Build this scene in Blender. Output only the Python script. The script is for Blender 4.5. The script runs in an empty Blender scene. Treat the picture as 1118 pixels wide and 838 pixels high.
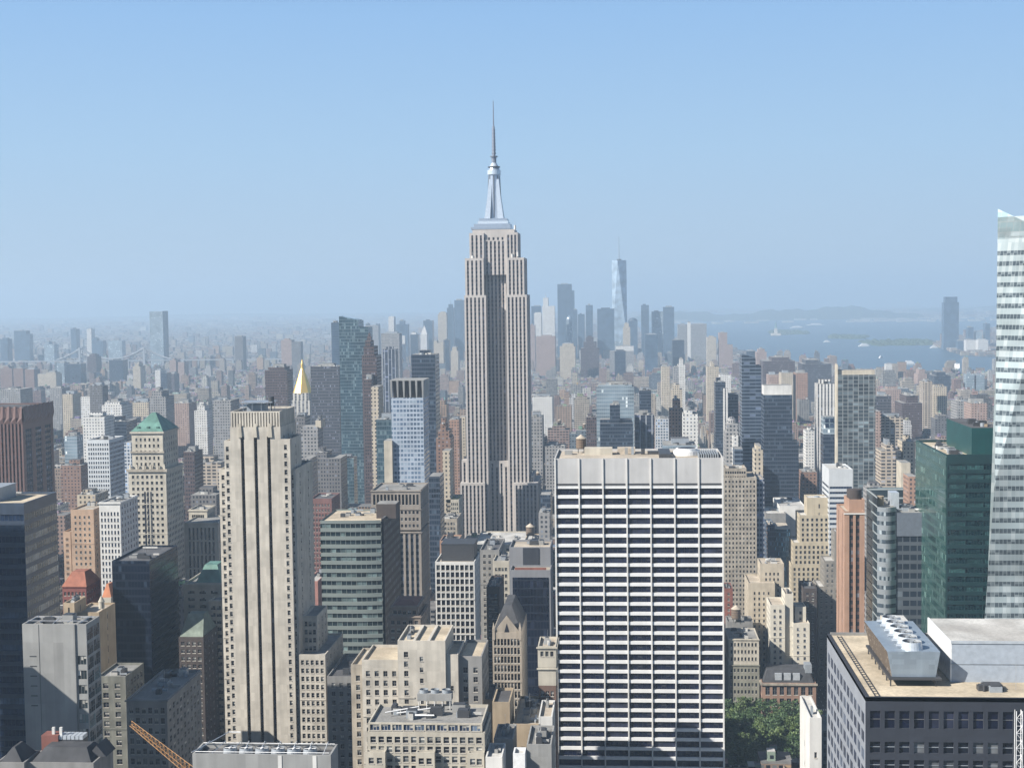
import bpy, math, random
import numpy as np
from mathutils import Vector, Matrix
R = math.radians
rnd = random.Random(7)
sc = bpy.context.scene
# ---------------------------------------------------------------- camera
PW, PH, F = 1118.0, 838.0, 1569.0
CZ = 260.0
yaw, pit, rol = R(-4.38), math.atan(94.3/1569), 0.013
fw = Vector((math.sin(yaw)*math.cos(pit), math.cos(yaw)*math.cos(pit), -math.sin(pit)))
r0 = Vector((math.cos(yaw), -math.sin(yaw), 0)); u0 = r0.cross(fw)
rt = r0*math.cos(rol) - u0*math.sin(rol); up = u0*math.cos(rol) + r0*math.sin(rol)
cd = bpy.data.cameras.new('camera'); cam = bpy.data.objects.new('camera', cd)
sc.collection.objects.link(cam); sc.camera = cam
cd.sensor_width = 36; cd.lens = F/PW*36; cd.clip_start = 1; cd.clip_end = 150000
M = Matrix(((rt.x, up.x, -fw.x, 0), (rt.y, up.y, -fw.y, 0), (rt.z, up.z, -fw.z, CZ), (0, 0, 0, 1)))
cam.matrix_world = M
CAMP = Vector((0, 0, CZ))
def at(px, py, Y):
    d = fw + rt*((px-PW/2)/F) + up*((PH/2-py)/F)
    return CAMP + d*(Y/d.y)
def proj(x, y, z):
    v = Vector((x, y, z)) - CAMP; w = v.dot(fw)
    return PW/2 + F*v.dot(rt)/w, PH/2 - F*v.dot(up)/w
def X(px, Y, py=450): return at(px, py, Y).x
def Z(px, py, Y): return at(px, py, Y).z
def drop(x, y): return -(x*x+y*y)/(2*6.8e6)
# ---------------------------------------------------------------- world, sun, exposure
SUN_EL = R(35.0)
sdir = Vector((-0.85*math.cos(SUN_EL), -0.527*math.cos(SUN_EL), math.sin(SUN_EL))).normalized()
w = bpy.data.worlds.new('World'); sc.world = w; w.use_nodes = True
nt = w.node_tree
bgn = nt.nodes['Background']; bgn.inputs['Strength'].default_value = 0.085
sky = nt.nodes.new('ShaderNodeTexSky'); sky.sky_type = 'NISHITA'; sky.sun_disc = False
sky.sun_elevation = SUN_EL; sky.sun_rotation = math.atan2(sdir.x, sdir.y)
sky.altitude = 50; sky.air_density = 1.0; sky.dust_density = 0.1; sky.ozone_density = 3.0
WS = 0.05
bgn.inputs['Strength'].default_value = WS
tc = nt.nodes.new('ShaderNodeTexCoord'); sx_n = nt.nodes.new('ShaderNodeSeparateXYZ'); nt.links.new(tc.outputs['Generated'], sx_n.inputs[0])
rp = nt.nodes.new('ShaderNodeValToRGB'); nt.links.new(sx_n.outputs[2], rp.inputs[0])     # lower sky: pale blue near the horizon, deeper above
e_ = rp.color_ramp.elements; e_[0].position = 0.0; e_[0].color = (.272, .350, .430, 1); e_[1].position = .22; e_[1].color = (.152, .278, .470, 1)
q_ = e_.new(.10); q_.color = (.222, .338, .470, 1)
ms = nt.nodes.new('ShaderNodeVectorMath'); ms.operation = 'SCALE'; ms.inputs['Scale'].default_value = 1/WS; nt.links.new(rp.outputs[0], ms.inputs[0])
mr = nt.nodes.new('ShaderNodeMapRange'); nt.links.new(sx_n.outputs[2], mr.inputs[0])
for i_, v_ in enumerate((.19, .40, 1.0, 0)): mr.inputs[i_+1].default_value = v_
mx = nt.nodes.new('ShaderNodeMix'); mx.data_type = 'RGBA'; nt.links.new(mr.outputs[0], mx.inputs[0]); nt.links.new(sky.outputs[0], mx.inputs[6]); nt.links.new(ms.outputs[0], mx.inputs[7])
nt.links.new(mx.outputs[2], bgn.inputs['Color'])
sd = bpy.data.lights.new('sun', 'SUN'); sd.energy = 5.0; sd.angle = R(0.5); sd.color = (1.0, 0.945, 0.865)
so = bpy.data.objects.new('sun', sd); sc.collection.objects.link(so)
so.rotation_euler = sdir.to_track_quat('Z', 'Y').to_euler()
so.location = (-500, -300, 800)
sc.view_settings.view_transform = 'Standard'; sc.view_settings.look = 'None'
sc.view_settings.gamma = 1; sc.view_settings.use_curve_mapping = False
sc.view_settings.exposure = 0.86
HAZE_D = 1.15e-4
sc.cycles.volume_bounces = 2; sc.cycles.max_bounces = 6; sc.cycles.diffuse_bounces = 1
sc.cycles.use_denoising = True
# ---------------------------------------------------------------- materials
class NB:
    def __init__(s, name):
        s.m = bpy.data.materials.new(name); s.m.use_nodes = True
        s.t = s.m.node_tree; s.b = s.t.nodes['Principled BSDF']
    def n(s, typ, **kw):
        x = s.t.nodes.new('ShaderNode'+typ)
        for k, v in kw.items(): setattr(x, k, v)
        return x
    def link(s, a, b): s.t.links.new(a, b)
    def setin(s, sock, v):
        if isinstance(v, (int, float)): sock.default_value = v
        elif isinstance(v, tuple): sock.default_value = v if len(v) == len(sock.default_value) else v+(1,)
        else: s.link(v, sock)
    def math(s, op, a, b=0.0, c=0.0):
        x = s.n('Math', operation=op)
        for i, v in enumerate((a, b, c)): s.setin(x.inputs[i], v)
        return x.outputs[0]
    def mix(s, f, a, b):
        x = s.n('Mix', data_type='RGBA'); s.setin(x.inputs[0], f); s.setin(x.inputs[6], a); s.setin(x.inputs[7], b)
        return x.outputs[2]
    def mul(s, a, b):
        x = s.n('Mix', data_type='RGBA', blend_type='MULTIPLY'); x.inputs[0].default_value = 1
        s.setin(x.inputs[6], a); s.setin(x.inputs[7], b); return x.outputs[2]
    def pos(s): 
        g = s.n('NewGeometry'); return g.outputs['Position'], g.outputs['Normal'], g
    def uv(s):                    # metres along the wall and up the wall, from position and wall direction
        p, nrm, g = s.pos()
        a = s.n('SeparateXYZ'); s.link(p, a.inputs[0]); b = s.n('SeparateXYZ'); s.link(nrm, b.inputs[0])
        u = s.math('SUBTRACT', s.math('MULTIPLY', a.outputs[1], b.outputs[0]), s.math('MULTIPLY', a.outputs[0], b.outputs[1]))
        return u, a.outputs[2], b.outputs[2]
    def noise(s, scale, detail=2, vec=None, stretch=None):
        x = s.n('TexNoise'); x.inputs['Scale'].default_value = scale; x.inputs['Detail'].default_value = detail
        p = vec if vec is not None else s.pos()[0]
        if stretch:
            mp = s.n('Mapping'); mp.inputs['Scale'].default_value = stretch; s.link(p, mp.inputs[0]); p = mp.outputs[0]
        s.link(p, x.inputs['Vector']); return x.outputs['Fac']
    def rng(s, v, a, b, c, d):
        x = s.n('MapRange'); s.setin(x.inputs[0], v)
        for i, q in enumerate((a, b, c, d)): x.inputs[i+1].default_value = q
        return x.outputs[0]
    def grey(s, v):
        x = s.n('CombineColor'); 
        for i in range(3): s.setin(x.inputs[i], v)
        return x.outputs[0]
    def wn(s, a, b):
        c = s.n('CombineXYZ'); s.setin(c.inputs[0], a); s.setin(c.inputs[1], b)
        x = s.n('TexWhiteNoise', noise_dimensions='3D'); s.link(c.outputs[0], x.inputs[0]); return x.outputs[0]
MC = {}
def wall_mat(name, col, rough=0.85, amt=0.18, scale=0.15, metal=0.0, streak=True, panel=None):
    if name in MC: return MC[name]
    b = NB(name)
    n1 = b.rng(b.noise(scale, 4), 0.3, 0.7, 1-amt, 1+amt*0.6)
    c = b.mul(tuple(col)+(1,), b.grey(n1))
    if streak:
        n2 = b.rng(b.noise(0.5, 3, stretch=(1, 1, 0.06)), 0.35, 0.75, 1.0, 1-amt*1.2)
        c = b.mul(c, b.grey(n2))
    if panel:
        u, v, _ = b.uv()
        r = b.wn(b.math('FLOOR', b.math('DIVIDE', u, panel[0])), b.math('FLOOR', b.math('DIVIDE', v, panel[1])))
        c = b.mul(c, b.grey(b.rng(r, 0, 1, 0.88, 1.06)))
    b.link(c, b.b.inputs['Base Color']); b.b.inputs['Roughness'].default_value = rough
    b.b.inputs['Metallic'].default_value = metal
    MC[name] = b.m; return b.m
def glass_mat(name, col=(0.012, 0.018, 0.035), light=(0.16, 0.18, 0.2), p=0.15, rough=0.12, spec=0.5):
    if name in MC: return MC[name]
    b = NB(name)
    oi = b.n('ObjectInfo'); g = b.n('NewGeometry')
    r = b.math('FRACT', b.math('ADD', b.math('MULTIPLY', oi.outputs['Random'], 7.31), b.math('MULTIPLY', g.outputs['Random Per Island'], 3.17)))
    f = b.math('MULTIPLY', b.math('GREATER_THAN', r, 1-p), b.rng(r, 1-p, 1, 0.3, 1))
    c = b.mix(f, tuple(col)+(1,), tuple(light)+(1,))
    c = b.mul(c, b.grey(b.rng(b.noise(0.25, 3), 0.3, 0.7, 0.6, 1.5)))
    b.link(c, b.b.inputs['Base Color']); b.b.inputs['Roughness'].default_value = rough
    b.b.inputs['Specular IOR Level'].default_value = spec
    MC[name] = b.m; return b.m
def facade_mat(name, wall, glass, sp=None, bay=3.2, ww=0.5, fh=3.6, wh=0.5, rough=0.12, light=None, p=0.15, wr=0.85, spec=.5):
    if name in MC: return MC[name]
    sp = sp or wall; light = light or tuple(min(1, g*5+0.08) for g in glass)
    b = NB(name); u, v, nz = b.uv()
    uu = b.math('DIVIDE', u, bay); vv = b.math('DIVIDE', v, fh)
    mu = b.math('LESS_THAN', b.math('ABSOLUTE', b.math('SUBTRACT', b.math('FRACT', uu), 0.5)), ww/2)
    mv = b.math('LESS_THAN', b.math('ABSOLUTE', b.math('SUBTRACT', b.math('FRACT', vv), 0.5)), wh/2)
    r = b.wn(b.math('FLOOR', uu), b.math('FLOOR', vv))
    fl = b.math('MULTIPLY', b.math('GREATER_THAN', r, 1-p), b.rng(r, 1-p, 1, 0.25, 1))
    gc = b.mix(fl, tuple(glass)+(1,), tuple(light)+(1,))
    gc = b.mul(gc, b.grey(b.rng(b.noise(0.04, 3), 0.3, 0.7, 0.55, 1.5)))
    wn_ = b.grey(b.rng(b.noise(0.12, 4), 0.3, 0.7, 0.84, 1.1))
    wc = b.mul(b.mix(mu, tuple(wall)+(1,), tuple(sp)+(1,)), wn_)
    win = b.math('MULTIPLY', mu, mv)
    b.link(b.mix(win, wc, gc), b.b.inputs['Base Color'])
    b.link(b.rng(win, 0, 1, wr, rough), b.b.inputs['Roughness']); b.b.inputs['Specular IOR Level'].default_value = spec
    MC[name] = b.m; return b.m
def roof_mat(name, col, amt=0.3):
    if name in MC: return MC[name]
    b = NB(name)
    c = b.mul(tuple(col)+(1,), b.grey(b.rng(b.noise(0.12, 5), 0.3, 0.7, 1-amt, 1+amt*0.5)))
    c = b.mul(c, b.grey(b.rng(b.noise(1.2, 3), 0.35, 0.65, 0.85, 1.08)))
    st = b.rng(b.noise(0.05, 6), 0.52, 0.6, 0, 1)
    c = b.mix(b.math('MULTIPLY', st, 0.35), c, (col[0]*0.45, col[1]*0.42, col[2]*0.4, 1))
    b.link(c, b.b.inputs['Base Color']); b.b.inputs['Roughness'].default_value = 0.9
    MC[name] = b.m; return b.m
STRIP = dict()
def plain(name, col, rough=0.6, metal=0.0):
    if name in MC: return MC[name]
    b = NB(name)
    c = b.mul(tuple(col)+(1,), b.grey(b.rng(b.noise(0.8, 3), 0.3, 0.7, 0.88, 1.08)))
    b.link(c, b.b.inputs['Base Color']); b.b.inputs['Roughness'].default_value = rough
    b.b.inputs['Metallic'].default_value = metal
    MC[name] = b.m; return b.m
# wall colours (linear)
LIME = wall_mat('limestone', (0.53, 0.49, 0.42), panel=(1.6, 3.7))
LIMED = wall_mat('weathered_limestone', (0.40, 0.355, 0.29), amt=0.28, panel=(2, 3))
TAN = wall_mat('tan_brick', (0.40, 0.315, 0.215), amt=0.2)
TAN2 = wall_mat('pale_terracotta', (0.50, 0.46, 0.38), amt=0.2)
WHITE = wall_mat('white_travertine', (0.70, 0.70, 0.69), amt=0.06)
PANEL = wall_mat('pale_travertine_panel', (0.47, 0.465, 0.455), amt=0.1)
WHITES = wall_mat('white_stone', (0.62, 0.61, 0.58), amt=0.12)
GREYC = wall_mat('grey_concrete', (0.30, 0.30, 0.29), amt=0.15, panel=(3, 9))
GREYD = wall_mat('dark_grey_panel', (0.026, 0.031, 0.043), amt=0.1, streak=False, panel=(3.2, 4))
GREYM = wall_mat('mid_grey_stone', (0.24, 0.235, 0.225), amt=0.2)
BROWN = wall_mat('brown_brick', (0.17, 0.105, 0.08), amt=0.22)
BROWND = wall_mat('dark_brown_brick', (0.07, 0.055, 0.05), amt=0.2)
BRONZE = wall_mat('red_granite', (0.14, 0.085, 0.075), rough=0.45, amt=0.1, streak=False)
ORANGE = wall_mat('orange_brick', (0.38, 0.235, 0.165), amt=0.15)
RED = wall_mat('red_brick', (0.22, 0.085, 0.065), amt=0.2)
COPPER = wall_mat('green_copper', (0.12, 0.25, 0.205), rough=0.6, amt=0.3)
REDTILE = wall_mat('red_roof_tile', (0.31, 0.12, 0.075), amt=0.25)
SLATE = wall_mat('dark_slate', (0.06, 0.062, 0.068), amt=0.3)
GOLD = NB('gold_leaf'); GOLD.b.inputs['Base Color'].default_value = (0.85, 0.58, 0.16, 1); GOLD.b.inputs['Metallic'].default_value = 0.55; GOLD.b.inputs['Roughness'].default_value = 0.4; GOLD = GOLD.m
STEEL = plain('brushed_steel', (0.5, 0.52, 0.55), 0.35, 0.7)
ALU = plain('pale_aluminium', (0.52, 0.56, 0.6), 0.38, 0.35)
WPAINT = plain('white_paint', (0.75, 0.75, 0.74), 0.5)
DARKM = plain('dark_metal', (0.045, 0.047, 0.052), 0.5)
GREYMET = plain('galvanised_sheet', (0.30, 0.33, 0.36), 0.5, 0.2)
BLUEPANEL = plain('blue_grey_panel', (0.33, 0.37, 0.42), 0.55)
CRANE = plain('orange_crane_paint', (0.36, 0.19, 0.07), 0.5)
WOOD = plain('weathered_tank_wood', (0.16, 0.115, 0.08), 0.8)
FRAME = plain('window_frame_metal', (0.13, 0.13, 0.13), 0.5)
FRAMEW = plain('pale_window_frame', (0.42, 0.41, 0.38), 0.6)
G_NAVY = glass_mat('navy_glass', (0.006, 0.009, 0.026), (0.03, 0.035, 0.06), 0.25, 0.25)
G_DARK = glass_mat('dark_window_glass', (0.016, 0.017, 0.024), (0.13, 0.14, 0.14), 0.3)
G_SIDE = glass_mat('side_window_glass', (0.012, 0.02, 0.045), (0.08, 0.1, 0.14), 0.3, .35, .12)
G_BLUE = glass_mat('blue_window_glass', (0.02, 0.035, 0.07), (0.1, 0.14, 0.2), 0.3)
G_TEAL = glass_mat('teal_window_glass', (0.014, 0.024, 0.03), (0.16, 0.22, 0.22), 0.3)
RF_BEIGE = roof_mat('beige_gravel_roof', (0.54, 0.46, 0.34))
RF_GREY = roof_mat('grey_roof', (0.27, 0.265, 0.25))
RF_LIGHT = roof_mat('pale_roof', (0.52, 0.51, 0.48))
RF_DARK = roof_mat('dark_roof', (0.09, 0.09, 0.095))
RF_TAN = roof_mat('tan_roof', (0.46, 0.40, 0.32))
# ---------------------------------------------------------------- mesh helpers
class MB:
    def __init__(s): s.v = []; s.f = []; s.mi = []; s.m = []
    def mat(s, m):
        if m not in s.m: s.m.append(m)
        return s.m.index(m)
    def face(s, pts, m):
        i = len(s.v); s.v += [tuple(p) for p in pts]; s.f.append(tuple(range(i, i+len(pts)))); s.mi.append(s.mat(m))
    def poly(s, vs, fs, m):
        i = len(s.v); s.v += [tuple(p) for p in vs]; k = s.mat(m)
        for f in fs: s.f.append(tuple(i+a for a in f)); s.mi.append(k)
    def box(s, x0, x1, y0, y1, z0, z1, m, bottom=False, top=None):
        vs = [(x0, y0, z0), (x1, y0, z0), (x1, y1, z0), (x0, y1, z0), (x0, y0, z1), (x1, y0, z1), (x1, y1, z1), (x0, y1, z1)]
        s.poly(vs, [(0, 1, 5, 4), (1, 2, 6, 5), (2, 3, 7, 6), (3, 0, 4, 7)] + ([(3, 2, 1, 0)] if bottom else []), m)
        s.face([vs[4], vs[5], vs[6], vs[7]], top or m)
    def frustum(s, c, hx0, hy0, z0, hx1, hy1, z1, m):
        x, y = c
        vs = [(x-hx0, y-hy0, z0), (x+hx0, y-hy0, z0), (x+hx0, y+hy0, z0), (x-hx0, y+hy0, z0), (x-hx1, y-hy1, z1), (x+hx1, y-hy1, z1), (x+hx1, y+hy1, z1), (x-hx1, y+hy1, z1)]
        s.poly(vs, [(0, 1, 5, 4), (1, 2, 6, 5), (2, 3, 7, 6), (3, 0, 4, 7), (4, 5, 6, 7), (3, 2, 1, 0)], m)
    def cyl(s, c, ra, z0, z1, m, rb=None, n=12, cap=True):
        rb = ra if rb is None else rb; x, y = c
        a = [(x+ra*math.cos(2*math.pi*i/n), y+ra*math.sin(2*math.pi*i/n), z0) for i in range(n)]
        b = [(x+rb*math.cos(2*math.pi*i/n), y+rb*math.sin(2*math.pi*i/n), z1) for i in range(n)]
        s.poly(a+b, [(i, (i+1) % n, n+(i+1) % n, n+i) for i in range(n)] + ([tuple(range(n, 2*n))] if cap else []), m)
    def bar(s, p, q, t, m, n=4):
        p = Vector(p); q = Vector(q); d = q-p
        if d.length < 1e-6: return
        a = d.orthogonal().normalized(); b = d.normalized().cross(a)
        vs = []
        for c in (p, q):
            for i in range(n):
                th = 2*math.pi*(i+.5)/n; vs.append(c + (a*math.cos(th)+b*math.sin(th))*t*0.7)
        s.poly(vs, [(i, (i+1) % n, n+(i+1) % n, n+i) for i in range(n)] + [tuple(range(n))[::-1], tuple(range(n, 2*n))], m)
    def build(s, name, parent=None, org=(0, 0, 0), smooth=False):
        me = bpy.data.meshes.new(name)
        me.from_pydata([(v[0]-org[0], v[1]-org[1], v[2]-org[2]) for v in s.v], [], s.f)
        for m in s.m: me.materials.append(m)
        me.polygons.foreach_set('material_index', s.mi)
        if smooth: me.polygons.foreach_set('use_smooth', [True]*len(s.f))
        me.update()
        o = bpy.data.objects.new(name, me); sc.collection.objects.link(o)
        if parent: o.parent = parent
        return o
def tag(o, label=None, cat=None, group=None, kind=None):
    if label: o['label'] = label
    if cat: o['category'] = cat
    if group: o['group'] = group
    if kind: o['kind'] = kind
    return o
def root(name, loc, label, cat, group=None):
    o = bpy.data.objects.new(name, None); sc.collection.objects.link(o); o.location = loc
    o.empty_display_size = 5
    return tag(o, label, cat, group)
def copy_tree(o, parent=None):
    c = o.copy(); sc.collection.objects.link(c)
    if parent: c.parent = parent
    for ch in list(o.children): copy_tree(ch, c)
    return c
# ---------------------------------------------------------------- building kit
class St:
    def __init__(s, bay=3.2, ww=1.6, fh=3.6, wh=1.9, rec=0.35, mx=1.0, mt=1.5, mb=0.0, glass=None, bars=(1, 1), frame=None, name='window', kind='punch', n=None):
        s.bay, s.ww, s.fh, s.wh, s.rec, s.mx, s.mt, s.mb = bay, ww, fh, wh, rec, mx, mt, mb
        s.glass = glass or G_DARK; s.bars = bars; s.frame = frame or FRAME; s.name = name; s.kind = kind; s.n = n
def grid_wall(mb, p0, p1, z0, z1, st, wm, out, rk=1.0):
    p0 = Vector((p0[0], p0[1], 0)); p1 = Vector((p1[0], p1[1], 0)); W = (p1-p0).length
    d = (p1-p0)/W; n = Vector((d.y, -d.x, 0))
    P = lambda u, v, w=0: (p0.x+d.x*u-n.x*w, p0.y+d.y*u-n.y*w, v)
    nc = st.n or max(0, int((W-2*st.mx+1e-6)/st.bay)); H = z1-z0
    if nc == 0 or H < st.fh+st.mt:
        mb.face([P(0, z0), P(W, z0), P(W, z1), P(0, z1)], wm); return
    bay = (W-2*st.mx)/nc; ww = min(st.ww if st.n is None else st.ww, bay-0.3)
    ww = min(st.ww, bay-0.12)
    cols = [(st.mx+bay*(i+.5)-ww/2, st.mx+bay*(i+.5)+ww/2) for i in range(nc)]
    if st.kind == 'strip': rows = [(z0+st.mb, z1-st.mt)]
    else:
        k = int((H-st.mt-st.mb)/st.fh); rows = [(z1-st.mt-(j+1)*st.fh+(st.fh-st.wh)/2, z1-st.mt-(j+1)*st.fh+(st.fh+st.wh)/2) for j in range(k)]
    u = 0
    for (a, b) in cols:
        mb.face([P(u, z0), P(a, z0), P(a, z1), P(u, z1)], wm)
        v = z1
        for (c, e) in rows:
            mb.face([P(a, e), P(b, e), P(b, v), P(a, v)], wm)
            r = st.rec*rk
            mb.face([P(a, c), P(a, c, r), P(a, e, r), P(a, e)], wm); mb.face([P(b, c, r), P(b, c), P(b, e), P(b, e, r)], wm)
            mb.face([P(a, e), P(a, e, r), P(b, e, r), P(b, e)], wm); mb.face([P(a, c, r), P(a, c), P(b, c), P(b, c, r)], wm)
            v = c
            out.append(((P((a+b)/2, (c+e)/2, r)), b-a, e-c, math.atan2(d.y, d.x), st))
        mb.face([P(a, z0), P(b, z0), P(b, v), P(a, v)], wm)
        u = b
    mb.face([P(u, z0), P(W, z0), P(W, z1), P(u, z1)], wm)
PANES = {}
BLIND = glass_mat('window_blind', (0.30, 0.29, 0.26), (0.5, 0.49, 0.45), .4, .6, .3)
SILL = wall_mat('stone_sill', (0.44, 0.41, 0.36), amt=.1, streak=False)
def pane_geo(mb, w, h, st, side=False, var=0):
    if st.kind == 'punch' and h < 5 and w < 9.5 and st.bars != (0, 0):
        k = st.bars[0]+1 if w > 2.2 else 1; sg = w/k
        for i in range(k):
            f = ((0, .35, .6, 0), (.3, 0, .5, .2))[i % 2][(var+i*3) % 4]
            if f: mb.face([(-w/2+sg*i, -.02, h/2-h*f), (-w/2+sg*(i+1), -.02, h/2-h*f), (-w/2+sg*(i+1), -.02, h/2), (-w/2+sg*i, -.02, h/2)], BLIND if w < 4 else st.frame)
    if st.kind == 'punch' and not side and w < 3 and st.rec > .25: mb.box(-w/2-.12, w/2+.12, -st.rec-.13, -.01, -h/2-.16, -h/2+.05, SILL, bottom=True)
    mb.face([(-w/2, 0, -h/2), (w/2, 0, -h/2), (w/2, 0, h/2), (-w/2, 0, h/2)], st.glass)
    bx, bz = st.bars; t = 0.07 if h < 5 else 0.1
    for i in range(bx): 
        x = -w/2 + w*(i+1)/(bx+1); mb.box(x-t, x+t, -0.08, -0.005, -h/2, h/2, st.frame)
    for i in range(bz):
        z = -h/2 + h*(i+1)/(bz+1); mb.box(-w/2, w/2, -0.1, -0.006, z-t, z+t, st.frame, bottom=True)
def place_windows(rt_, wins, org, limit=100, name=None):
    # the windows that show largest come first in the list
    for (c, w, h, a, st) in wins[:limit]:
        var = int(abs(c[0]*7.3+c[2]*3.1+c[1]*5.7)*10) % 4; key = (round(w, 2), round(h, 2), id(st), abs(a) > .1, var)
        if key not in PANES:
            mb = MB(); pane_geo(mb, w, h, st, abs(a) > .1, var); o = mb.build(st.name); PANES[key] = o.data
        else:
            o = bpy.data.objects.new(st.name, PANES[key]); sc.collection.objects.link(o)
        o.parent = rt_; o.location = (c[0]-org[0], c[1]-org[1], c[2]-org[2]); o.rotation_euler = (0, 0, a)
    rest = wins[limit:]
    if rest:
        mb = MB(); nm = rest[0][4].name
        for (c, w, h, a, st) in rest:
            i = len(mb.v); pane_geo(mb, w, h, st, abs(a) > .1, int(abs(c[0]*7.3+c[2]*3.1+c[1]*5.7)*10) % 4)
            ca, sa = math.cos(a), math.sin(a)
            for k in range(i, len(mb.v)):
                x, y, z = mb.v[k]; mb.v[k] = (c[0]+x*ca-y*sa, c[1]+x*sa+y*ca, c[2]+z)
        o = mb.build(nm, rt_, org); o['kind'] = 'stuff'
FOOT = []      # footprints of placed buildings  (x0,x1,y0,y1)
PROT = []      # (px0,px1,py0,py1,Y)  what each placed building shows in the picture
LM = []        # landmarks for the fill labels (px, py, phrase)
def roof_units(rt_, org, x0, x1, y0, y1, z, n, rs, mats=None):
    mats = mats or [GREYMET, GREYC, RF_LIGHT, DARKM]
    for i in range(n):
        w, d, h = rs.uniform(1.5, 4.5), rs.uniform(1.5, 4), rs.uniform(1, 2.6)
        w = min(w, (x1-x0)*0.35); d = min(d, (y1-y0)*0.35)
        cx, cy = rs.uniform(x0+w, x1-w), rs.uniform(y0+d, y1-d)
        mb = MB(); m = rs.choice(mats)
        if rs.random() < 0.25: mb.cyl((cx, cy), w*0.45, z, z+h*0.8, m, n=14)
        else:
            mb.box(cx-w/2, cx+w/2, cy-d/2, cy+d/2, z, z+h, m); mb.box(cx-w/2+.3, cx+w/2-.3, cy-d/2+.3, cy+d/2-.3, z+h, z+h+.25, DARKM)
        mb.build('roof_unit', rt_, org)
    for i in range(n//2):
        cx, cy = rs.uniform(x0+1, x1-1), rs.uniform(y0+1, y1-1); mb = MB(); L_ = rs.uniform(3, 8)
        if rs.random() < .5: mb.box(cx, min(cx+L_, x1), cy, cy+.7, z+.5, z+1.2, rs.choice(mats), bottom=True)
        else: mb.box(cx, cx+.6, cy, min(cy+L_, y1), z+.4, z+1.0, rs.choice(mats), bottom=True)
        mb.build('duct', rt_, org)
    if n > 2:
        mb = MB(); cx, cy = (x0+x1)/2, y0+.5*(y1-y0); mb.bar((cx, cy, z), (cx, cy, z+rs.uniform(3, 7)), .06, STEEL); mb.build('antenna', rt_, org)
def building(name, label, cat, tiers, wm, st=None, roofm=None, st_side=None, lit='left', units=3, pent=None, cornice=None, prot=None, lm=None, extra=None, limit=100, parapet=0.9, group=None, corn_mat=None):
    """tiers: list of (x0,x1,y0,y1,z0,z1[,opts]) in metres. Side faces get windows on the side the camera sees."""
    X0 = min(t[0] for t in tiers); X1 = max(t[1] for t in tiers); Y0 = min(t[2] for t in tiers); Y1 = max(t[3] for t in tiers)
    org = ((X0+X1)/2, (Y0+Y1)/2, 0.0)
    rt_ = root(name, org, label, cat, group)
    wall = MB(); roof = MB(); front = []; side = []; rs = random.Random(sum(map(ord, label)))
    roofm = roofm or RF_GREY
    ts = max(t[5] for t in tiers)
    for t in tiers:
        x0, x1, y0, y1, z0, z1 = t[:6]; o = t[6] if len(t) > 6 else {}
        s = o.get('st', st); ss = o.get('sts', st_side or s); m = o.get('m', wm)
        if s: grid_wall(wall, (x0, y0), (x1, y0), z0, z1, s, m, front)
        else: wall.face([(x0, y0, z0), (x1, y0, z0), (x1, y0, z1), (x0, y0, z1)], m)
        ax, bx = ((x0, y1), (x0, y0)), ((x1, y0), (x1, y1))
        if s and s.kind == 'punch' and s.ww < 3 and z1-z0 > 30 and x1-x0 > 5:      # projecting string courses
            kk = 1
            while z1-s.mt-kk*s.fh*5-.1 > max(z0, 5): zc_ = z1-s.mt-kk*s.fh*5; wall.box(x0-.01, x1+.01, y0-.22, y0-.004, zc_-.28, zc_+.28-.1, m, bottom=True); kk += 1
        for k, (a, b) in enumerate((ax, bx)):
            vis = (k == 0 and x0 > 0) or (k == 1 and x1 < 0)
            if ss and vis: grid_wall(wall, a, b, z0, z1, ss, m, side, .22)
            else: wall.face([(a[0], a[1], z0), (b[0], b[1], z0), (b[0], b[1], z1), (a[0], a[1], z1)], m)
        wall.face([(x1, y1, z0), (x0, y1, z0), (x0, y1, z1), (x1, y1, z1)], m)
        pw = 0.45; pz = z1-parapet
        # parapet ring: top and inner faces, roof deck below
        wall.face([(x0, y0, z1), (x1, y0, z1), (x1-pw, y0+pw, z1), (x0+pw, y0+pw, z1)], m)
        wall.face([(x1, y0, z1), (x1, y1, z1), (x1-pw, y1-pw, z1), (x1-pw, y0+pw, z1)], m)
        wall.face([(x1, y1, z1), (x0, y1, z1), (x0+pw, y1-pw, z1), (x1-pw, y1-pw, z1)], m)
        wall.face([(x0, y1, z1), (x0, y0, z1), (x0+pw, y0+pw, z1), (x0+pw, y1-pw, z1)], m)
        q = [(x0+pw, y0+pw), (x1-pw, y0+pw), (x1-pw, y1-pw), (x0+pw, y1-pw)]
        for i in range(4):
            a, b = q[i], q[(i+1) % 4]; wall.face([(b[0], b[1], pz), (a[0], a[1], pz), (a[0], a[1], z1), (b[0], b[1], z1)], m)
        roof.face([(p[0], p[1], pz) for p in q], o.get('roof', roofm))
        if cornice and not o.get('nocorn'):
            c = cornice; cm = corn_mat or m
            wall.box(x0-c, x1+c, y0-c, y0-0.003, z1-c*1.6, z1-0.3, cm, bottom=True)
            if x0 > 0: wall.box(x0-c, x0-0.003, y0+.01, y1, z1-c*1.6, z1-0.3, cm, bottom=True)
            if x1 < 0: wall.box(x1+0.003, x1+c, y0+.01, y1, z1-c*1.6, z1-0.3, cm, bottom=True)
    wall.build('wall', rt_, org); roof.build('roof', rt_, org)
    front.sort(key=lambda q: -q[0][2]); side.sort(key=lambda q: -q[0][2])
    place_windows(rt_, front+side, org, limit)
    top = max(tiers, key=lambda t: t[5])
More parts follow.
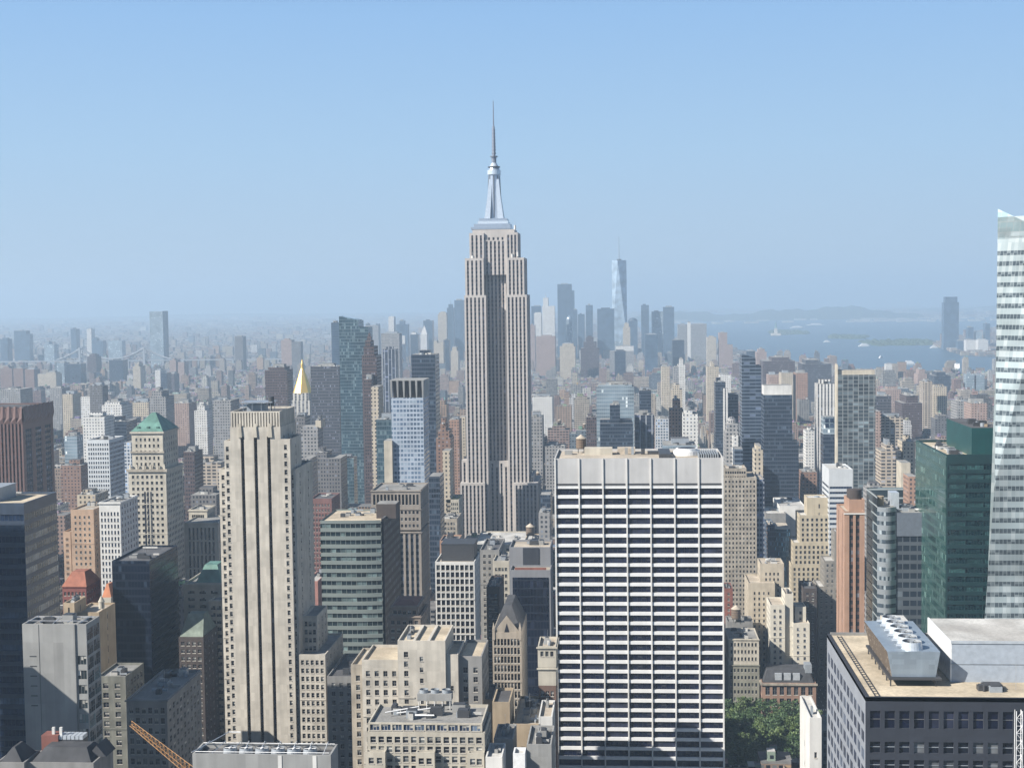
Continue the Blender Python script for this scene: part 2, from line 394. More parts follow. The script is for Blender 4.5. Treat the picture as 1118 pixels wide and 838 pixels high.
    if pent:
        for (fx0, fx1, fy0, fy1, h, m) in pent:
            mb = MB(); w, d = top[1]-top[0], top[3]-top[2]
            mb.box(top[0]+w*fx0, top[0]+w*fx1, top[2]+d*fy0, top[2]+d*fy1, top[5]-parapet, top[5]+h, m, top=RF_GREY)
            mb.box(top[0]+w*fx0-.2, top[0]+w*fx1+.2, top[2]+d*fy0-.2, top[2]+d*fy1+.2, top[5]+h, top[5]+h+.3, m, bottom=True)
            mb.build('penthouse', rt_, org)
    if units: roof_units(rt_, org, top[0]+1, top[1]-1, top[2]+1, top[3]-1, top[5]-parapet, units, rs)
    for t in tiers: FOOT.append((t[0], t[1], t[2], t[3]))
    if prot: PROT.append(tuple(prot)+(Y0,))
    if lm: LM.append((prot[0]*.5+prot[1]*.5, prot[2]+12, lm))
    return rt_, org
def px_tier(xl, xr, yt, Y, dep, z0=0.0, opts=None, yoff=0.0):
    a = at(xl, yt, Y); b = at(xr, yt, Y)
    t = (a.x, b.x, Y+yoff, Y+dep, z0, (a.z+b.z)/2)
    return t + ((opts,) if opts else ())
# ---------------------------------------------------------------- the setting: ground, water, hills, haze
WATER = [(690, 350), (700, 345), (760, 341.5), (900, 342), (1000, 345.5), (1300, 348), (1300, 353), (1090, 357), (1052, 366), (1020, 377), (1052, 388), (1300, 398), (1300, 424), (1080, 412), (950, 409), (870, 400), (832, 394), (800, 382), (760, 372), (700, 366)]
ISL = [[(840, 362), (852, 360.5), (882, 362), (884, 364.5), (846, 366)], [(905, 366), (948, 367), (940, 370), (905, 369.5)], [(938, 373), (985, 371), (1022, 372), (1022, 376.5), (960, 377.5)]]
def inpoly(x, y, P):
    c = False; j = len(P)-1
    for i in range(len(P)):
        if (P[i][1] > y) != (P[j][1] > y) and x < (P[j][0]-P[i][0])*(y-P[i][1])/(P[j][1]-P[i][1])+P[i][0]: c = not c
        j = i
    return c
def on_island(x, y):
    p = proj(x, y, drop(x, y)); return any(inpoly(p[0], p[1], q) for q in ISL)
def is_water(x, y):
    if y < 3000: return False
    p = proj(x, y, drop(x, y))
    if not inpoly(p[0], p[1], WATER): return False
    return not any(inpoly(p[0], p[1], q) for q in ISL)
b = NB('city_ground')
gc = b.mix(b.rng(b.noise(0.02, 6), 0.35, 0.65, 0, 1), (0.09, 0.088, 0.085, 1), (0.17, 0.16, 0.145, 1))
gc = b.mix(b.rng(b.noise(0.0006, 4), 0.5, 0.6, 0, 0.6), gc, (0.05, 0.075, 0.035, 1))
b.link(gc, b.b.inputs['Base Color']); b.b.inputs['Roughness'].default_value = 0.95; GROUNDM = b.m
b = NB('harbour_water')
b.link(b.mix(b.rng(b.noise(0.0009, 5, stretch=(1, 3, 1)), 0.35, 0.65, 0, 1), (0.035, 0.07, 0.10, 1), (0.05, 0.09, 0.12, 1)), b.b.inputs['Base Color'])
b.b.inputs['Roughness'].default_value = 0.35; WATERM = b.m
radii = [0, 60, 150, 300, 500, 800, 1200, 1700, 2300, 3000]
while radii[-1] < 61000: radii.append(radii[-1]*1.012)
angs = []
a = -180.0
while a < 179.99:
    angs.append(a)
    a += 0.12 if 0 <= a < 26 else (1.0 if -30 < a < 35 else 6.0)
angs = [x for x in angs]
mbg, mbw = MB(), MB()
na = len(angs)
vs = []
for r in radii:
    for a in angs:
        x, y = r*math.sin(R(a)), r*math.cos(R(a)); vs.append((x, y, drop(x, y)))
gf, wf = [], []
for i in range(len(radii)-1):
    for j in range(na):
        k = (j+1) % na; q = (i*na+j, i*na+k, (i+1)*na+k, (i+1)*na+j)[::-1]
        rm = (radii[i]+radii[i+1])/2; am = angs[j]+((angs[k]-angs[j]) % 360)/2
        x, y = rm*math.sin(R(am)), rm*math.cos(R(am))
        (wf if (0 < am < 27 and is_water(x, y)) else gf).append(q)
for nm, ff, m in (('ground', gf, GROUNDM), ('water', wf, WATERM)):
    used = sorted({i for f in ff for i in f}); mp = {u: i for i, u in enumerate(used)}
    me = bpy.data.meshes.new(nm); me.from_pydata([vs[u] for u in used], [], [tuple(mp[i] for i in f) for f in ff]); me.materials.append(m)
    o = bpy.data.objects.new(nm, me); sc.collection.objects.link(o); o['kind'] = 'structure'
# far hills beyond the harbour and along the horizon
hm = plain('far_wooded_hills', (0.05, 0.07, 0.045), 0.95)
def hills(x0, x1, D, hs, seed, name='hills'):
    rs = random.Random(seed); mb = MB(); n = 160; rows = 7; W = D*0.16; V = []
    ph = [rs.uniform(0, 6) for _ in range(8)]
    for j in range(rows):
        for i in range(n+1):
            px = x0+(x1-x0)*i/n; t = i/n
            e = math.sin(math.pi*t)**0.35*math.sin(math.pi*j/(rows-1))
            hgt = hs*e*(0.62+0.2*math.sin(t*9+ph[0])+0.1*math.sin(t*23+ph[1])+0.06*math.sin(t*61+ph[2]+j)+0.03*math.sin(t*140+ph[3]))
            Y = D+W*(j/(rows-1)); x = X(px, Y, 330); V.append((x, Y, drop(x, Y)-2+max(0, hgt)))
    F_ = [(j*(n+1)+i, j*(n+1)+i+1, (j+1)*(n+1)+i+1, (j+1)*(n+1)+i) for j in range(rows-1) for i in range(n)]
    mb.poly(V, F_, hm); o = mb.build(name, smooth=True); o['kind'] = 'structure'
hills(690, 1010, 15500, 165, 3); hills(930, 1400, 21000, 120, 5); hills(-200, 620, 26000, 90, 9)
# Manhattan street grid: avenues run away from the camera, streets run across
AVE = [-2150, -1900, -1650, -1400, -1200, -1010, -810, -650, -500, -345, -191, 128, 400, 660, 930, 1210, 1490, 1770, 2050, 2330]
ASPH = roof_mat('asphalt', (0.055, 0.055, 0.058)); PAVE = roof_mat('pavement_concrete', (0.26, 0.255, 0.245)); PAINT = plain('road_paint', (0.7, 0.7, 0.68), 0.8)
def sheet(name, rects, z, m, h=0):
    mb = MB()
    for (x0, x1, y0, y1) in rects:
        zz = drop((x0+x1)/2, (y0+y1)/2)+z
        if h: mb.box(x0, x1, y0, y1, zz-h, zz, m)
        else: mb.face([(x0, y0, zz), (x1, y0, zz), (x1, y1, zz), (x0, y1, zz)], m)
    o = mb.build(name); o['kind'] = 'structure'; return o
sheet('road', [(a-13, a+13, 60, 3000) for a in AVE], 1.0, ASPH)
sheet('street', [(AVE[i]+13, AVE[i+1]-13, 20+80.5*k-8, 20+80.5*k+8) for k in range(1, 36) for i in range(4, len(AVE)-5)], 1.0, ASPH)
BLK = [(AVE[i]+13, AVE[i+1]-13, 20+80.5*k+8, 20+80.5*(k+1)-8) for k in range(1, 35) for i in range(4, len(AVE)-5)]
sheet('pavement', BLK, 1.15, PAVE, h=0.6)
mk = []
for a in (-191, 128, 400, -345):
    for o_ in (-6.5, -3.2, 0, 3.2, 6.5):
        mk += [(a+o_-.08, a+o_+.08, y, y+3) for y in range(300, 1700, 9)]
    for k in range(3, 20):
        mk += [(a-11+i*1.3, a-11+i*1.3+.6, 20+80.5*k-12, 20+80.5*k-8.6) for i in range(17)]
sheet('road_marking', mk, 1.03, PAINT)
PARK = (100-13+(-280)+30+40, 77, 712, 850)   # the tree-filled square
PARK = (-120, 76, 700, 818)
sheet('park_lawn', [(-120, 108, 703, 819)], 1.3, plain('lawn_grass', (0.06, 0.10, 0.03), 0.95))
# ---------------------------------------------------------------- near and mid-distance buildings
def Y_at(z, py, px=700):      # distance at which height z shows at row py
    return (CZ-z)/((CZ-at(px, py, 1000).z)/1000)
# broad white slab with ribbon windows
t = px_tier(605, 790, 500, 545, 34)
s = St(n=7, ww=8.55, fh=3.75, wh=2.5, rec=0.7, mx=0.35, mt=.15, glass=G_NAVY, bars=(4, 0), frame=plain('navy_mullion', (0.02, 0.022, 0.035)))
t_ = t; building_t = [t[:5]+(t[5]-10.75,), t[:4]+(t[5]-10.75, t[5], {'st': None, 'm': PANEL})]
rt_, org = building('office_slab', 'broad white slab with seven bays of dark ribbon windows in the middle foreground', 'office tower', building_t, WHITE, s, RF_TAN, units=0, prot=(603, 792, 488, 838), lm='the broad white slab', limit=100)
x0, x1, y0, y1, z0, z1 = t
bw = (x1-x0-.7)/7
for i in range(8):
    mb = MB(); xc = x0+.35+bw*i; mb.box(xc-.26, xc+.26, y0-.45, y0-.004, 0, z1-.02, WHITES); mb.build('pier', rt_, org)
for i in range(7):
    mb = MB(); xc = x0+.35+bw*(i+.5); mb.box(xc-bw/2+.5, xc+bw/2-.5, y0-.06, y0-.004, z1-10.3, z1-9.6, DARKM, bottom=True); mb.build('vent_slot', rt_, org)
rz = z1-.9
mb = MB(); mb.box(x0+11, x0+22, y1-14, y1-8, rz, rz+2.6, TAN2); mb.build('penthouse', rt_, org)
mb = MB(); mb.box(x0+24, x0+31, y1-10, y1-4, rz, rz+2.2, RF_TAN); mb.build('roof_unit', rt_, org)
mb = MB(); mb.cyl((x1-13, y1-14), 5.2, rz, rz+1.6, WPAINT, n=28); mb.cyl((x1-13, y1-14), 4.2, rz+1.6, rz+2.6, WPAINT, n=28); mb.cyl((x1-13, y1-14), 3.4, rz+2.6, rz+2.7, DARKM, n=28); mb.build('cooling_tower', rt_, org)
mb = MB(); mb.box(x1-24, x1-19.5, y0+8, y1-6, rz+.02, rz+1.6, DARKM); mb.build('roof_unit', rt_, org)
mb = MB()
for i in range(9): mb.box(x1-9+i*.9, x1-8.6+i*.9, y0+8, y1-8, rz+.02, rz+1.5, GREYMET)
mb.build('louvre_rack', rt_, org)
for (fx, w_, d_, h_) in ((.05, 3, 3, 1.5), (.3, 2, 5, 1.4), (.42, 1.2, 1.2, 2.6), (.46, 1, 1, 3), (.52, 1.5, 1.5, 2.2), (.56, 5, 3, 1.2)):
    mb = MB(); mb.box(x0+(x1-x0)*fx, x0+(x1-x0)*fx+w_, y1-13, y1-13+d_, rz, rz+h_, rnd.choice([DARKM, GREYC, GREYMET])); mb.build('roof_unit', rt_, org)
def water_tank(x, y, z, r, label):
    o = root('water_tank', (x, y, z), label, 'water tank', 'rooftop water tanks')
    mb = MB(); mb.cyl((0, 0), r, r*.9, r*2.9, WOOD, n=16)
    for k in range(4): mb.cyl((0, 0), r*1.02, r*(1.1+.5*k), r*(1.16+.5*k), DARKM, n=16)
    mb.build('tank', o)
    mb = MB(); mb.cyl((0, 0), r*1.12, r*2.9, r*3.7, RF_TAN, rb=.1, n=16); mb.build('roof', o)
    mb = MB()
    for k in range(4):
        a_ = math.pi/4+k*math.pi/2; mb.bar((r*.8*math.cos(a_), r*.8*math.sin(a_), 0), (r*.8*math.cos(a_), r*.8*math.sin(a_), r*.9), .15, DARKM)
    mb.box(-r*.9, r*.9, -r*.9, r*.9, r*.84, r*.9, DARKM, bottom=True); mb.build('stand', o)
water_tank(x0+9.5, y1-6, rz, 2.0, 'tan water tank standing on the roof of the broad white slab')
# pale limestone tower with three long dark strips
Yf = 610; LBR = (0.06, 0.05, 0.05)
SM = facade_mat('dark_strip', (0.03, 0.025, 0.028), (0.01, 0.011, 0.018), bay=1.2, ww=1.01, fh=3.6, wh=.55, p=.04)
sL = St(bay=3.1, ww=1.55, fh=3.62, wh=2.0, rec=.45, mx=.5, mt=1.8, glass=G_DARK, bars=(0, 1))
sS = St(n=3, ww=1.5, rec=1.2, mx=2.4, mt=4.2, kind='strip', glass=SM, bars=(0, 0), name='window_strip')
c = px_tier(251, 306, 466, Yf, 30)
crown = (c[0]+.3, c[1]-.3, Yf+.6, Yf+29, c[5]-3, Z(278, 449, Yf), {'st': St(n=17, ww=.5, rec=.5, mx=.2, mt=.6, kind='strip', glass=LIMED, bars=(0, 0), name='fluting'), 'roof': RF_DARK})
W1 = {'st': St(n=1, ww=1.3, fh=3.62, wh=2.15, rec=.5, mx=.4, mt=1.8, bars=(0, 1), frame=FRAMEW)}; W2 = {'st': St(n=2, ww=1.35, fh=3.62, wh=2.15, rec=.5, mx=.45, mt=1.8, bars=(0, 1), frame=FRAMEW)}
L1 = px_tier(244.5, 251, 481, Yf, 22); L2 = px_tier(239, 251, 512, Yf+2, 24)
R1 = px_tier(306, 316.5, 479, Yf, 22); R2 = px_tier(306, 322.5, 512, Yf+2, 34)
B1 = px_tier(324, 346, 672, Yf+10, 22); B2 = px_tier(306, 355, 714, Yf+1, 40)
fix = lambda a, **k: tuple(k.get(n_, v_) for n_, v_ in zip(('x0', 'x1', 'y0', 'y1', 'z0', 'z1'), a[:6]))
cS = c+({'st': sS},)
tiers = [cS, crown, fix(L1, x1=c[0])+(W1,), fix(L2, x1=c[0])+(W2,), fix(R1, x0=c[1])+(W1,), fix(R2, x0=c[1])+(W2,), fix(B1, x0=R2[1]+.01)+({'st': St(n=3, ww=1.35, fh=3.62, wh=2.15, rec=.5, mx=.4, mt=1.8, bars=(0, 1), frame=FRAMEW)},), fix(B2, x0=R2[1]+.01)+({'st': St(n=5, ww=1.35, fh=3.62, wh=2.15, rec=.5, mx=.4, mt=1.8, bars=(0, 1), frame=FRAMEW)},)]
sL2 = St(bay=2.9, ww=1.45, fh=3.62, wh=2.0, rec=.5, mx=.4, mt=1.8, glass=G_DARK, bars=(0, 1))
rt_, org = building('office_tower', 'pale limestone tower with three long dark window strips and ribbed crown', 'office tower', tiers, LIME, sL2, RF_GREY, prot=(238, 356, 436, 812), lm='the pale limestone strip tower', units=0)
for (fx) in (.2, .5, .8):
    mb = MB(); xc = c[0]+(c[1]-c[0])*fx; mb.frustum((xc, Yf-.35), .9, .3, c[5]-4.5, .5, .2, c[5]+1.5, TAN2); mb.build('finial', rt_, org)
mb = MB(); zc = crown[5]
for dx in (-6, -2, 2, 6):
    for dy in (4, 12): mb.bar((c[0]+11+dx, Yf+dy, zc-.5), (c[0]+11+dx, Yf+dy, zc+3.5), .2, STEEL)
mb.box(c[0]+4, c[0]+18, Yf+3, Yf+13, zc+3.5, zc+3.9, STEEL, bottom=True); mb.build('roof_frame', rt_, org)
mb = MB(); mb.box(c[0]+6, c[0]+14, Yf+6, Yf+12, zc-.6, zc+2.6, GREYMET); mb.build('penthouse', rt_, org)
mb = MB(); mb.cyl((c[0]+17, Yf+6), 1.3, zc+2, zc+6, DARKM); mb.bar((c[0]+17, Yf+6, zc-.5), (c[0]+17, Yf+6, zc+2), .3, DARKM); mb.build('antenna_drum', rt_, org)
mb = MB(); mb.bar((c[0]+12, Yf+8, zc), (c[0]+12, Yf+8, zc+8), .15, STEEL); mb.bar((c[0]+8, Yf+8, zc), (c[0]+8, Yf+8, zc+6), .12, STEEL); mb.build('antenna', rt_, org)
# brown ribbed tower, far left
Yf = 900
t = px_tier(-45, 24, 446, Yf, 50)
sr = St(bay=2.4, ww=1.2, rec=.9, mx=.5, mt=7, kind='strip', glass=facade_mat('bronze_strip', (0.06, 0.035, 0.03), (0.014, 0.015, 0.02), bay=1.5, ww=1.01, fh=3.7, wh=.55), bars=(0, 0), name='window_strip')
sr2 = St(bay=12, ww=9.6, rec=.8, mx=1.2, mt=14, kind='strip', glass=facade_mat('slate_glass', (0.05, 0.06, 0.075), (0.02, 0.03, 0.05), bay=1.5, ww=.95, fh=3.7, wh=.5), bars=(2, 0), name='window_panel', frame=BRONZE)
rt_, org = building('ribbed_tower', 'red-brown ribbed tower with scalloped top at the left edge', 'office tower', [t], BRONZE, sr, RF_DARK, sr2, units=0, prot=(0, 66, 440, 540), lm='the red-brown ribbed tower')
mb = MB()
for i in range(10):
    xa = t[0]+(t[1]-t[0])*i/10; xb = t[0]+(t[1]-t[0])*(i+1)/10; xm = (xa+xb)/2
    mb.poly([(xa, Yf-1, t[5]-6), (xm, Yf-.2, t[5]-6), (xb, Yf-1, t[5]-6), (xa, Yf-.4, t[5]+1.5), (xm, Yf+.6, t[5]+.6), (xb, Yf-.4, t[5]+1.5), (xa, Yf-.01, t[5]-10), (xb, Yf-.01, t[5]-10)], [(0, 1, 4, 3), (1, 2, 5, 4), (0, 6, 7, 2, 1)], BRONZE)
for i in range(7):
    ya = Yf+50*i/7; yb = Yf+50*(i+1)/7; ym = (ya+yb)/2; xx = t[1]
    mb.poly([(xx+1, ya, t[5]-6), (xx+.2, ym, t[5]-6), (xx+1, yb, t[5]-6), (xx+.4, ya, t[5]+1.5), (xx-.6, ym, t[5]+.6), (xx+.4, yb, t[5]+1.5), (xx+.01, ya, t[5]-10), (xx+.01, yb, t[5]-10)], [(0, 1, 4, 3), (1, 2, 5, 4), (0, 6, 7, 2, 1)], BRONZE)
mb.build('scalloped_crown', rt_, org)
# banded blue-grey office below it
Yf = 500
t = px_tier(-60, 26, 549, Yf, 30)
BG = wall_mat('blue_grey_spandrel', (0.05, 0.07, 0.105), rough=.4, amt=.12, streak=False, panel=(1.5, 3.9))
sb = St(n=2, ww=99, fh=3.95, wh=2.3, rec=.3, mx=.2, mt=3.4, glass=G_BLUE, bars=(9, 0), frame=BG, name='window_band')
sb2 = St(n=3, ww=99, fh=3.95, wh=2.3, rec=.3, mx=.2, mt=3.4, glass=glass_mat('silvery_glass', (0.06, 0.08, 0.09), (0.3, 0.3, 0.28), .4, .1), bars=(5, 0), frame=BG, name='window_band')
building('office_block', 'blue-grey office block with ribbon windows and flat beige roof at the left edge', 'office block', [t], BG, sb, RF_BEIGE, sb2, units=2, pent=[(.3, .55, .3, .8, 4, GREYMET)], prot=(0, 66, 532, 838), lm='the blue-grey office block')
# small grey concrete tower with steel roof frame
Yf = 400
t = px_tier(24, 82, 681, Yf, 11); tg = px_tier(82, 94, 681, Yf+.3, 10.7)
sg = St(n=1, ww=2.6, fh=4.3, wh=2.6, rec=.25, mx=.15, mt=8.4, glass=G_TEAL, bars=(2, 0), name='window')
sgs = St(n=2, ww=4.6, fh=4.3, wh=3.4, rec=.2, mx=.3, mt=1.2, glass=G_TEAL, bars=(2, 1), name='window')
sc0 = St(n=1, ww=1.8, fh=4.3, wh=.35, rec=.3, mx=6.5, mt=12, glass=G_DARK, bars=(0, 0), name='slot_window')
rt_, org = building('concrete_tower', 'small grey concrete tower with a glazed corner and open steel frame on its roof', 'building', [t+({'st': None},), fix(tg, x0=t[1])+({'st': sg, 'sts': sgs},)], GREYC, None, RF_GREY, None, units=2, prot=(24, 112, 672, 815), lm='the small grey concrete tower')
for i in range(6):
    mb = MB(); mb.box(t[0]+2, t[0]+4, Yf-.05, Yf-.004, t[5]-9.6-i*2.9, t[5]-9.3-i*2.9, DARKM, bottom=True); mb.build('slot_window', rt_, org)
mb = MB()
for fx in (.31, .99): mb.box(t[0]+(t[1]-t[0])*fx-.05, t[0]+(t[1]-t[0])*fx+.05, Yf-.06, Yf-.003, 0, t[5]-.1, DARKM)
mb.build('joint_strip', rt_, org)
mb = MB()
for k in range(5): mb.bar((t[0]+1+k*4, Yf+1, t[5]+.2), (t[0]+1+k*4, Yf+10, t[5]+.2), .15, STEEL)
mb.bar((t[0]+.5, Yf+3, t[5]+.3), (tg[1]-.5, Yf+3, t[5]+.3), .15, STEEL); mb.bar((t[0]+.5, Yf+8, t[5]+.3), (tg[1]-.5, Yf+8, t[5]+.3), .15, STEEL)
mb.bar((t[0]+8, Yf+2, t[5]-.7), (t[0]+9, Yf+6, t[5]+.9), .2, WPAINT); mb.build('steel_frame', rt_, org)
# dark navy glass box
Yf = 654
t = px_tier(122, 163, 612, Yf, 43)
NV = facade_mat('navy_curtain_wall', (0.009, 0.014, 0.026), (0.005, 0.009, 0.02), bay=1.5, ww=.9, fh=3.7, wh=.7, rough=.22, light=(0.03, 0.045, 0.07), p=.1, wr=.4, spec=.2)
building('glass_tower', 'dark navy glass box standing in front of the green-pyramid tower', 'office tower', [t], NV, None, RF_DARK, None, units=4, prot=(121, 196, 604, 700), lm='the dark navy glass box')
# tower with green copper pyramid
Yf = 860
sh = px_tier(140, 181, 512, Yf, 34); up_ = px_tier(143.5, 177.5, 470.5, Yf+1.5, 30, Z(160, 515, Yf))
s1 = St(bay=2.9, ww=1.55, fh=3.7, wh=1.9, rec=.4, mx=1.4, mt=3, glass=G_DARK, bars=(0, 0))
s3 = St(n=6, ww=1.2, fh=3.8, wh=2.0, rec=.4, mx=1.6, mt=3.4, glass=G_DARK, bars=(0, 0))
rt_, org = building('stepped_tower', 'buff stone tower under a green copper pyramid roof left of the limestone strip tower', 'office tower', [sh, up_+({'st': s3},)], TAN2, s1, RF_TAN, units=0, prot=(139, 202, 449, 606), lm='the green-pyramid tower', cornice=.9)
mb = MB(); xc = (up_[0]+up_[1])/2; yc = (up_[2]+up_[3])/2; hz = Z(168, 450, yc)
mb.frustum((xc, yc), (up_[1]-up_[0])/2+.4, 15.4, up_[5]-.2, 1.2, 1.2, hz, COPPER)
for k in range(3): mb.frustum((xc-6+k*6, up_[2]+2.3), .8, .3, up_[5]+.4, .7, .9, up_[5]+2.6, COPPER)
mb.build('pyramid_roof', rt_, org)
mb = MB(); zt = Z(160, 507, Yf)    # arched window of two-storey height
pts = [(xc-2.6, 0), (xc+2.6, 0)] + [(xc+2.6*math.cos(math.pi*k/10), 10+2.6*math.sin(math.pi*k/10)) for k in range(11)]
mb.face([(p[0], up_[2]-.06, zt-15+p[1]) for p in pts], G_DARK)
for k in (-1, 1): mb.box(xc+k*.9-.1, xc+k*.9+.1, up_[2]-.16, up_[2]-.07, zt-15, zt-4, TAN2)
mb.build('arched_window', rt_, org)
mb = MB(); mb.box(sh[0]-1, sh[1]+1, Yf-1, Yf-.01, sh[5]-1.6, sh[5], LIMED, bottom=True); mb.box(up_[0]-.8, up_[1]+.8, up_[2]-.9, up_[2]-.01, up_[5]-13.5, up_[5]-12.3, LIMED, bottom=True); mb.build('cornice', rt_, org)
for k in range(6):
    mb = MB(); xa = sh[0]+1+(sh[1]-sh[0]-2)*k/5; mb.frustum((xa, Yf+.2), .7, .5, sh[5], .3, .3, sh[5]+3, TAN2); mb.build('urn', rt_, org)
mb = MB()
for k in (-1, 0, 1): mb.box(xc+k*1.9-.55, xc+k*1.9+.55, Yf-.05, Yf-.004, 0, sh[5]-14, G_DARK)
mb.build('window_strip', rt_, org)
# curved banded glass office
Yf = 700
GP = wall_mat('pale_green_spandrel', (0.19, 0.22, 0.21), rough=.5, amt=.1, streak=False)
rt0 = root('curved_office', ((at(380, 570, Yf).x), Yf+20, 0), 'bow-fronted office with pale green bands and glass ribbons and a brown flank', 'office tower')
org = (rt0.location.x, rt0.location.y, 0)
xa, xb, zt = X(347, Yf), X(413, Yf), Z(380, 568, Yf)
arc = [(xa+(xb-xa)*i/12, Yf+1.5*(2*(i/12)-1)**2*(1 if i > 6 else .2)) for i in range(13)]
wall = MB(); fh = 4.1; bx_ = X(434, Yf+38); bx_ = xb
nfl = 26
for i in range(12):
    a_, b_ = arc[i], arc[i+1]
    z = zt
    wall.face([(a_[0], a_[1], zt-1.6), (b_[0], b_[1], zt-1.6), (b_[0], b_[1], zt), (a_[0], a_[1], zt)], GP)
    for k in range(nfl):
        z1_ = zt-1.6-k*fh-2.2; z0_ = zt-1.6-(k+1)*fh
        wall.face([(a_[0], a_[1], z0_), (b_[0], b_[1], z0_), (b_[0], b_[1], z1_), (a_[0], a_[1], z1_)], GP)
        wall.face([(a_[0], a_[1], z1_), (b_[0], b_[1], z1_), (b_[0], b_[1]+.5, z1_), (a_[0], a_[1]+.5, z1_)], GP)
        wall.face([(a_[0], a_[1]+.5, z1_+2.2), (b_[0], b_[1]+.5, z1_+2.2), (b_[0], b_[1], z1_+2.2), (a_[0], a_[1], z1_+2.2)], GP)
zb_ = zt-1.6-nfl*fh
wall.face([(xa, Yf+2.5, 0), (xb, Yf+5, 0), (xb, Yf+5, zb_), (xa, Yf+2.5, zb_)], GP)
wall.face([(xa, Yf+38, 0), (xa, arc[0][1], 0), (xa, arc[0][1], zt), (xa, Yf+38, zt)], GP); wall.face([(xb+1, Yf+38, 0), (xa, Yf+38, 0), (xa, Yf+38, zt), (xb+1, Yf+38, zt)], GP)
wall.build('wall', rt0, org)
for k in range(nfl):
    mb = MB(); z1_ = zt-1.6-k*fh-2.2
    for i in range(12):
        a_, b_ = arc[i], arc[i+1]; mb.face([(a_[0], a_[1]+.5, z1_), (b_[0], b_[1]+.5, z1_), (b_[0], b_[1]+.5, z1_+2.2), (a_[0], a_[1]+.5, z1_+2.2)], G_TEAL)
        mb.box(b_[0]-.1, b_[0]+.1, b_[1]+.35, b_[1]+.52, z1_, z1_+2.2, GP)
    mb.build('window_band', rt0, org)
mb = MB(); mb.face([(p[0], p[1]+.3, zt-.8) for p in arc]+[(xb, Yf+38, zt-.8), (xa, Yf+38, zt-.8)], RF_BEIGE); mb.build('roof', rt0, org)
BRF = facade_mat('brown_glass_flank', (0.022, 0.021, 0.026), (0.008, 0.01, 0.016), bay=1.6, ww=.8, fh=4.1, wh=.5, wr=.6, rough=.45, spec=.15)
mb = MB(); mb.box(xb+.01, X(415.5, Yf), Yf+2.6, Yf+56, 0, zt+.5, BRF, top=RF_DARK); mb.build('side_wing', rt0, org)
mb = MB(); mb.box(xb-4, xb+6, Yf+12, Yf+24, zt-.8, zt+6.5, BROWND, top=RF_GREY); mb.build('penthouse', rt0, org)
roof_units(rt0, org, xa+3, xb-4, Yf+14, Yf+36, zt-.8, 7, random.Random(4), [GREYMET, DARKM, GREYC])
FOOT.append((xa, X(420, Yf), Yf, Yf+57)); PROT.append((346, 436, 548, 724, Yf)); LM.append((385, 575, 'the bow-fronted office'))
# tower behind it with a colonnaded top
Yf = 850
t = px_tier(405, 459, 535, Yf, 36)
GB_ = wall_mat('grey_brown_stone', (0.27, 0.235, 0.20), amt=.15)
colonn = dict(st=St(n=13, ww=1.35, fh=7.5, wh=6.4, rec=1.2, mx=.8, mt=2.0, glass=G_DARK, bars=(0, 0), name='loggia_opening'))
top_ = (t[0], t[1], t[2], t[3], t[5]-11, t[5], colonn)
mid_ = (t[0]+.05, t[1]-.05, t[2]+.05, t[3]-.05, t[5]-24, t[5]-11, dict(st=St(n=12, ww=1.3, fh=4.0, wh=2, rec=.3, mx=.8, mt=.5, glass=G_DARK, bars=(0, 0))))
low_ = (t[0]+.1, t[1]-.1, t[2]+.1, t[3]-.1, 0, t[5]-25, dict(st=St(n=9, ww=1.8, rec=.8, mx=.8, mt=1.5, kind='strip', glass=facade_mat('grey_strip', (0.10, 0.11, 0.125), (0.02, 0.028, 0.045), bay=1.8, ww=1.01, fh=3.9, wh=.55), bars=(0, 0), name='window_strip')))
building('office_tower', 'grey-brown tower with a pillared top storey right of the bow-fronted office', 'office tower', [top_, mid_, low_], GB_, None, RF_GREY, St(n=8, ww=1.8, rec=.5, mx=.8, mt=1.5, kind='strip', glass=MC['grey_strip'], bars=(0, 0), name='window_strip'), units=5, prot=(405, 468, 533, 650), lm='the pillared-top tower', cornice=.5)
# white grid tower
Yf = 700
t = px_tier(475, 518, 613, Yf, 26)
sgw = St(n=8, ww=1.8, fh=3.5, wh=2.7, rec=.6, mx=.35, mt=1.2, glass=G_DARK, bars=(0, 0))
rt_, org = building('grid_tower', 'slim white grid-fronted tower with a black penthouse box', 'office tower', [t], WHITES, sgw, RF_TAN, St(n=5, ww=1.3, fh=3.5, wh=2, rec=.5, mx=1, mt=1.2, glass=G_DARK, bars=(0, 0)), units=3, pent=[(.12, .95, .25, .9, 7.5, DARKM)], prot=(474, 524, 594, 712), lm='the slim white grid tower')
# grey tower with dark glass centre
Yf = 620
t = px_tier(556, 601, 597, Yf+12, 20); lo = px_tier(556.5, 601, 622, Yf, 32)
lo = (lo[0], lo[1], Yf, Yf+11.9, 0, lo[5])
GLZ = facade_mat('navy_glass_wall', (0.014, 0.019, 0.032), (0.008, 0.012, 0.025), bay=1.4, ww=.9, fh=3.6, wh=.8, light=(0.03, 0.04, 0.07), wr=.3, p=.1)
rt_, org = building('office_tower', 'mid-grey tower with a recessed dark glass centre and red-railed terrace', 'office tower', [t, lo], wall_mat('cool_grey_stone', (0.20, 0.205, 0.22), amt=.1), None, RF_TAN, None, units=2, prot=(555, 603, 595, 785), lm='the grey tower with dark glass centre')
mb = MB(); mb.box(lo[0]+1.2, lo[1]-1, Yf-.25, Yf-.01, 0, lo[5]-3.2, GLZ); mb.build('glass_front', rt_, org)
mb = MB(); w_ = t[1]-t[0]; mb.box(t[0]+w_*.33, t[0]+w_*.72, t[2]-.3, t[2]-.01, lo[5], t[5]-.3, GREYD); mb.build('dark_panel', rt_, org)
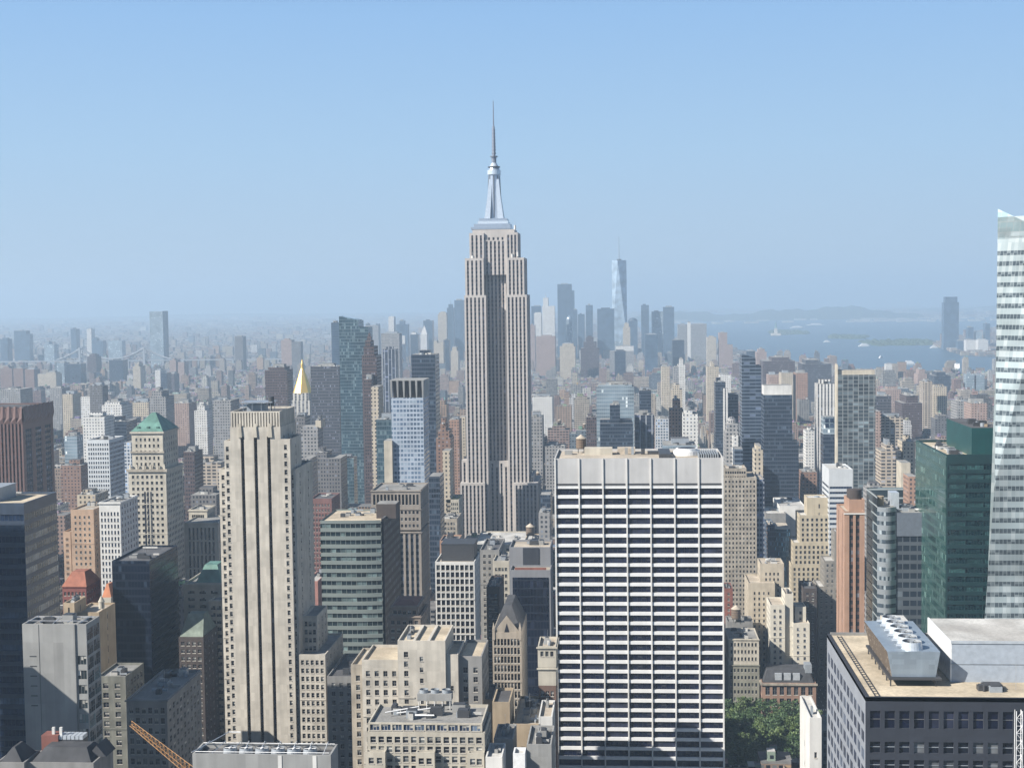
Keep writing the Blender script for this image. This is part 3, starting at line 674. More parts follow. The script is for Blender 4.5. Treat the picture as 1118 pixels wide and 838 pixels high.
mb = MB(); mb.box(lo[0]+2, lo[1]-2, Yf+3, Yf+3.3, lo[5]-.9, lo[5]+.5, RED); mb.build('terrace_rail', rt_, org)
# gabled gothic building
Yf = 560
t = px_tier(537.5, 569, 690, Yf, 34)
sgt = St(n=8, ww=.95, fh=3.5, wh=2.75, rec=.45, mx=.45, mt=2.2, glass=G_DARK, bars=(0, 1))
rt_, org = building('gabled_tower', 'buff gothic tower with a pointed gable and steep dark roof', 'building', [t], wall_mat('buff_stone', (0.36, 0.31, 0.25), amt=.2), sgt, RF_DARK, sgt, units=0, prot=(530, 572, 658, 786), lm='the gabled gothic tower', limit=90)
xc = (t[0]+t[1])/2; zg = Z(555, 672, Yf)
mb = MB(); ga = MC['buff_stone']
mb.poly([(t[0]+.4, Yf+.3, t[5]-.3), (t[1]-.4, Yf+.3, t[5]-.3), (xc, Yf+.3, zg), (t[0]+.4, Yf+1.2, t[5]-.3), (t[1]-.4, Yf+1.2, t[5]-.3), (xc, Yf+1.2, zg)], [(0, 1, 2), (4, 3, 5), (0, 2, 5, 3), (1, 4, 5, 2)], ga); mb.build('gable', rt_, org)
mb = MB(); mb.face([(xc-1+2*(k == 1)*1, Yf+.2, t[5]) if k < 2 else (xc, Yf+.2, t[5]+3.6) for k in range(3)], G_DARK); mb.build('gable_window', rt_, org)
mb = MB(); zr = zg+2.5
mb.poly([(t[0]+.1, Yf+1.3, t[5]-.5), (t[1]-.1, Yf+1.3, t[5]-.5), (t[1]-.1, t[3], t[5]-.5), (t[0]+.1, t[3], t[5]-.5), (xc-1.5, Yf+8, zr), (xc+1.5, Yf+8, zr), (xc+1.5, t[3]-5, zr), (xc-1.5, t[3]-5, zr)], [(0, 1, 5, 4), (1, 2, 6, 5), (2, 3, 7, 6), (3, 0, 4, 7), (4, 5, 6, 7)], SLATE); mb.build('steep_roof', rt_, org)
for k in range(2):
    mb = MB(); xx = (t[0]+.5, t[1]-.5)[k]; mb.box(xx-.5, xx+.5, Yf-.3, Yf+.7, t[5]-3, t[5]+1.5, ga); mb.frustum((xx, Yf+.2), .5, .5, t[5]+1.5, .05, .05, t[5]+4, ga); mb.build('pinnacle', rt_, org)
# hip-roofed brown building
Yf = 640
t = px_tier(424, 459, 672, Yf, 26); t2 = px_tier(427, 456, 661, Yf+2, 22, t[5]-1)
rt_, org = building('hip_roofed_tower', 'brown-grey stone tower with a small reddish hip roof beside the slim white grid tower', 'building', [t, t2], wall_mat('brown_grey_stone', (0.27, 0.22, 0.18), amt=.2), St(n=5, ww=1.6, fh=3.7, wh=1.9, rec=.4, mx=.6, mt=1.2, glass=G_DARK, bars=(1, 0)), RF_DARK, units=0, prot=(422, 466, 648, 705), cornice=.5)
mb = MB(); mb.frustum(((t2[0]+t2[1])/2, Yf+13), (t2[1]-t2[0])/2-.3, 10.5, t2[5]-.2, 2.5, 4, Z(445, 652, Yf+13), wall_mat('dull_red_roof', (0.19, 0.09, 0.07))); mb.build('hip_roof', rt_, org)
# big beige block
Yf = 480
m1 = px_tier(434, 486, 699, Yf, 24); l1 = px_tier(395, 434, 720, Yf+4, 22); r1 = px_tier(486, 500, 714, Yf+1, 20); r2 = px_tier(500, 526, 716, Yf+3, 24)
l0 = px_tier(383, 396, 725, Yf+9, 24)
sA = St(bay=2.5, ww=1.45, fh=3.3, wh=2.0, rec=.4, mx=.5, mt=3.2, glass=G_DARK, bars=(1, 1))
m1a = (m1[0], m1[0]+5.6, *m1[2:]); m1b = (m1[0]+5.6, m1[1], m1[2]-.01, m1[3], 0, m1[5], {'st': St(n=1, ww=1.2, fh=3.75, wh=1.7, rec=.3, mx=1.8, mt=4.5, glass=G_DARK, bars=(0, 1))})
m1c0 = m1b[0]+5
m1b = (m1b[0], m1c0, *m1b[2:]); m1c = (m1c0, m1[1], m1[2]-.01, m1[3], 0, m1[5], {'st': None})
building('beige_block', 'stepped beige masonry block with a tall blank wall in the bottom centre', 'building', [m1a, m1b, m1c, fix(l1, x1=m1[0]), fix(l0, x1=l1[0])+({'m': LIMED},), fix(r1, x0=m1[1])+({'st': St(n=1, ww=.9, fh=7.5, wh=1.8, rec=.3, mx=1.6, mt=8, glass=G_DARK, bars=(0, 1))},), fix(r2, x0=r1[1])+({'m': GREYM},)], LIME, sA, RF_BEIGE, units=3, prot=(383, 527, 697, 790), lm='the stepped beige block', limit=100)
# lower beige block with cooling towers on the roof
Yf = 430
t = px_tier(401, 529, 799, Yf, 13); tt = px_tier(403, 527, 789, Yf+3, 10)
sB = St(n=14, ww=1.7, fh=3.0, wh=2.0, rec=.4, mx=.5, mt=.9, glass=G_DARK, bars=(0, 1), frame=FRAMEW)
sT = St(n=10, ww=2.9, fh=2.4, wh=1.9, rec=.3, mx=.3, mt=.3, glass=G_BLUE, bars=(2, 0), frame=FRAMEW)
tt = (tt[0], tt[1], Yf+1.2, Yf+22, t[5]-.5, tt[5]+.6, {'st': sT})
t = (t[0], t[1], Yf, Yf+22, 0, t[5])
bays = []
for (a_, b_) in ((.0, .16), (.42, .58), (.86, 1)):
    bays.append((t[0]+(t[1]-t[0])*a_+(.01 if a_ else -.3), t[0]+(t[1]-t[0])*b_, Yf-2.4, Yf, 0, t[5]-5.5, {'st': St(n=2, ww=1.6, fh=3.3, wh=1.95, rec=.4, mx=.5, mt=1.1, glass=G_DARK, bars=(0, 1), frame=FRAMEW)}))
rt_, org = building('beige_block', 'lower cream office block with a glazed top storey along the bottom edge', 'building', [t, tt]+bays, TAN2, sB, RF_GREY, units=0, prot=(400, 531, 770, 838), lm='the lower cream block', limit=100)
zz = tt[5]
roof_units(rt_, org, t[0]+2, t[1]-2, Yf+5, Yf+20, zz-.9, 12, random.Random(3))
mb = MB(); mb.bar((t[0]+8, Yf+8, zz+1), (t[0]+18, Yf+12, zz+1.5), .35, WPAINT); mb.bar((t[0]+4, Yf+10, zz+.6), (t[0]+14, Yf+14, zz+1.4), .3, WPAINT); mb.bar((t[0]+14, Yf+6, zz+1), (t[0]+20, Yf+6, zz+1), .4, WPAINT); mb.build('duct', rt_, org)
o = root('cooling_tower', (X(470, 450), 450, zz-.9), 'row of three round-topped cooling towers on legs above the lower cream block', 'cooling tower')
mb = MB(); mb.box(-5.5, 5.5, -2, 2, 3, 5.2, GREYC, bottom=True); mb.build('casing', o)
for k in range(3): mb = MB(); mb.cyl((-3.6+3.6*k, 0), 1.4, 5.2, 6.3, GREYMET, n=18, cap=False); mb.cyl((-3.6+3.6*k, 0), 1.3, 5.2, 5.7, DARKM, n=18); mb.build('fan', o)
mb = MB()
for k in range(5):
    for q in (-1.8, 1.8): mb.bar((-5+2.5*k, q, 0), (-5+2.5*k, q, 3), .16, WPAINT)
mb.build('leg_frame', o)
# foreground roof with fans (bottom left of centre)
Yf = 330
t = px_tier(210, 361, 823, Yf, 8)
rt_, org = building('plant_roof_building', 'grey building whose roof of fans and white steel fills the bottom edge', 'building', [(t[0], t[1], Yf, Yf+8.5, 0, t[5])], GREYC, None, RF_DARK, None, units=0, prot=(208, 368, 808, 838), parapet=1.2)
for k in range(2): mb = MB(); mb.box(t[0]+(t[1]-t[0])*(.62+.25*k), t[0]+(t[1]-t[0])*(.63+.25*k)+.6, Yf-.12, Yf-.004, 0, t[5]-.2, WHITES); mb.build('pilaster', rt_, org)
for k in range(6):
    o = root('rooftop_fan', (t[0]+8+k*3.9, Yf+4.4, t[5]-1.2), 'one of six low round fans in a row on the roof at the bottom edge', 'fan', 'round fans on the bottom-edge roof')
    mb = MB(); mb.cyl((0, 0), 1.75, 0, 1.5, GREYMET, rb=1.55, n=20, cap=False); mb.cyl((0, 0), 1.5, 0, 1.2, DARKM, n=20); mb.build('casing', o)
    mb = MB(); 
    for a_ in range(4): mb.bar((0, 0, 1.35), (1.5*math.cos(a_*1.57), 1.5*math.sin(a_*1.57), 1.35), .12, WPAINT)
    mb.cyl((0, 0), .35, 1.2, 1.5, WPAINT, n=10); mb.build('blade', o)
mb = MB()
for k in range(9): mb.bar((t[0]+k*3.9, Yf+.6, t[5]-.6), (t[0]+k*3.9+(2 if k < 3 else 0), Yf+8, t[5]+.7), .13, WPAINT)
for q in (.7, 7.6): mb.bar((t[0]+.5, Yf+q, t[5]+.3), (t[1]-.5, Yf+q, t[5]+.3), .13, WPAINT)
mb.bar((t[0]-.5, Yf+1, t[5]), (t[0]+5, Yf+14, t[5]+1), .18, WPAINT); mb.bar((t[0]+5, Yf+14, t[5]+1), (t[0]+8, Yf+14, t[5]+1), .18, WPAINT); mb.build('steel_frame', rt_, org)
# crane
ca = at(143, 789, 370); cb = at(215, 846, 350)
o = root('tower_crane', tuple(cb), 'orange lattice crane jib rising from the bottom edge', 'crane')
mb = MB(); d = (ca-cb); L = d.length; d.normalize(); sx = Vector((0, 1, 0)); sz = d.cross(sx).normalized()
cor = [sx*1.2+sz*1.1, -sx*1.2+sz*1.1, -sx*.0-sz*1.3]
n_ = 16
for c_ in cor: mb.bar(c_, d*L+c_*.5, .12, CRANE)
for k in range(n_):
    for i in range(3):
        p_ = d*(L*k/n_)+cor[i]*(1-.5*k/n_); q_ = d*(L*(k+1)/n_)+cor[(i+1) % 3]*(1-.5*(k+1)/n_); mb.bar(p_, q_, .07, CRANE)
        mb.bar(d*(L*k/n_)+cor[i]*(1-.5*k/n_), d*(L*k/n_)+cor[(i+1) % 3]*(1-.5*k/n_), .07, CRANE)
mb.build('jib', o)
mb = MB(); mb.box(-1, 1, -1, 1, -cb.z, 0, CRANE); mb.build('mast', o)
mb = MB(); mb.box(-1.2, 1.6, -1.6, 1.6, -3, -.5, CRANE); mb.build('machinery_deck', o)
# dark hipped roofs at the bottom left
Yf = 350
t = px_tier(28, 102, 832, Yf, 12)
rt_, org = building('gabled_house', 'dark hip-roofed building with a red rooftop box in the bottom left corner', 'building', [(t[0], t[1], Yf, Yf+14, 0, t[5])], GREYM, None, RF_DARK, None, units=0, prot=(0, 116, 812, 838))
mb = MB(); mb.frustum(((t[0]+t[1])/2, Yf+7), (t[1]-t[0])/2-.6, 6.5, t[5]-.8, 5.5, 2.5, t[5]+2.6, SLATE); mb.build('hip_roof', rt_, org)
mb = MB(); mb.box(t[0]+.5, t[0]+5, Yf+9, Yf+13, t[5]-.8, t[5]+4.2, RED); mb.build('roof_box', rt_, org)
mb = MB(); 
for k in range(6): mb.box(t[0]+5+k*1.1, t[0]+5.9+k*1.1, Yf+9.5, Yf+13, t[5]+3, t[5]+4, ALU)
mb.box(t[0]+5, t[0]+11.5, Yf+9.5, Yf+13, t[5]-.8, t[5]+2.95, DARKM); mb.build('louvre_rack', rt_, org)
mb = MB(); xg = t[1]-1; mb.poly([(xg-2.5, Yf+5, t[5]), (xg+2.5, Yf+5, t[5]), (xg, Yf+5, t[5]+3), (xg-2.5, Yf+12, t[5]), (xg+2.5, Yf+12, t[5]), (xg, Yf+12, t[5]+3)], [(0, 1, 2), (0, 2, 5, 3), (1, 4, 5, 2), (4, 3, 5)], SLATE); mb.build('dormer', rt_, org)
for k in range(2): mb = MB(); mb.box(t[0]+3+k*2, t[0]+3.7+k*2, Yf+10, Yf+10.7, t[5]+4, t[5]+6, WHITES); mb.build('chimney', rt_, org)
rt_, org = building('turreted_house', 'small gabled turret with a steep dark roof at the bottom left edge', 'building', [(X(-14, Yf), X(17, Yf), Yf-2, Yf+8, 0, Z(5, 829, Yf))], GREYM, None, RF_DARK, None, units=0, prot=(0, 20, 820, 838))
mb = MB(); mb.frustum(((X(-14, Yf)+X(17, Yf))/2, Yf+3), 3.2, 4.7, Z(5, 829, Yf)-.5, .3, 2.5, Z(5, 829, Yf)+3.2, SLATE); mb.build('hip_roof', rt_, org)
# grey classical block
Yf = 480
t = px_tier(138, 182, 763, Yf, 40)
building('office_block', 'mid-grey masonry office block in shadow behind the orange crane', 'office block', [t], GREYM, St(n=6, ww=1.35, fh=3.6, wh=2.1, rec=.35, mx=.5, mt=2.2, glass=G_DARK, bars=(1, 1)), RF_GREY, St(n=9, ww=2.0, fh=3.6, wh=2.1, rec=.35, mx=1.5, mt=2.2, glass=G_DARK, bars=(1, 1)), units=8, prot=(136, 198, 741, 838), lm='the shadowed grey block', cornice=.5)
Yf = 640
building('office_block', 'greenish-grey loft block with a curved broken outline behind the small concrete tower', 'office block', [px_tier(106, 137, 738, 560, 22), px_tier(125, 150, 728, 645, 10)], wall_mat('olive_grey_stone', (0.2, 0.2, 0.17), amt=.35), St(bay=4, ww=2.2, fh=3.9, wh=2.2, mt=2, glass=G_DARK), RF_GREY, units=3, prot=(104, 140, 726, 810))
# group between the dark glass box and the limestone strip tower
Yf = 700
t = px_tier(200, 242, 637, Yf, 30)
rt_, org = building('hip_roofed_block', 'white stone block with a green copper hip roof left of the limestone strip tower', 'building', [t, px_tier(228, 243, 655, Yf-14, 12, 0, {'st': St(n=2, ww=2.4, fh=3.5, wh=1.9, rec=.35, mx=.6, mt=2, glass=G_DARK)})], TAN2, St(n=3, ww=3.4, fh=3.6, wh=1.7, rec=.4, mx=1, mt=2.5, glass=G_DARK, bars=(3, 0)), RF_GREY, units=0, prot=(196, 244, 612, 716), cornice=.5)
mb = MB(); mb.frustum(((t[0]+t[1])/2+2, Yf+14), 6.8, 10, t[5]-.8, 3.2, 5, Z(222, 614, Yf+14), COPPER); mb.box((t[0]+t[1])/2-5.6, (t[0]+t[1])/2+9.6, Yf+3.4, Yf+24.6, t[5]-.85, t[5]-.2, TAN2); mb.build('hip_roof', rt_, org)
Yf = 660
t = px_tier(195, 222, 695, Yf, 24)
rt_, org = building('mansard_block', 'dark brick block under a sloping grey-green mansard right of the navy glass box', 'building', [t], BROWND, St(n=4, ww=1.6, fh=3.6, wh=1.9, mx=.6, mt=1.5), RF_DARK, units=0, prot=(195, 226, 666, 745))
mb = MB(); mb.frustum(((t[0]+t[1])/2, Yf+12), (t[1]-t[0])/2-.3, 11.5, t[5]-.5, (t[1]-t[0])/2-2.2, 3, Z(208, 668, Yf+12), wall_mat('grey_green_slate', (0.2, 0.24, 0.2), amt=.3)); mb.build('mansard_roof', rt_, org)
building('beige_block', 'sunlit classical block with tall pilasters behind the green hip roof', 'building', [px_tier(201, 238, 570, 900, 30), px_tier(206, 226, 556, 925, 20)], TAN2, St(n=7, ww=1.3, fh=9, wh=8, rec=.7, mx=2, mt=3, glass=G_DARK, bars=(0, 0)), RF_GREY, units=5, prot=(200, 239, 556, 606), cornice=.6)
building('brick_block', 'pinkish tan brick block with stepped left shoulder left of the green-pyramid tower', 'building', [px_tier(77, 102, 556, 850, 34), px_tier(69, 77, 580, 852, 20)], wall_mat('pink_tan_brick', (0.42, 0.29, 0.20)), St(n=4, ww=1.2, fh=3.6, wh=1.7, mx=1.4, mt=3), RF_TAN, St(n=5, ww=1.3, fh=3.6, wh=1.7), units=3, prot=(68, 118, 554, 605))
building('white_block', 'ornate white terracotta tower immediately left of the green-pyramid tower', 'building', [px_tier(108, 131, 548, 800, 30)], WHITES, St(n=6, ww=1.0, fh=3.6, wh=2.2, mx=.5, mt=5, glass=G_BLUE, bars=(0, 0)), RF_GREY, St(n=6, ww=1.6, fh=3.6, wh=2, mx=1), units=5, prot=(106, 140, 545, 612), cornice=.6)
building('grid_tower', 'blue-white gridded slab above the ornate white tower', 'office tower', [px_tier(95, 119, 480, 1100, 34)], wall_mat('cool_white', (0.55, 0.58, 0.6), amt=.08), St(n=9, ww=1.1, fh=3.6, wh=1.9, rec=.4, mx=.4, mt=2, glass=G_BLUE, bars=(0, 0)), RF_GREY, St(n=11, ww=2.2, fh=3.6, wh=2.0, rec=.3, mx=.4, mt=2, glass=G_BLUE, bars=(0, 0)), units=4, prot=(94, 135, 477, 546), lm='the blue-white gridded slab')
Yf = 640
t = px_tier(68, 94, 640, Yf, 18)
rt_, org = building('red_roofed_house', 'dark red brick block with a bright red hip roof right of the blue-grey office', 'building', [t], wall_mat('dark_red_brick', (0.2, 0.07, 0.06)), St(n=6, ww=1, fh=3.6, wh=1.8, mx=.4, mt=1.6), RF_DARK, units=0, prot=(67, 98, 620, 672), cornice=.3, lm='the red hip roof')
mb = MB(); mb.frustum(((t[0]+t[1])/2, Yf+9), (t[1]-t[0])/2+.3, 9.2, t[5]-.05, 3, 3.4, Z(82, 622, Yf+9), REDTILE); mb.build('hip_roof', rt_, org)
Yf = 740
t = px_tier(110, 121, 652, Yf, 12)
rt_, org = building('tiled_roof_house', 'narrow block with a steep orange-tiled roof left of the navy glass box', 'building', [t], TAN2, None, RF_TAN, units=0, prot=(109, 122, 634, 662))
mb = MB(); mb.frustum(((t[0]+t[1])/2, Yf+6), 2.6, 5, t[5]-.3, .6, 3, Z(115, 636, Yf+6), wall_mat('orange_tile', (.5, .2, .1))); mb.build('steep_roof', rt_, org)
Yf = 600
t = px_tier(69, 81, 658, Yf, 14)
rt_, org = building('church_tower_block', 'sandy stone block with a small domed cupola below the red hip roof', 'building', [t, px_tier(81, 108, 668, Yf+3, 20)], TAN, St(n=1, ww=.8, fh=5, wh=3, mx=1, mt=1), RF_TAN, units=6, prot=(68, 110, 652, 676))
mb = MB(); xc = X(97, Yf); z_ = Z(97, 668, Yf); mb.cyl((xc, Yf+8), 1.3, z_, z_+3, TAN2, n=10); mb.cyl((xc, Yf+8), 1.5, z_+3, z_+5.5, TAN2, rb=.2, n=10); mb.build('cupola', rt_, org)
# small roofs in the bottom centre
def small(label, xl, xr, yt, Y, dep, m, rf=RF_GREY, st=None, units=2, name='low_building', yb=838, **k):
    return building(name, label, 'building', [px_tier(xl, xr, yt, Y, dep)], m, st, rf, units=units, prot=(xl, xr, yt, yb), **k)
s2 = St(bay=3, ww=1.4, fh=3.6, wh=1.9, mt=2)
small('blank beige box-shaped building below the gabled gothic tower', 537.5, 556.5, 766, 470, 18, TAN, RF_DARK, units=0)
small('grey low roof between the stepped beige block and the gabled tower', 524, 538, 763, 490, 20, GREYM, RF_DARK, st=s2, units=1)
small('pale grey stair block with roof units at the bottom centre', 539, 560, 806, 445, 16, GREYC, RF_GREY, units=3)
small('little white roof box at the bottom centre edge', 560, 573, 822, 420, 6, WPAINT, RF_LIGHT, units=0)
small('white flat-roofed annexe beside the lower cream block', 530, 548, 826, 425, 14, WHITES, RF_LIGHT, units=2)
small('tan roof crowded with ducts and vents left of the broad white slab', 560, 590, 790, 470, 34, TAN, RF_TAN, units=9)
small('grey roof with sheet-metal ducts in front of the tan crowded roof', 575, 602, 812, 440, 20, GREYC, RF_GREY, units=8)
small('narrow pale stone building squeezed against the left edge of the white slab', 588, 603, 782, 470, 20, WHITES, RF_TAN, st=s2, units=1, yb=800)
t = px_tier(587, 607, 705, 500, 14)
tb = (t[0]+.15, t[1]-.15, 500.15, 514, 0, Z(597, 748, 500), {'m': BROWN, 'st': St(n=3, ww=1.1, fh=3.5, wh=1.9, rec=.3, mx=.5, mt=1.2, glass=G_DARK, bars=(1, 1), frame=FRAMEW), 'nocorn': 1})
tm = (t[0]+.1, t[1]-.1, 500.1, 514, tb[5], Z(597, 728, 500), {'st': St(n=3, ww=1.2, fh=6.4, wh=5.2, rec=.5, mx=.6, mt=.4, glass=G_DARK, bars=(0, 1))})
tp = (t[0], t[1], 500, 514.5, tm[5], t[5], {'st': St(n=3, ww=1.1, fh=3.6, wh=1.9, rec=.4, mx=.6, mt=1, glass=G_DARK, bars=(1, 0))})
building('brick_block', 'brown brick building with an ornate pale classical top beside the white slab', 'building', [tb, tm, tp], TAN2, None, RF_TAN, units=3, prot=(586, 607, 700, 786), cornice=.5)
small('long low white-roofed block with beige front below the giant spired skyscraper', 517, 572, 594, 1050, 60, TAN2, RF_LIGHT, st=St(bay=4, ww=2, fh=4, wh=2.2, mt=2), units=6, yb=606, name='loft_block')
small('beige loft block with roof tank right of the long white-roofed block', 572, 592, 592, 1055, 40, TAN, RF_LIGHT, st=St(bay=4, ww=2, fh=4, wh=2.2, mt=2), units=3, yb=604, name='loft_block')
q_ = at(579, 586, 1075); water_tank(q_.x, 1075, Z(580, 592, 1055)-.5, 3.2, 'water tank on the beige loft roof below the giant spired skyscraper')
small('low beige loft with a pale green roof left of the giant spired skyscraper', 487.5, 501, 545, 1150, 30, TAN2, roof_mat('green_roof', (.3, .36, .15)), st=St(n=6, ww=1, fh=3.6, wh=2.2, mx=.4, mt=2), units=1, yb=568, name='loft_block')
small('squat beige loft with cornice below the pale green roof', 480, 499, 566, 1060, 30, LIMED, RF_GREY, st=St(n=5, ww=1.4, fh=3.6, wh=2.2, mt=2), units=6, yb=588, name='loft_block')
small('low red-brown roof block behind the slim white grid tower', 480, 500, 590, 930, 24, ORANGE, RF_GREY, units=3, yb=596)
small('grey loft block seen between the grid tower and the dark glass centre tower', 524, 545, 600, 820, 40, GREYM, RF_DARK, st=s2, units=5, yb=640, name='loft_block')
small('beige-windowed loft block beside the grey glass-centre tower', 538, 556, 612, 800, 30, TAN2, RF_GREY, st=St(n=4, ww=1.4, fh=3.7, wh=2, mt=3), units=4, yb=660, name='loft_block')
small('dark narrow building with pale window pairs right of the slim white grid tower', 531, 545, 640, 730, 30, BROWND, RF_DARK, st=St(n=3, ww=1.5, fh=3.7, wh=2, mt=3, glass=G_BLUE), units=2, yb=668, name='loft_block')
small('grey brick loft block between the limestone tower base and the beige block', 357, 396, 738, 600, 40, GREYM, RF_DARK, st=St(bay=3, ww=1.5, fh=3.8, wh=2.1, mt=2), units=3, yb=838, name='loft_block')
small('pale loft with arched top windows under the bow-fronted office', 369, 396, 727, 640, 16, TAN2, RF_TAN, st=St(n=4, ww=1.9, fh=4, wh=2.2, mt=1.2), units=1, yb=760, name='loft_block')
small('red-roofed low block left of the bow-fronted office', 334, 347, 634, 760, 30, wall_mat('pale_red', (.4, .2, .17)), RF_LIGHT, units=3, yb=650)
small('red-brown brick block with stepped top between limestone tower and bow-fronted office', 339, 362, 544, 1000, 30, wall_mat('rose_brick', (.2, .10, .09)), RF_DARK, st=St(n=6, ww=1.2, fh=3.6, wh=1.8, mt=3), units=2, yb=590, name='brick_block')

building('office_block', 'taller grey tower beyond the left edge, behind the tall grey slab', 'office block', [(-300, -245, 405, 455, 0, 240)], GREYC, St(bay=4, ww=2.4, mt=2), RF_GREY, units=2)  # unseen tower, put in so its shadow reaches the grey block behind the crane
# unseen slab added beyond the left edge to shade the small grey tower
building('office_block', 'tall grey office slab just beyond the left edge of the picture', 'office block', [(-245, -207, 338, 378, 0, 184)], GREYC, St(bay=4, ww=2.4, mt=2), RF_GREY, units=2)
PROT.append((795, 886, 772, 838, 700)); PROT.append((60, 200, 378, 396, 5150))
# ---------------------------------------------------------------- right-hand side
# dark panelled block with the gravel roof and cooling plant
Yf = 325; RZ = 168.9
x0, x1, y1 = 54.3, 150.0, 386
sF = St(bay=3.22, ww=2.35, fh=5.4, wh=3.6, rec=.55, mx=.55, mt=2.2, glass=G_NAVY, bars=(0, 0), n=29)
sE = St(ww=3.9, fh=4.15, wh=2.6, rec=.35, mx=1, mt=3.6, glass=G_SIDE, bars=(1, 0), n=11, kind='pane')
LATT = wall_mat('pale_precast_fins', (0.22, 0.235, 0.26), amt=.1, streak=False)
rt_ = root('office_block', (100, 355, 0), 'dark panelled office block with a sandy gravel roof in the bottom right corner', 'office block')
org = (100, 355, 0); wall = MB(); fr = []; sdw = []
grid_wall(wall, (x0, Yf), (x1, Yf), RZ-9.2, RZ, St(n=29, ww=2.3, fh=5.0, wh=4.0, rec=.55, mx=.55, mt=2.6, glass=G_NAVY, bars=(0, 1), kind='pane'), GREYD, fr)
sF2 = St(n=29, ww=2.3, fh=4.15, wh=2.6, rec=.55, mx=.55, mt=0.2, glass=glass_mat('office_pane', (0.008, 0.011, 0.02), (0.16, 0.17, 0.18), .35, .2), bars=(0, 1), frame=GREYMET, kind='pane')
grid_wall(wall, (x0, Yf), (x1, Yf), 0, RZ-9.2, sF2, GREYD, fr)
wall.face([(x1, Yf, 0), (x1, y1, 0), (x1, y1, RZ), (x1, Yf, RZ)], GREYD); wall.face([(x1, y1, 0), (x0, y1, 0), (x0, y1, RZ), (x1, y1, RZ)], GREYD)
wall.build('wall', rt_, org)
sw = MB(); grid_wall(sw, (x0, y1), (x0, Yf), 0, RZ, sE, LATT, sdw, .2); sw.build('side_wall', rt_, org)
fr.sort(key=lambda q: -q[0][2]); sdw.sort(key=lambda q: -q[0][2])
vis_f = [q for q in fr if q[0][0] < 97 and q[0][2] > 144]; ids = set(map(id, vis_f))
place_windows(rt_, vis_f[:45]+sdw[:55]+vis_f[45:]+[q for q in fr if id(q) not in ids]+sdw[55:], org, 100)
mb = MB(); mb.box(x0+.8, x1-.5, Yf+.8, y1-.8, RZ-1, RZ-.15, RF_BEIGE); mb.build('roof', rt_, org)
mb = MB()
mb.box(x0, x0+.8, Yf, y1, RZ-.9, RZ+.12, GREYD); mb.box(x0+.8, x1, Yf, Yf+.5, RZ-.9, RZ+.1, GREYD); mb.box(x0+.8, x1, y1-.9, y1, RZ-.9, RZ+.5, GREYM); mb.build('parapet', rt_, org)
mb = MB(); mb.box(x0+2.3, x0+2.45, Yf+1, y1-2, RZ-.15, RZ+.05, DARKM); mb.box(x0+3.3, x0+3.45, Yf+1, y1-2, RZ-.15, RZ+.05, DARKM)
for k in range(28): mb.box(x0+2.45, x0+3.3, Yf+1+k*2.1, Yf+1.2+k*2.1, RZ-.15, RZ+.02, DARKM)
mb.build('window_washing_rail', rt_, org)
mb = MB()   # rooftop plant house
mb.box(76.5, 108, 339, 364, RZ-.15, 178.2, BLUEPANEL, top=RF_LIGHT); mb.box(76.3, 108.2, 338.8, 339.1, 177.9, 178.5, ALU, bottom=True); mb.box(76.2, 76.5, 339, 364.2, RZ, 178.4, WPAINT, bottom=True)
mb.box(76.3, 108.2, 338.86, 338.99, 173.0, 173.15, GREYMET, bottom=True)
ph = mb.build('plant_house', rt_, org)
mb = MB(); mb.box(88.6, 90, 338.85, 338.99, RZ-.1, RZ+2.4, DARKM); mb.build('door', ph, (0, 0, 0))
mb = MB(); mb.box(75.9, 76.2, 345, 347, RZ+3, RZ+5.4, GREYMET, bottom=True); mb.build('vent', ph, (0, 0, 0))
mb = MB(); mb.box(82, 85, 350, 350.5, 178.2, 178.6, WPAINT); mb.box(87, 90, 347, 347.4, 178.2, 178.5, WPAINT); mb.box(91, 96, 341, 344, 178.2, 178.7, GREYC, top=DARKM); mb.build('skylight', ph, (0, 0, 0))
mb = MB(); mb.box(68, 74, 372, 384, RZ-.15, 174.5, TAN2, top=RF_LIGHT); mb.build('stair_house', rt_, org)
mb = MB(); mb.cyl((82, 331), .3, RZ-.1, RZ+1.3, DARKM); mb.build('roof_unit', rt_, org)
roof_units(rt_, org, 79, 100, 328, 337, RZ-.15, 4, random.Random(2), [GREYMET, DARKM]); roof_units(rt_, org, 66, 98, 367, 383, RZ-.15, 6, random.Random(5))
FOOT.append((x0, x1, Yf, y1)); PROT.append((888, 1118, 674, 838, Yf)); LM.append((1000, 800, 'the dark panelled block'))
o = root('cooling_tower', (67, 350, RZ-.15), 'long sheet-metal cooling tower with six big fans on the sandy gravel roof', 'cooling tower')
CT = wall_mat('louvred_sheet_metal', (0.30, 0.36, 0.42), rough=.4, metal=.3, amt=.12, panel=(1.4, 1.2))
mb = MB()
vs_ = [(-5.0, -15, 2.2), (5.0, -15, 2.2), (5.0, 15.5, 2.2), (-5.0, 15.5, 2.2), (-6.2, -15.6, 8.3), (5.9, -15.6, 8.3), (5.9, 16, 8.3), (-6.2, 16, 8.3)]
mb.poly(vs_, [(0, 1, 5, 4), (1, 2, 6, 5), (2, 3, 7, 6), (3, 2, 1, 0), (4, 5, 6, 7)], CT); mb.poly(vs_, [(3, 0, 4, 7)], facade_mat('rusty_louvres', (0.16, .12, .08), (.05, .04, .035), bay=1.0, ww=.7, fh=.7, wh=.6, rough=.8)); mb.build('casing', o)
mb = MB()
for k in range(7): 
    for q in (-5.4, 4.8): mb.box(q, q+.3, -15+k*5, -14.7+k*5, 0, 2.2, DARKM)
mb.box(-5.8, 6.2, -16, 16, 1.7, 2.15, DARKM, bottom=True); mb.build('leg_frame', o)
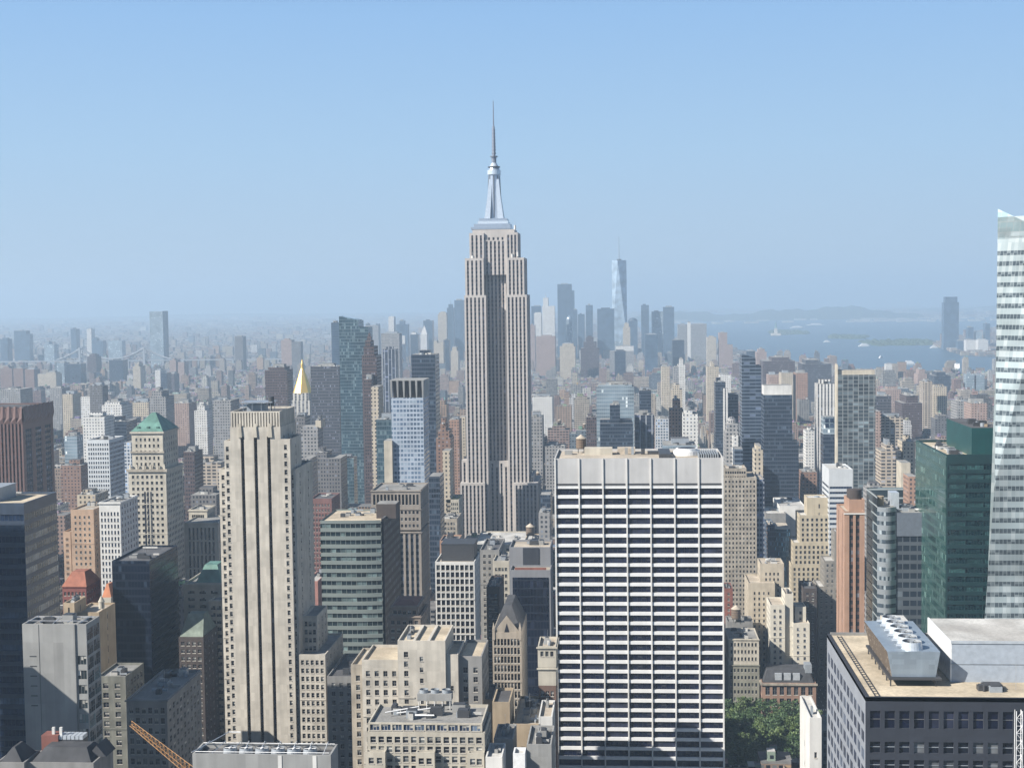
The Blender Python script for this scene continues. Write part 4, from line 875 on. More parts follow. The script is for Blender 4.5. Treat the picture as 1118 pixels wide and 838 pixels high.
for k in range(6):
    y = -12.6+k*5.1; mb = MB(); mb.cyl((0, y), 2.5, 8.3, 10.1, ALU, rb=2.2, n=24, cap=False); mb.cyl((0, y), 2.35, 8.35, 9.2, DARKM, n=24)
    for a_ in range(6): mb.bar((0, y, 9.8), (2.2*math.cos(a_*1.047), y+2.2*math.sin(a_*1.047), 9.8), .09, DARKM)
    mb.cyl((0, y), .5, 9.2, 10.0, GREYMET, n=10); mb.bar((-3.6, y, 9.0), (-2.3, y, 9.0), .5, ALU, n=6); mb.build('fan', o)
o = root('lattice_mast', (X(1115, 290), 290, 0), 'white steel lattice mast at the right edge of the picture', 'mast')
mb = MB(); zt = Z(1115, 775, 290)
for dx in (-.6, .6):
    for dy in (-.6, .6): mb.bar((dx, dy, zt-45), (dx, dy, zt), .09, WPAINT)
for k in range(30):
    z_ = zt-45+k*1.5; sgn = 1 if k % 2 else -1
    mb.bar((-.6*sgn, -.6, z_), (.6*sgn, -.6, z_+1.5), .06, WPAINT); mb.bar((-.6, -.6, z_), (.6, -.6, z_), .06, WPAINT); mb.bar((.6, -.6*sgn, z_), (.6, .6*sgn, z_+1.5), .06, WPAINT)
mb.build('lattice', o)
mb = MB(); mb.box(-2, 2, -2, 2, 0, zt-45, GREYM); mb.build('plinth', o)
# green glass tower
Yf = 640
t = px_tier(1033.5, 1080, 487, Yf, 42); zt = Z(1040, 496, Yf)
GRW = wall_mat('dark_green_metal', (0.006, 0.032, 0.035), rough=.5, amt=.12, streak=False, panel=(1.6, 4.2))
G_GRN = glass_mat('green_glass', (0.004, 0.018, 0.022), (0.04, 0.10, 0.10), .35, .15)
t = (t[0], t[1]+6, Yf, Yf+65, 0, zt)
sgF = St(n=3, ww=7.4, fh=4.15, wh=2.4, rec=.4, mx=.6, mt=3.4, glass=G_GRN, bars=(5, 0), frame=GRW, name='window_band')
GE = facade_mat('green_curtain_wall', (0.05, 0.10, 0.088), (0.02, 0.058, 0.052), sp=(0.042, .09, .08), bay=1.55, ww=.94, fh=4.15, wh=.62, rough=.1, light=(0.11, .19, .17), p=.2, wr=.25)
rt_, org = building('glass_tower', 'dark green glass tower with a tall sign-bearing penthouse left of the white faceted tower', 'office tower', [t], GRW, sgF, RF_BEIGE, St(n=0, glass=G_GRN), units=0, prot=(1000, 1080, 456, 675), lm='the dark green tower', parapet=1.2)
mb = MB(); mb.box(t[0]-.35, t[0]-.01, Yf, Yf+65, 0, zt-.4, GE); mb.build('glass_side', rt_, org)
px0 = X(1061, Yf+3); zp = Z(1061, 467, Yf+3)
mb = MB(); mb.box(px0, t[1]-.3, Yf+3, Yf+52, zt-1.2, zp, wall_mat('green_panel', (0.010, 0.060, 0.060), rough=.4, amt=.12, streak=False, panel=(3, 3.2)), top=RF_DARK); pn = mb.build('penthouse', rt_, org)
mb = MB()
for (a_, b_, c_, d_) in ((8, 21, 4.2, 7.4), (9.2, 10.2, 7.4, 8.9), (12.5, 13.3, 7.4, 8.5), (16, 17.2, 7.4, 8.6), (19.5, 20.6, 2.8, 4.2), (14, 14.8, 3.0, 4.2), (10.5, 11.4, 3.3, 4.2), (17.8, 18.6, 3.2, 4.2)):
    mb.box(px0-.3, px0-.02, Yf+54-b_*1.5, Yf+54-a_*1.5, zp-d_-2.5, zp-c_-2.5, WPAINT, bottom=True)
mb.build('sign', pn, (0, 0, 0))
roof_units(rt_, org, t[0]+1, px0-1, Yf+6, Yf+60, zt-1.2, 12, random.Random(6), [RF_LIGHT, GREYMET, DARKM]); roof_units(rt_, org, px0+1, t[1]-2, Yf+5, Yf+30, zp, 7, random.Random(8), [TAN, DARKM, GREYMET])
# white faceted glass tower (right edge)
WF = facade_mat('white_fritted_glass', (0.27, 0.31, 0.32), (0.25, 0.295, 0.305), bay=1.5, ww=.94, fh=4.1, wh=1.01, light=(0.34, 0.38, 0.385), p=.4, rough=.25, wr=.3)
o = root('faceted_tower', (X(1120, 560), 575, 0), 'white faceted glass tower with a slanting corner at the right edge', 'skyscraper'); org = tuple(o.location)
zb, zv = Z(1072, 700, 560), Z(1085, 540, 560)
LB = at(1071.5, 720, 560); V = at(1086, 530, 560); T1 = at(1089.5, 228, 582); T2 = at(1162, 262, 560)
zt_l, zt_r = T1.z, T2.z; XR, YB = 185.0, 610.0
def xleft(z): return LB.x+(V.x-LB.x)*(z-LB.z)/(V.z-LB.z)
def section(z):
    if z <= V.z: xl = xleft(max(z, 0)); return [(xl*YB/560+1, YB), (xl, 560.0), (XR, 560.0)]
    k = (z-V.z)/(T1.z-V.z)
    L_ = (V.x+(T1.x-V.x)*k, 560+22*k); R_ = (V.x+(T2.x-V.x)*k, 560.0)
    return [(L_[0]*YB/L_[1]+1, YB), L_, R_, (XR, 560.0)]
levels = []; z = 2.0
while z < T1.z-3: levels.append(z); z += 4.1
wall = MB()
def ring(mb, za, zb_, m, off=0.0):
    A, B = section(za), section(zb_)
    if len(A) != len(B): A = [A[0], A[1], A[1], A[2]] if len(A) == 3 else A
    for i in range(len(A)-1):
        if (Vector(A[i])-Vector(A[i+1])).length < .02 and (Vector(B[i])-Vector(B[i+1])).length < .02: continue
        d_ = (Vector(B[i+1])-Vector(B[i])).normalized(); n_ = Vector((d_.y, -d_.x))*off
        mb.face([(A[i][0]+n_.x, A[i][1]+n_.y, za), (A[i+1][0]+n_.x, A[i+1][1]+n_.y, za), (B[i+1][0]+n_.x, B[i+1][1]+n_.y, zb_), (B[i][0]+n_.x, B[i][1]+n_.y, zb_)], m)
zs = sorted(set([0]+levels+[V.z, T1.z-12]))
for a_, b_ in zip(zs[:-1], zs[1:]): ring(wall, a_, b_, WF)
SCREEN = facade_mat('glass_screen', (0.42, .47, .47), (0.2, .28, .3), bay=3, ww=.93, fh=4.1, wh=.93, light=(.4, .46, .48), p=.5, rough=.12)
top = section(T1.z-12); B_ = section(T1.z)
zl = [T1.z-1, T1.z, T2.z-2+0*1, T2.z-6]
for i in range(3):
    A1, A2 = top[i], top[i+1]; B1_, B2_ = B_[i], B_[i+1]
    wall.face([(A1[0], A1[1], T1.z-12), (A2[0], A2[1], T1.z-12), (B2_[0], B2_[1], zl[i+1]), (B1_[0], B1_[1], zl[i])], SCREEN)
wall.face([(XR, 560, 0), (XR, YB, 0), (XR, YB, T1.z-12), (XR, 560, T1.z-12)], WF); wall.face([(XR, YB, 0), (top[0][0]-8, YB, 0), (top[0][0], YB, T1.z-12), (XR, YB, T1.z-12)], WF)
wall.build('wall', o, org)
mb = MB(); mb.face([(p_[0], p_[1], T1.z-12) for p_ in top]+[(XR, YB, T1.z-12)], RF_GREY); mb.build('roof', o, org)
WB = facade_mat('dark_window_band', (0.24, .28, .29), (0.055, 0.07, 0.08), bay=1.5, ww=.9, fh=4.1, wh=1.01, light=(0.16, .19, .2), p=.4, rough=.12)
for z in levels[2:]:
    if z > T1.z-18: continue
    mb = MB(); ring(mb, z+1.3, z+3.05, WB, .03); mb.build('window_band', o, org)
FOOT.append((V.x-8, XR, 560, 610)); PROT.append((1072, 1118, 226, 690, 560)); LM.append((1100, 450, 'the white faceted tower'))
# ribbed beige tower right of the white slab
building('office_tower', 'beige ribbed tower with a stepped top directly right of the broad white slab', 'office tower',
  [px_tier(790, 826, 521, 1000, 34), px_tier(791, 815, 511, 1008, 20, 100), px_tier(826, 834.5, 523, 1003, 30, 0, {'m': facade_mat('bluish_bay_wall', (0.22, 0.24, 0.27), (0.03, .04, .07), bay=2.2, ww=.7, fh=3.5, wh=.5), 'st': None})], LIMED,
  St(n=9, ww=1.15, fh=3.3, wh=1.8, rec=.4, mx=.4, mt=1.4, glass=G_DARK, bars=(0, 0)), RF_TAN, units=4, prot=(788, 836, 508, 668), lm='the beige ribbed tower')
# yellow-beige stepped tower
sy = St(bay=2.9, ww=1.5, fh=3.5, wh=2.1, rec=.35, mx=.7, mt=1.6, glass=G_DARK, bars=(0, 0))
YB_ = wall_mat('yellow_beige_brick', (0.46, 0.395, 0.285), amt=.14)
Yf = 1000
a1 = px_tier(881, 908, 543, Yf+6, 16, 100, {'st': St(n=1, ww=1, fh=6, wh=3, mx=5, mt=3)}); a2 = px_tier(873, 911, 562, Yf+3, 24); a3 = px_tier(866, 911, 592, Yf+1.5, 27); a4 = px_tier(864, 911, 616, Yf, 30)
rt_, org = building('stepped_tower', 'yellow-beige stepped art-deco tower right of the beige ribbed tower', 'office tower', [a4, fix(a3, y0=Yf+1.5), fix(a2, y0=Yf+3), a1], YB_, sy, RF_LIGHT, units=1, prot=(862, 914, 540, 690), lm='the yellow-beige stepped tower', limit=100)
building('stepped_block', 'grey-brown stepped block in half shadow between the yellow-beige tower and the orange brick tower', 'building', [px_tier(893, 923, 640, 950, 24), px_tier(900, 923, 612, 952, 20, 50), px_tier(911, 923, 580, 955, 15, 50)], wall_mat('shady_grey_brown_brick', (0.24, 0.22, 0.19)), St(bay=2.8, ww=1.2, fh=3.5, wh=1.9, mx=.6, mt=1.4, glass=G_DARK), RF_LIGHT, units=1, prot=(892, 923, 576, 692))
# orange brick tower
Yf = 700
t = px_tier(922, 944, 558, Yf, 26); ct_ = px_tier(927, 944, 545, Yf+5, 16, 100, {'st': None})
so_ = St(n=2, ww=1.9, rec=.6, mx=1.7, mt=1.8, kind='strip', glass=facade_mat('dark_brown_strip', (0.10, .06, .05), (.02, .02, .025), bay=2, ww=1.01, fh=3.5, wh=.55), bars=(0, 0), name='window_strip')
rt_, org = building('brick_tower', 'narrow orange brick tower with pale corner trim and a round top', 'apartment tower', [t, ct_], ORANGE, so_, RF_TAN, units=0, prot=(921, 945, 534, 692), lm='the orange brick tower')
mb = MB(); xc = (ct_[0]+ct_[1])/2; mb.cyl((xc, Yf+13), 3.6, ct_[5]-1, ct_[5]+4, BROWND, n=24); mb.build('round_top', rt_, org)
mb = MB()
for zz in (t[5]-1.4, t[5]-66): mb.box(t[0]-.35, t[1]+.35, Yf-.35, Yf-.01, zz, zz+.6, WHITES, bottom=True)
mb.build('pale_trim', rt_, org)
# silver glass building with curved corner
Yf = 690
LG = facade_mat('slanted_line_glass', (0.34, .38, .39), (0.03, .045, .055), bay=14, ww=1.01, fh=4.4, wh=.82, rough=.12, wr=.3)
DG = facade_mat('dark_banded_glass', (0.065, .078, .092), (0.016, .022, .032), bay=3.4, ww=.86, fh=4.4, wh=.6, rough=.15, light=(.1, .12, .14))
o = root('curved_glass_tower', (X(975, Yf), Yf+15, 0), 'silver glass tower with a bright curved bay left of the dark green tower', 'office tower'); org = tuple(o.location)
xa, xb, xd = X(958, Yf), X(979, Yf), X(1000, Yf); ztp = Z(960, 541, Yf); ztc = Z(970, 553, Yf)
mb = MB(); mb.face([(xa, Yf+30, 0), (xa, Yf, 0), (xa, Yf, ztp), (xa, Yf+30, ztp)], LG); mb.face([(xa, Yf+30, 0), (xa, Yf+30, ztp), (xd, Yf+30, ztp), (xd, Yf+30, 0)][::-1], LG); mb.build('side_wall', o, org)
mb = MB(); cv = [(xa+(xb-xa)*i/10, Yf-2.6*math.sin(math.pi*i/10)) for i in range(11)]
SB = wall_mat('silver_band', (0.33, .36, .38), rough=.3, amt=.1, metal=.4, streak=False)
for i in range(10):
    p_, q_ = cv[i], cv[i+1]; mb.face([(p_[0], p_[1], 0), (q_[0], q_[1], 0), (q_[0], q_[1], ztc), (p_[0], p_[1], ztc)], SB)
mb.build('curved_wall', o, org)
for k in range(30):
    z_ = ztc-2.2-k*4.4; mb = MB()
    for i in range(10):
        p_, q_ = cv[i], cv[i+1]; mb.face([(p_[0], p_[1]-.03, z_-1.9), (q_[0], q_[1]-.03, z_-1.9), (q_[0], q_[1]-.03, z_), (p_[0], p_[1]-.03, z_)], glass_mat('bay_glass', (.05, .065, .08), (.3, .34, .36), .4))
    mb.build('window_band', o, org)
mb = MB(); mb.face([(xb, Yf, 0), (xd+4, Yf, 0), (xd+4, Yf, ztc-3), (xb, Yf, ztc-3)], DG); mb.face([(xd+4, Yf, 0), (xd+4, Yf+30, 0), (xd+4, Yf+30, ztc-3), (xd+4, Yf, ztc-3)], DG); mb.build('wall', o, org)
mb = MB(); mb.face([(xa, Yf+.2, ztc-.6)]+[(p_[0], p_[1]+.3, ztc-.6) for p_ in cv]+[(xb, Yf+30, ztc-.6), (xa, Yf+30, ztc-.6)], RF_GREY); mb.face([(xb, Yf+.1, ztc-3.1), (xd+4, Yf+.1, ztc-3.1), (xd+4, Yf+30, ztc-3.1), (xb, Yf+30, ztc-3.1)], RF_GREY); mb.build('roof', o, org)
mb = MB(); mb.box(X(972, Yf+10), X(981, Yf+10), Yf+8, Yf+16, ztc-3.5, Z(975, 537, Yf+10), ALU); mb.build('penthouse', o, org)
mb = MB(); mb.cyl((X(961, Yf+8), Yf+10), 2.2, ztc-.6, ztc+3.8, TAN, n=16); mb.build('roof_tank', o, org)
mb = MB(); mb.box(X(979, Yf)+.1, xd+4, Yf-.4, Yf-.02, ztc-14, ztc-2.8, plain('dark_plant_screen', (.12, .14, .17)), bottom=True); mb.build('plant_screen', o, org)
roof_units(o, org, xb+1, xd+3, Yf+4, Yf+26, ztc-3.1, 10, random.Random(9), [GREYMET, WPAINT, DARKM, GREYC])
FOOT.append((xa, xd+4, Yf-3, Yf+30)); PROT.append((944, 1000, 536, 680, Yf)); LM.append((970, 545, 'the silver curved glass tower'))
# white office with grey bands behind
building('office_block', 'white and grey ribbon-windowed office block behind the yellow-beige stepped tower', 'office block', [px_tier(905, 931, 512, 1000, 34)], wall_mat('grey_white_panel', (0.5, 0.52, 0.53), amt=.08), St(n=1, ww=15.4, fh=3.6, wh=1.6, rec=.3, mx=.4, mt=11, glass=G_BLUE, bars=(7, 0), name='window_band'), RF_LIGHT, St(n=1, ww=32, fh=3.6, wh=1.6, rec=.3, mx=.4, mt=11, glass=G_BLUE, bars=(9, 0), name='window_band'), units=3, prot=(891, 933, 508, 570), lm='the white and grey banded block')
# around the park
building('apartment_block', 'grey-green stone block with a pale two-storey crown at the left end of the park trees', 'building', [px_tier(795, 829, 725, 870, 30), (lambda q: (q[0]+.2, q[1]-.2, 870.2, 899, Z(810, 725, 870), q[5], {'m': TAN2}))(px_tier(795, 829, 697, 870, 30))], wall_mat('grey_olive_stone', (0.24, 0.235, 0.19)), St(n=8, ww=1.1, fh=4.4, wh=2.3, rec=.35, mx=.8, mt=1.5, glass=G_DARK, bars=(0, 0)), RF_GREY, units=5, prot=(793, 831, 690, 778), cornice=.5, lm='the pale-crowned park block')
t = px_tier(832, 891, 745, 862, 24)
sq = St(n=3, ww=5, fh=7, wh=5, rec=.6, mx=2.4, mt=1.5, glass=G_DARK, bars=(2, 1))
rt_, org = building('brick_block', 'low brown brick block with a dark skylit mansard behind the park trees', 'building', [t], wall_mat('dusty_red_brick', (0.30, 0.19, 0.14)), St(n=7, ww=2.6, fh=7, wh=5, rec=.6, mx=1.2, mt=1.5, glass=G_DARK, bars=(1, 1)), RF_DARK, units=0, prot=(830, 893, 722, 780), cornice=.9, corn_mat=LIMED)
mb = MB(); mb.frustum(((t[0]+t[1])/2, 874), (t[1]-t[0])/2-1, 10, t[5]-.5, (t[1]-t[0])/2-3.5, 7, t[5]+6.5, SLATE); mb.build('mansard_roof', rt_, org)
for k in range(3): mb = MB(); mb.box(t[0]+8+k*5.4, t[0]+12+k*5.4, 864.3, 866.4, t[5]+1, t[5]+5, ALU); mb.build('skylight', rt_, org)
mb = MB(); mb.box(t[1]-6, t[1]-2, 866, 874, t[5]+5, t[5]+10, GREYMET); mb.build('roof_unit', rt_, org)
building('loft_block', 'tall tan stone block with a blank side behind the pale-crowned park block', 'building', [px_tier(817, 846, 636, 925, 30), px_tier(830, 856, 615, 932, 20, 60)], wall_mat('tan_stone', (0.46, 0.40, 0.31)), St(n=4, ww=1.1, fh=3.6, wh=1.9, mx=2.5, mt=5, glass=G_DARK, bars=(0, 0)), RF_TAN, St(n=5, ww=1, fh=3.6, wh=1.8, mx=2, mt=4), units=4, prot=(815, 862, 608, 722), lm='the tall tan park block')
rt_, org = building('cream_block', 'bright cream stepped block with gabled bay behind the brown mansard building', 'building', [px_tier(841, 857, 660, 900, 24), px_tier(857, 866, 648, 902, 20), px_tier(866, 884, 680, 898, 24), px_tier(868, 880, 662, 906, 14, 30)], wall_mat('cream_stucco', (0.6, 0.56, 0.47), amt=.1), St(bay=3.4, ww=1.5, fh=3.7, wh=2, mx=1, mt=2, glass=G_BLUE, bars=(1, 1)), RF_TAN, units=3, prot=(840, 886, 646, 722))
small('slim dark brick block right of the bright cream stepped block', 877, 892, 642, 930, 26, BROWND, RF_DARK, st=s2, yb=722, name='loft_block')
small('red brick sliver between the white slab and the tall tan park block', 791, 800, 642, 960, 20, RED, RF_DARK, st=s2, yb=668, name='brick_block')
small('roof cluster of tanks and huts above the pale-crowned park block', 794, 822, 678, 905, 16, GREYM, RF_GREY, units=9, yb=696, name='loft_block')
q_ = at(804, 672, 903); water_tank(q_.x, 906, Z(804, 678, 905)-.8, 3.0, 'large water tank above the pale-crowned park block')
small('narrow white glazed-brick building left of the dark panelled block', 884, 897, 783, 470, 26, WHITES, RF_LIGHT, st=St(n=1, ww=.8, fh=7, wh=2, mx=1, mt=9), units=1, yb=838, name='white_block')
rt_, org = building('round_glass_tower', 'low blue glass building with a rounded corner below the dark glass tower with white cap', 'office block', [px_tier(838, 846, 573, 1120, 30)], facade_mat('blue_glass_wall', (0.06, .10, .15), (0.03, .06, .10), bay=1.6, ww=.9, fh=3.8, wh=.7, rough=.12), None, RF_TAN, units=2, prot=(836, 864, 562, 628))
mb = MB(); a_ = px_tier(846, 863, 577, 1120, 30); pts = [(a_[0]+(a_[1]-a_[0])*i/8, 1120-3.2*math.sin(math.pi*i/8)) for i in range(9)]
for i in range(8): mb.face([(pts[i][0], pts[i][1], 0), (pts[i+1][0], pts[i+1][1], 0), (pts[i+1][0], pts[i+1][1], a_[5]), (pts[i][0], pts[i][1], a_[5])], facade_mat('pale_blue_glass', (0.12, .2, .24), (0.06, .12, .15), bay=1.6, ww=.9, fh=3.8, wh=.7, rough=.12))
mb.face([(p_[0], p_[1], a_[5]-.01) for p_ in pts]+[(a_[1], 1150, a_[5]-.01), (a_[0], 1150, a_[5]-.01)], RF_TAN); mb.face([(a_[1], 1120, 0), (a_[1], 1150, 0), (a_[1], 1150, a_[5]), (a_[1], 1120, a_[5])], MC['blue_glass_wall']); mb.build('round_corner', rt_, org)
small('white low roof hall in front of the dark glass tower with white cap', 851, 879, 552, 1180, 50, WHITES, RF_LIGHT, units=5, yb=566, name='hall')
small('long grey low podium left of the white low roof hall', 836, 858, 560, 1170, 40, GREYM, RF_LIGHT, units=4, yb=566, name='hall')
# ---------------------------------------------------------------- the giant spired skyscraper
ES = wall_mat('pale_grey_limestone', (0.46, 0.425, 0.395), amt=.1)
EST = facade_mat('spandrel_strip', (0.20, 0.165, 0.165), (0.03, 0.032, 0.045), bay=1.9, ww=1.01, fh=3.75, wh=.55, p=.1)
o_e = root('skyscraper', (X(540.5, 1330), 1330, 0), 'giant stepped limestone skyscraper with silver mast and antenna in the picture centre', 'skyscraper'); org = tuple(o_e.location)
wall = MB(); strips = []; roof = MB()
def ebox(xl, xr, Yf_, Yb_, yt, zb=0.0, n=None, mt=2.2, side=True):
    a_, b_ = X(xl, Yf_, 400), X(xr-(2.5 if xr > 565 else 0), Yf_, 400); z1_ = Z(540, yt, Yf_)
    n = n or max(1, round((b_-a_-1)/3.25))
    st_ = St(n=n, ww=1.75, rec=.9, mx=.7, mt=mt, kind='strip', glass=EST, bars=(0, 0), name='window_strip')
    grid_wall(wall, (a_, Yf_), (b_, Yf_), zb, z1_, st_, ES, strips)
    stq = St(n=max(1, int((Yb_-Yf_-1)/3.4)), ww=1.75, rec=.9, mx=.7, mt=mt, kind='strip', glass=EST, bars=(0, 0), name='window_strip')
    grid_wall(wall, (b_, Yf_), (b_, Yb_), zb, z1_, stq, ES, strips if side else strips)
    wall.face([(a_, Yb_, zb), (a_, Yf_, zb), (a_, Yf_, z1_), (a_, Yb_, z1_)], ES); wall.face([(b_, Yb_, zb), (a_, Yb_, zb), (a_, Yb_, z1_), (b_, Yb_, z1_)], ES)
    roof.face([(a_, Yf_, z1_), (b_, Yf_, z1_), (b_, Yb_, z1_), (a_, Yb_, z1_)], ES)
    return a_, b_, z1_
ebox(500.5, 527.5, 1296, 1352, 527, n=6); ebox(559.5, 588, 1296, 1352, 527, n=6)
ebox(527.6, 559.4, 1306, 1350, 503, n=6)
ebox(502.5, 508.5, 1303, 1345, 502, n=1); ebox(578, 583.5, 1303, 1345, 519, n=1)
ebox(508, 531.5, 1300, 1346, 322, n=5); ebox(553.5, 578.5, 1300, 1346, 322, n=5)
core = ebox(531.6, 553.4, 1311, 1340, 262, n=5)
ebox(509.3, 529.5, 1301.5, 1344, 281.5, 150, n=4); ebox(555, 576, 1301.5, 1344, 281.5, 150, n=4)
ebox(514.5, 530.2, 1304, 1341, 254, 180, n=3); ebox(554, 569.5, 1304, 1341, 254, 180, n=3)
ebox(518, 566, 1306, 1339, 250.5, Z(540, 268, 1306), n=9, mt=7); ebox(530.3, 554, 1305, 1330, 262, Z(540, 300, 1305), n=5, mt=1)
wall.build('wall', o_e, org); roof.build('roof', o_e, org)
strips.sort(key=lambda q: (q[3] > .1, -q[0][2])); place_windows(o_e, strips, org, 100)
mb = MB()
for k in range(3):     # arched heads of the lower centre bay
    xc = X(534+k*9.2, 1306, 500); z_ = Z(540, 506, 1306); pts = [(xc-2.6, z_-3), (xc+2.6, z_-3)]+[(xc+2.6*math.cos(math.pi*j/8), z_-2+2.6*math.sin(math.pi*j/8)) for j in range(9)]
    mb.face([(p_[0], 1305.9, p_[1]) for p_ in pts], ES)
mb.build('arch', o_e, org)
MET = plain('mast_aluminium', (0.42, 0.47, 0.54), .3, .55); MET2 = plain('mast_glass_fin', (0.62, 0.68, 0.74), .25, .4)
xm = X(540.3, 1322, 250); zz = lambda y: Z(540, y, 1322)
mb = MB()
mb.box(xm-20.5, xm+15.5, 1306.5, 1338.5, zz(251), zz(248.5), MET); mb.box(xm-18, xm+15, 1308, 1336, zz(248.5), zz(245), MET); mb.box(xm-14.5, xm+13, 1310, 1334, zz(245), zz(242), MET2); mb.box(xm-13.5, xm+12, 1311, 1333, zz(242), zz(239), MET)
mb.build('stepped_base', o_e, org)
mb = MB(); mb.cyl((xm, 1322), 6.4, zz(239), zz(190), MET, rb=5.0, n=24)
for k in range(8): a_ = k*math.pi/4; mb.bar((xm+6.3*math.cos(a_), 1322+6.3*math.sin(a_), zz(238)), (xm+5.1*math.cos(a_), 1322+5.1*math.sin(a_), zz(192)), .6, DARKM)
mb.build('mast', o_e, org)
mb = MB()
for sx_ in (-1, 1):
    for sy_ in (-1, 1):
        b0, b1 = Vector((sx_*7, sy_*7)), Vector((sx_*3.6, sy_*3.6)); m0 = Vector((sx_*5, sy_*5))
        for (pa, pb, za, zb_) in ((b0, m0, zz(239), zz(218)), (m0, b1, zz(218), zz(196))):
            mb.poly([(xm+pa.x*1.25, 1322+pa.y*1.25, za), (xm+pa.x*.5, 1322+pa.y*1.25, za), (xm+pa.x*.5, 1322+pa.y*.5, za), (xm+pa.x*1.25, 1322+pa.y*.5, za), (xm+pb.x*1.25, 1322+pb.y*1.25, zb_), (xm+pb.x*.5, 1322+pb.y*1.25, zb_), (xm+pb.x*.5, 1322+pb.y*.5, zb_), (xm+pb.x*1.25, 1322+pb.y*.5, zb_)], [(0, 1, 5, 4), (1, 2, 6, 5), (2, 3, 7, 6), (3, 0, 4, 7), (4, 5, 6, 7)], MET2)
mb.build('buttress', o_e, org)
mb = MB(); mb.cyl((xm, 1322), 6.2, zz(191), zz(186), MET2, n=24); mb.cyl((xm, 1322), 5.4, zz(186), zz(183), MET, rb=4.6, n=24); mb.cyl((xm, 1322), 5.6, zz(183), zz(182), DARKM, n=24); mb.cyl((xm, 1322), 4.2, zz(182), zz(178), MET2, rb=2.4, n=24)
mb.build('dome', o_e, org)
mb = MB(); AN = plain('antenna_steel', (0.2, 0.22, 0.27), .5, .4)
mb.cyl((xm, 1322), 2.2, zz(178), zz(171), AN, n=10); mb.cyl((xm, 1322), 3.6, zz(171.5), zz(170.5), AN, n=12)
mb.cyl((xm, 1322), 1.5, zz(170), zz(138), AN, rb=1.1, n=8); 
for k in range(8): mb.cyl((xm, 1322), 2.1-.08*k, zz(168-k*3.6), zz(166.6-k*3.6), AN, n=8)
mb.cyl((xm, 1322), .65, zz(138), zz(110), AN, rb=.3, n=6); mb.build('antenna', o_e, org)
for (px_, py_) in ((563, 250), (566, 279), (560, 281), (517, 283)):
    mb = MB(); q_ = at(px_, py_, 1312); mb.cyl((q_.x, 1304), 1.0, q_.z-1, q_.z+3, WHITES, n=8); mb.bar((q_.x, 1304, q_.z+3), (q_.x, 1304, q_.z+7), .2, STEEL); mb.build('broadcast_antenna', o_e, org)
FOOT.append((X(499, 1300), X(590, 1300), 1290, 1356)); PROT.append((499, 590, 110, 592, 1296)); LM.append((541, 400, 'the giant spired skyscraper'))
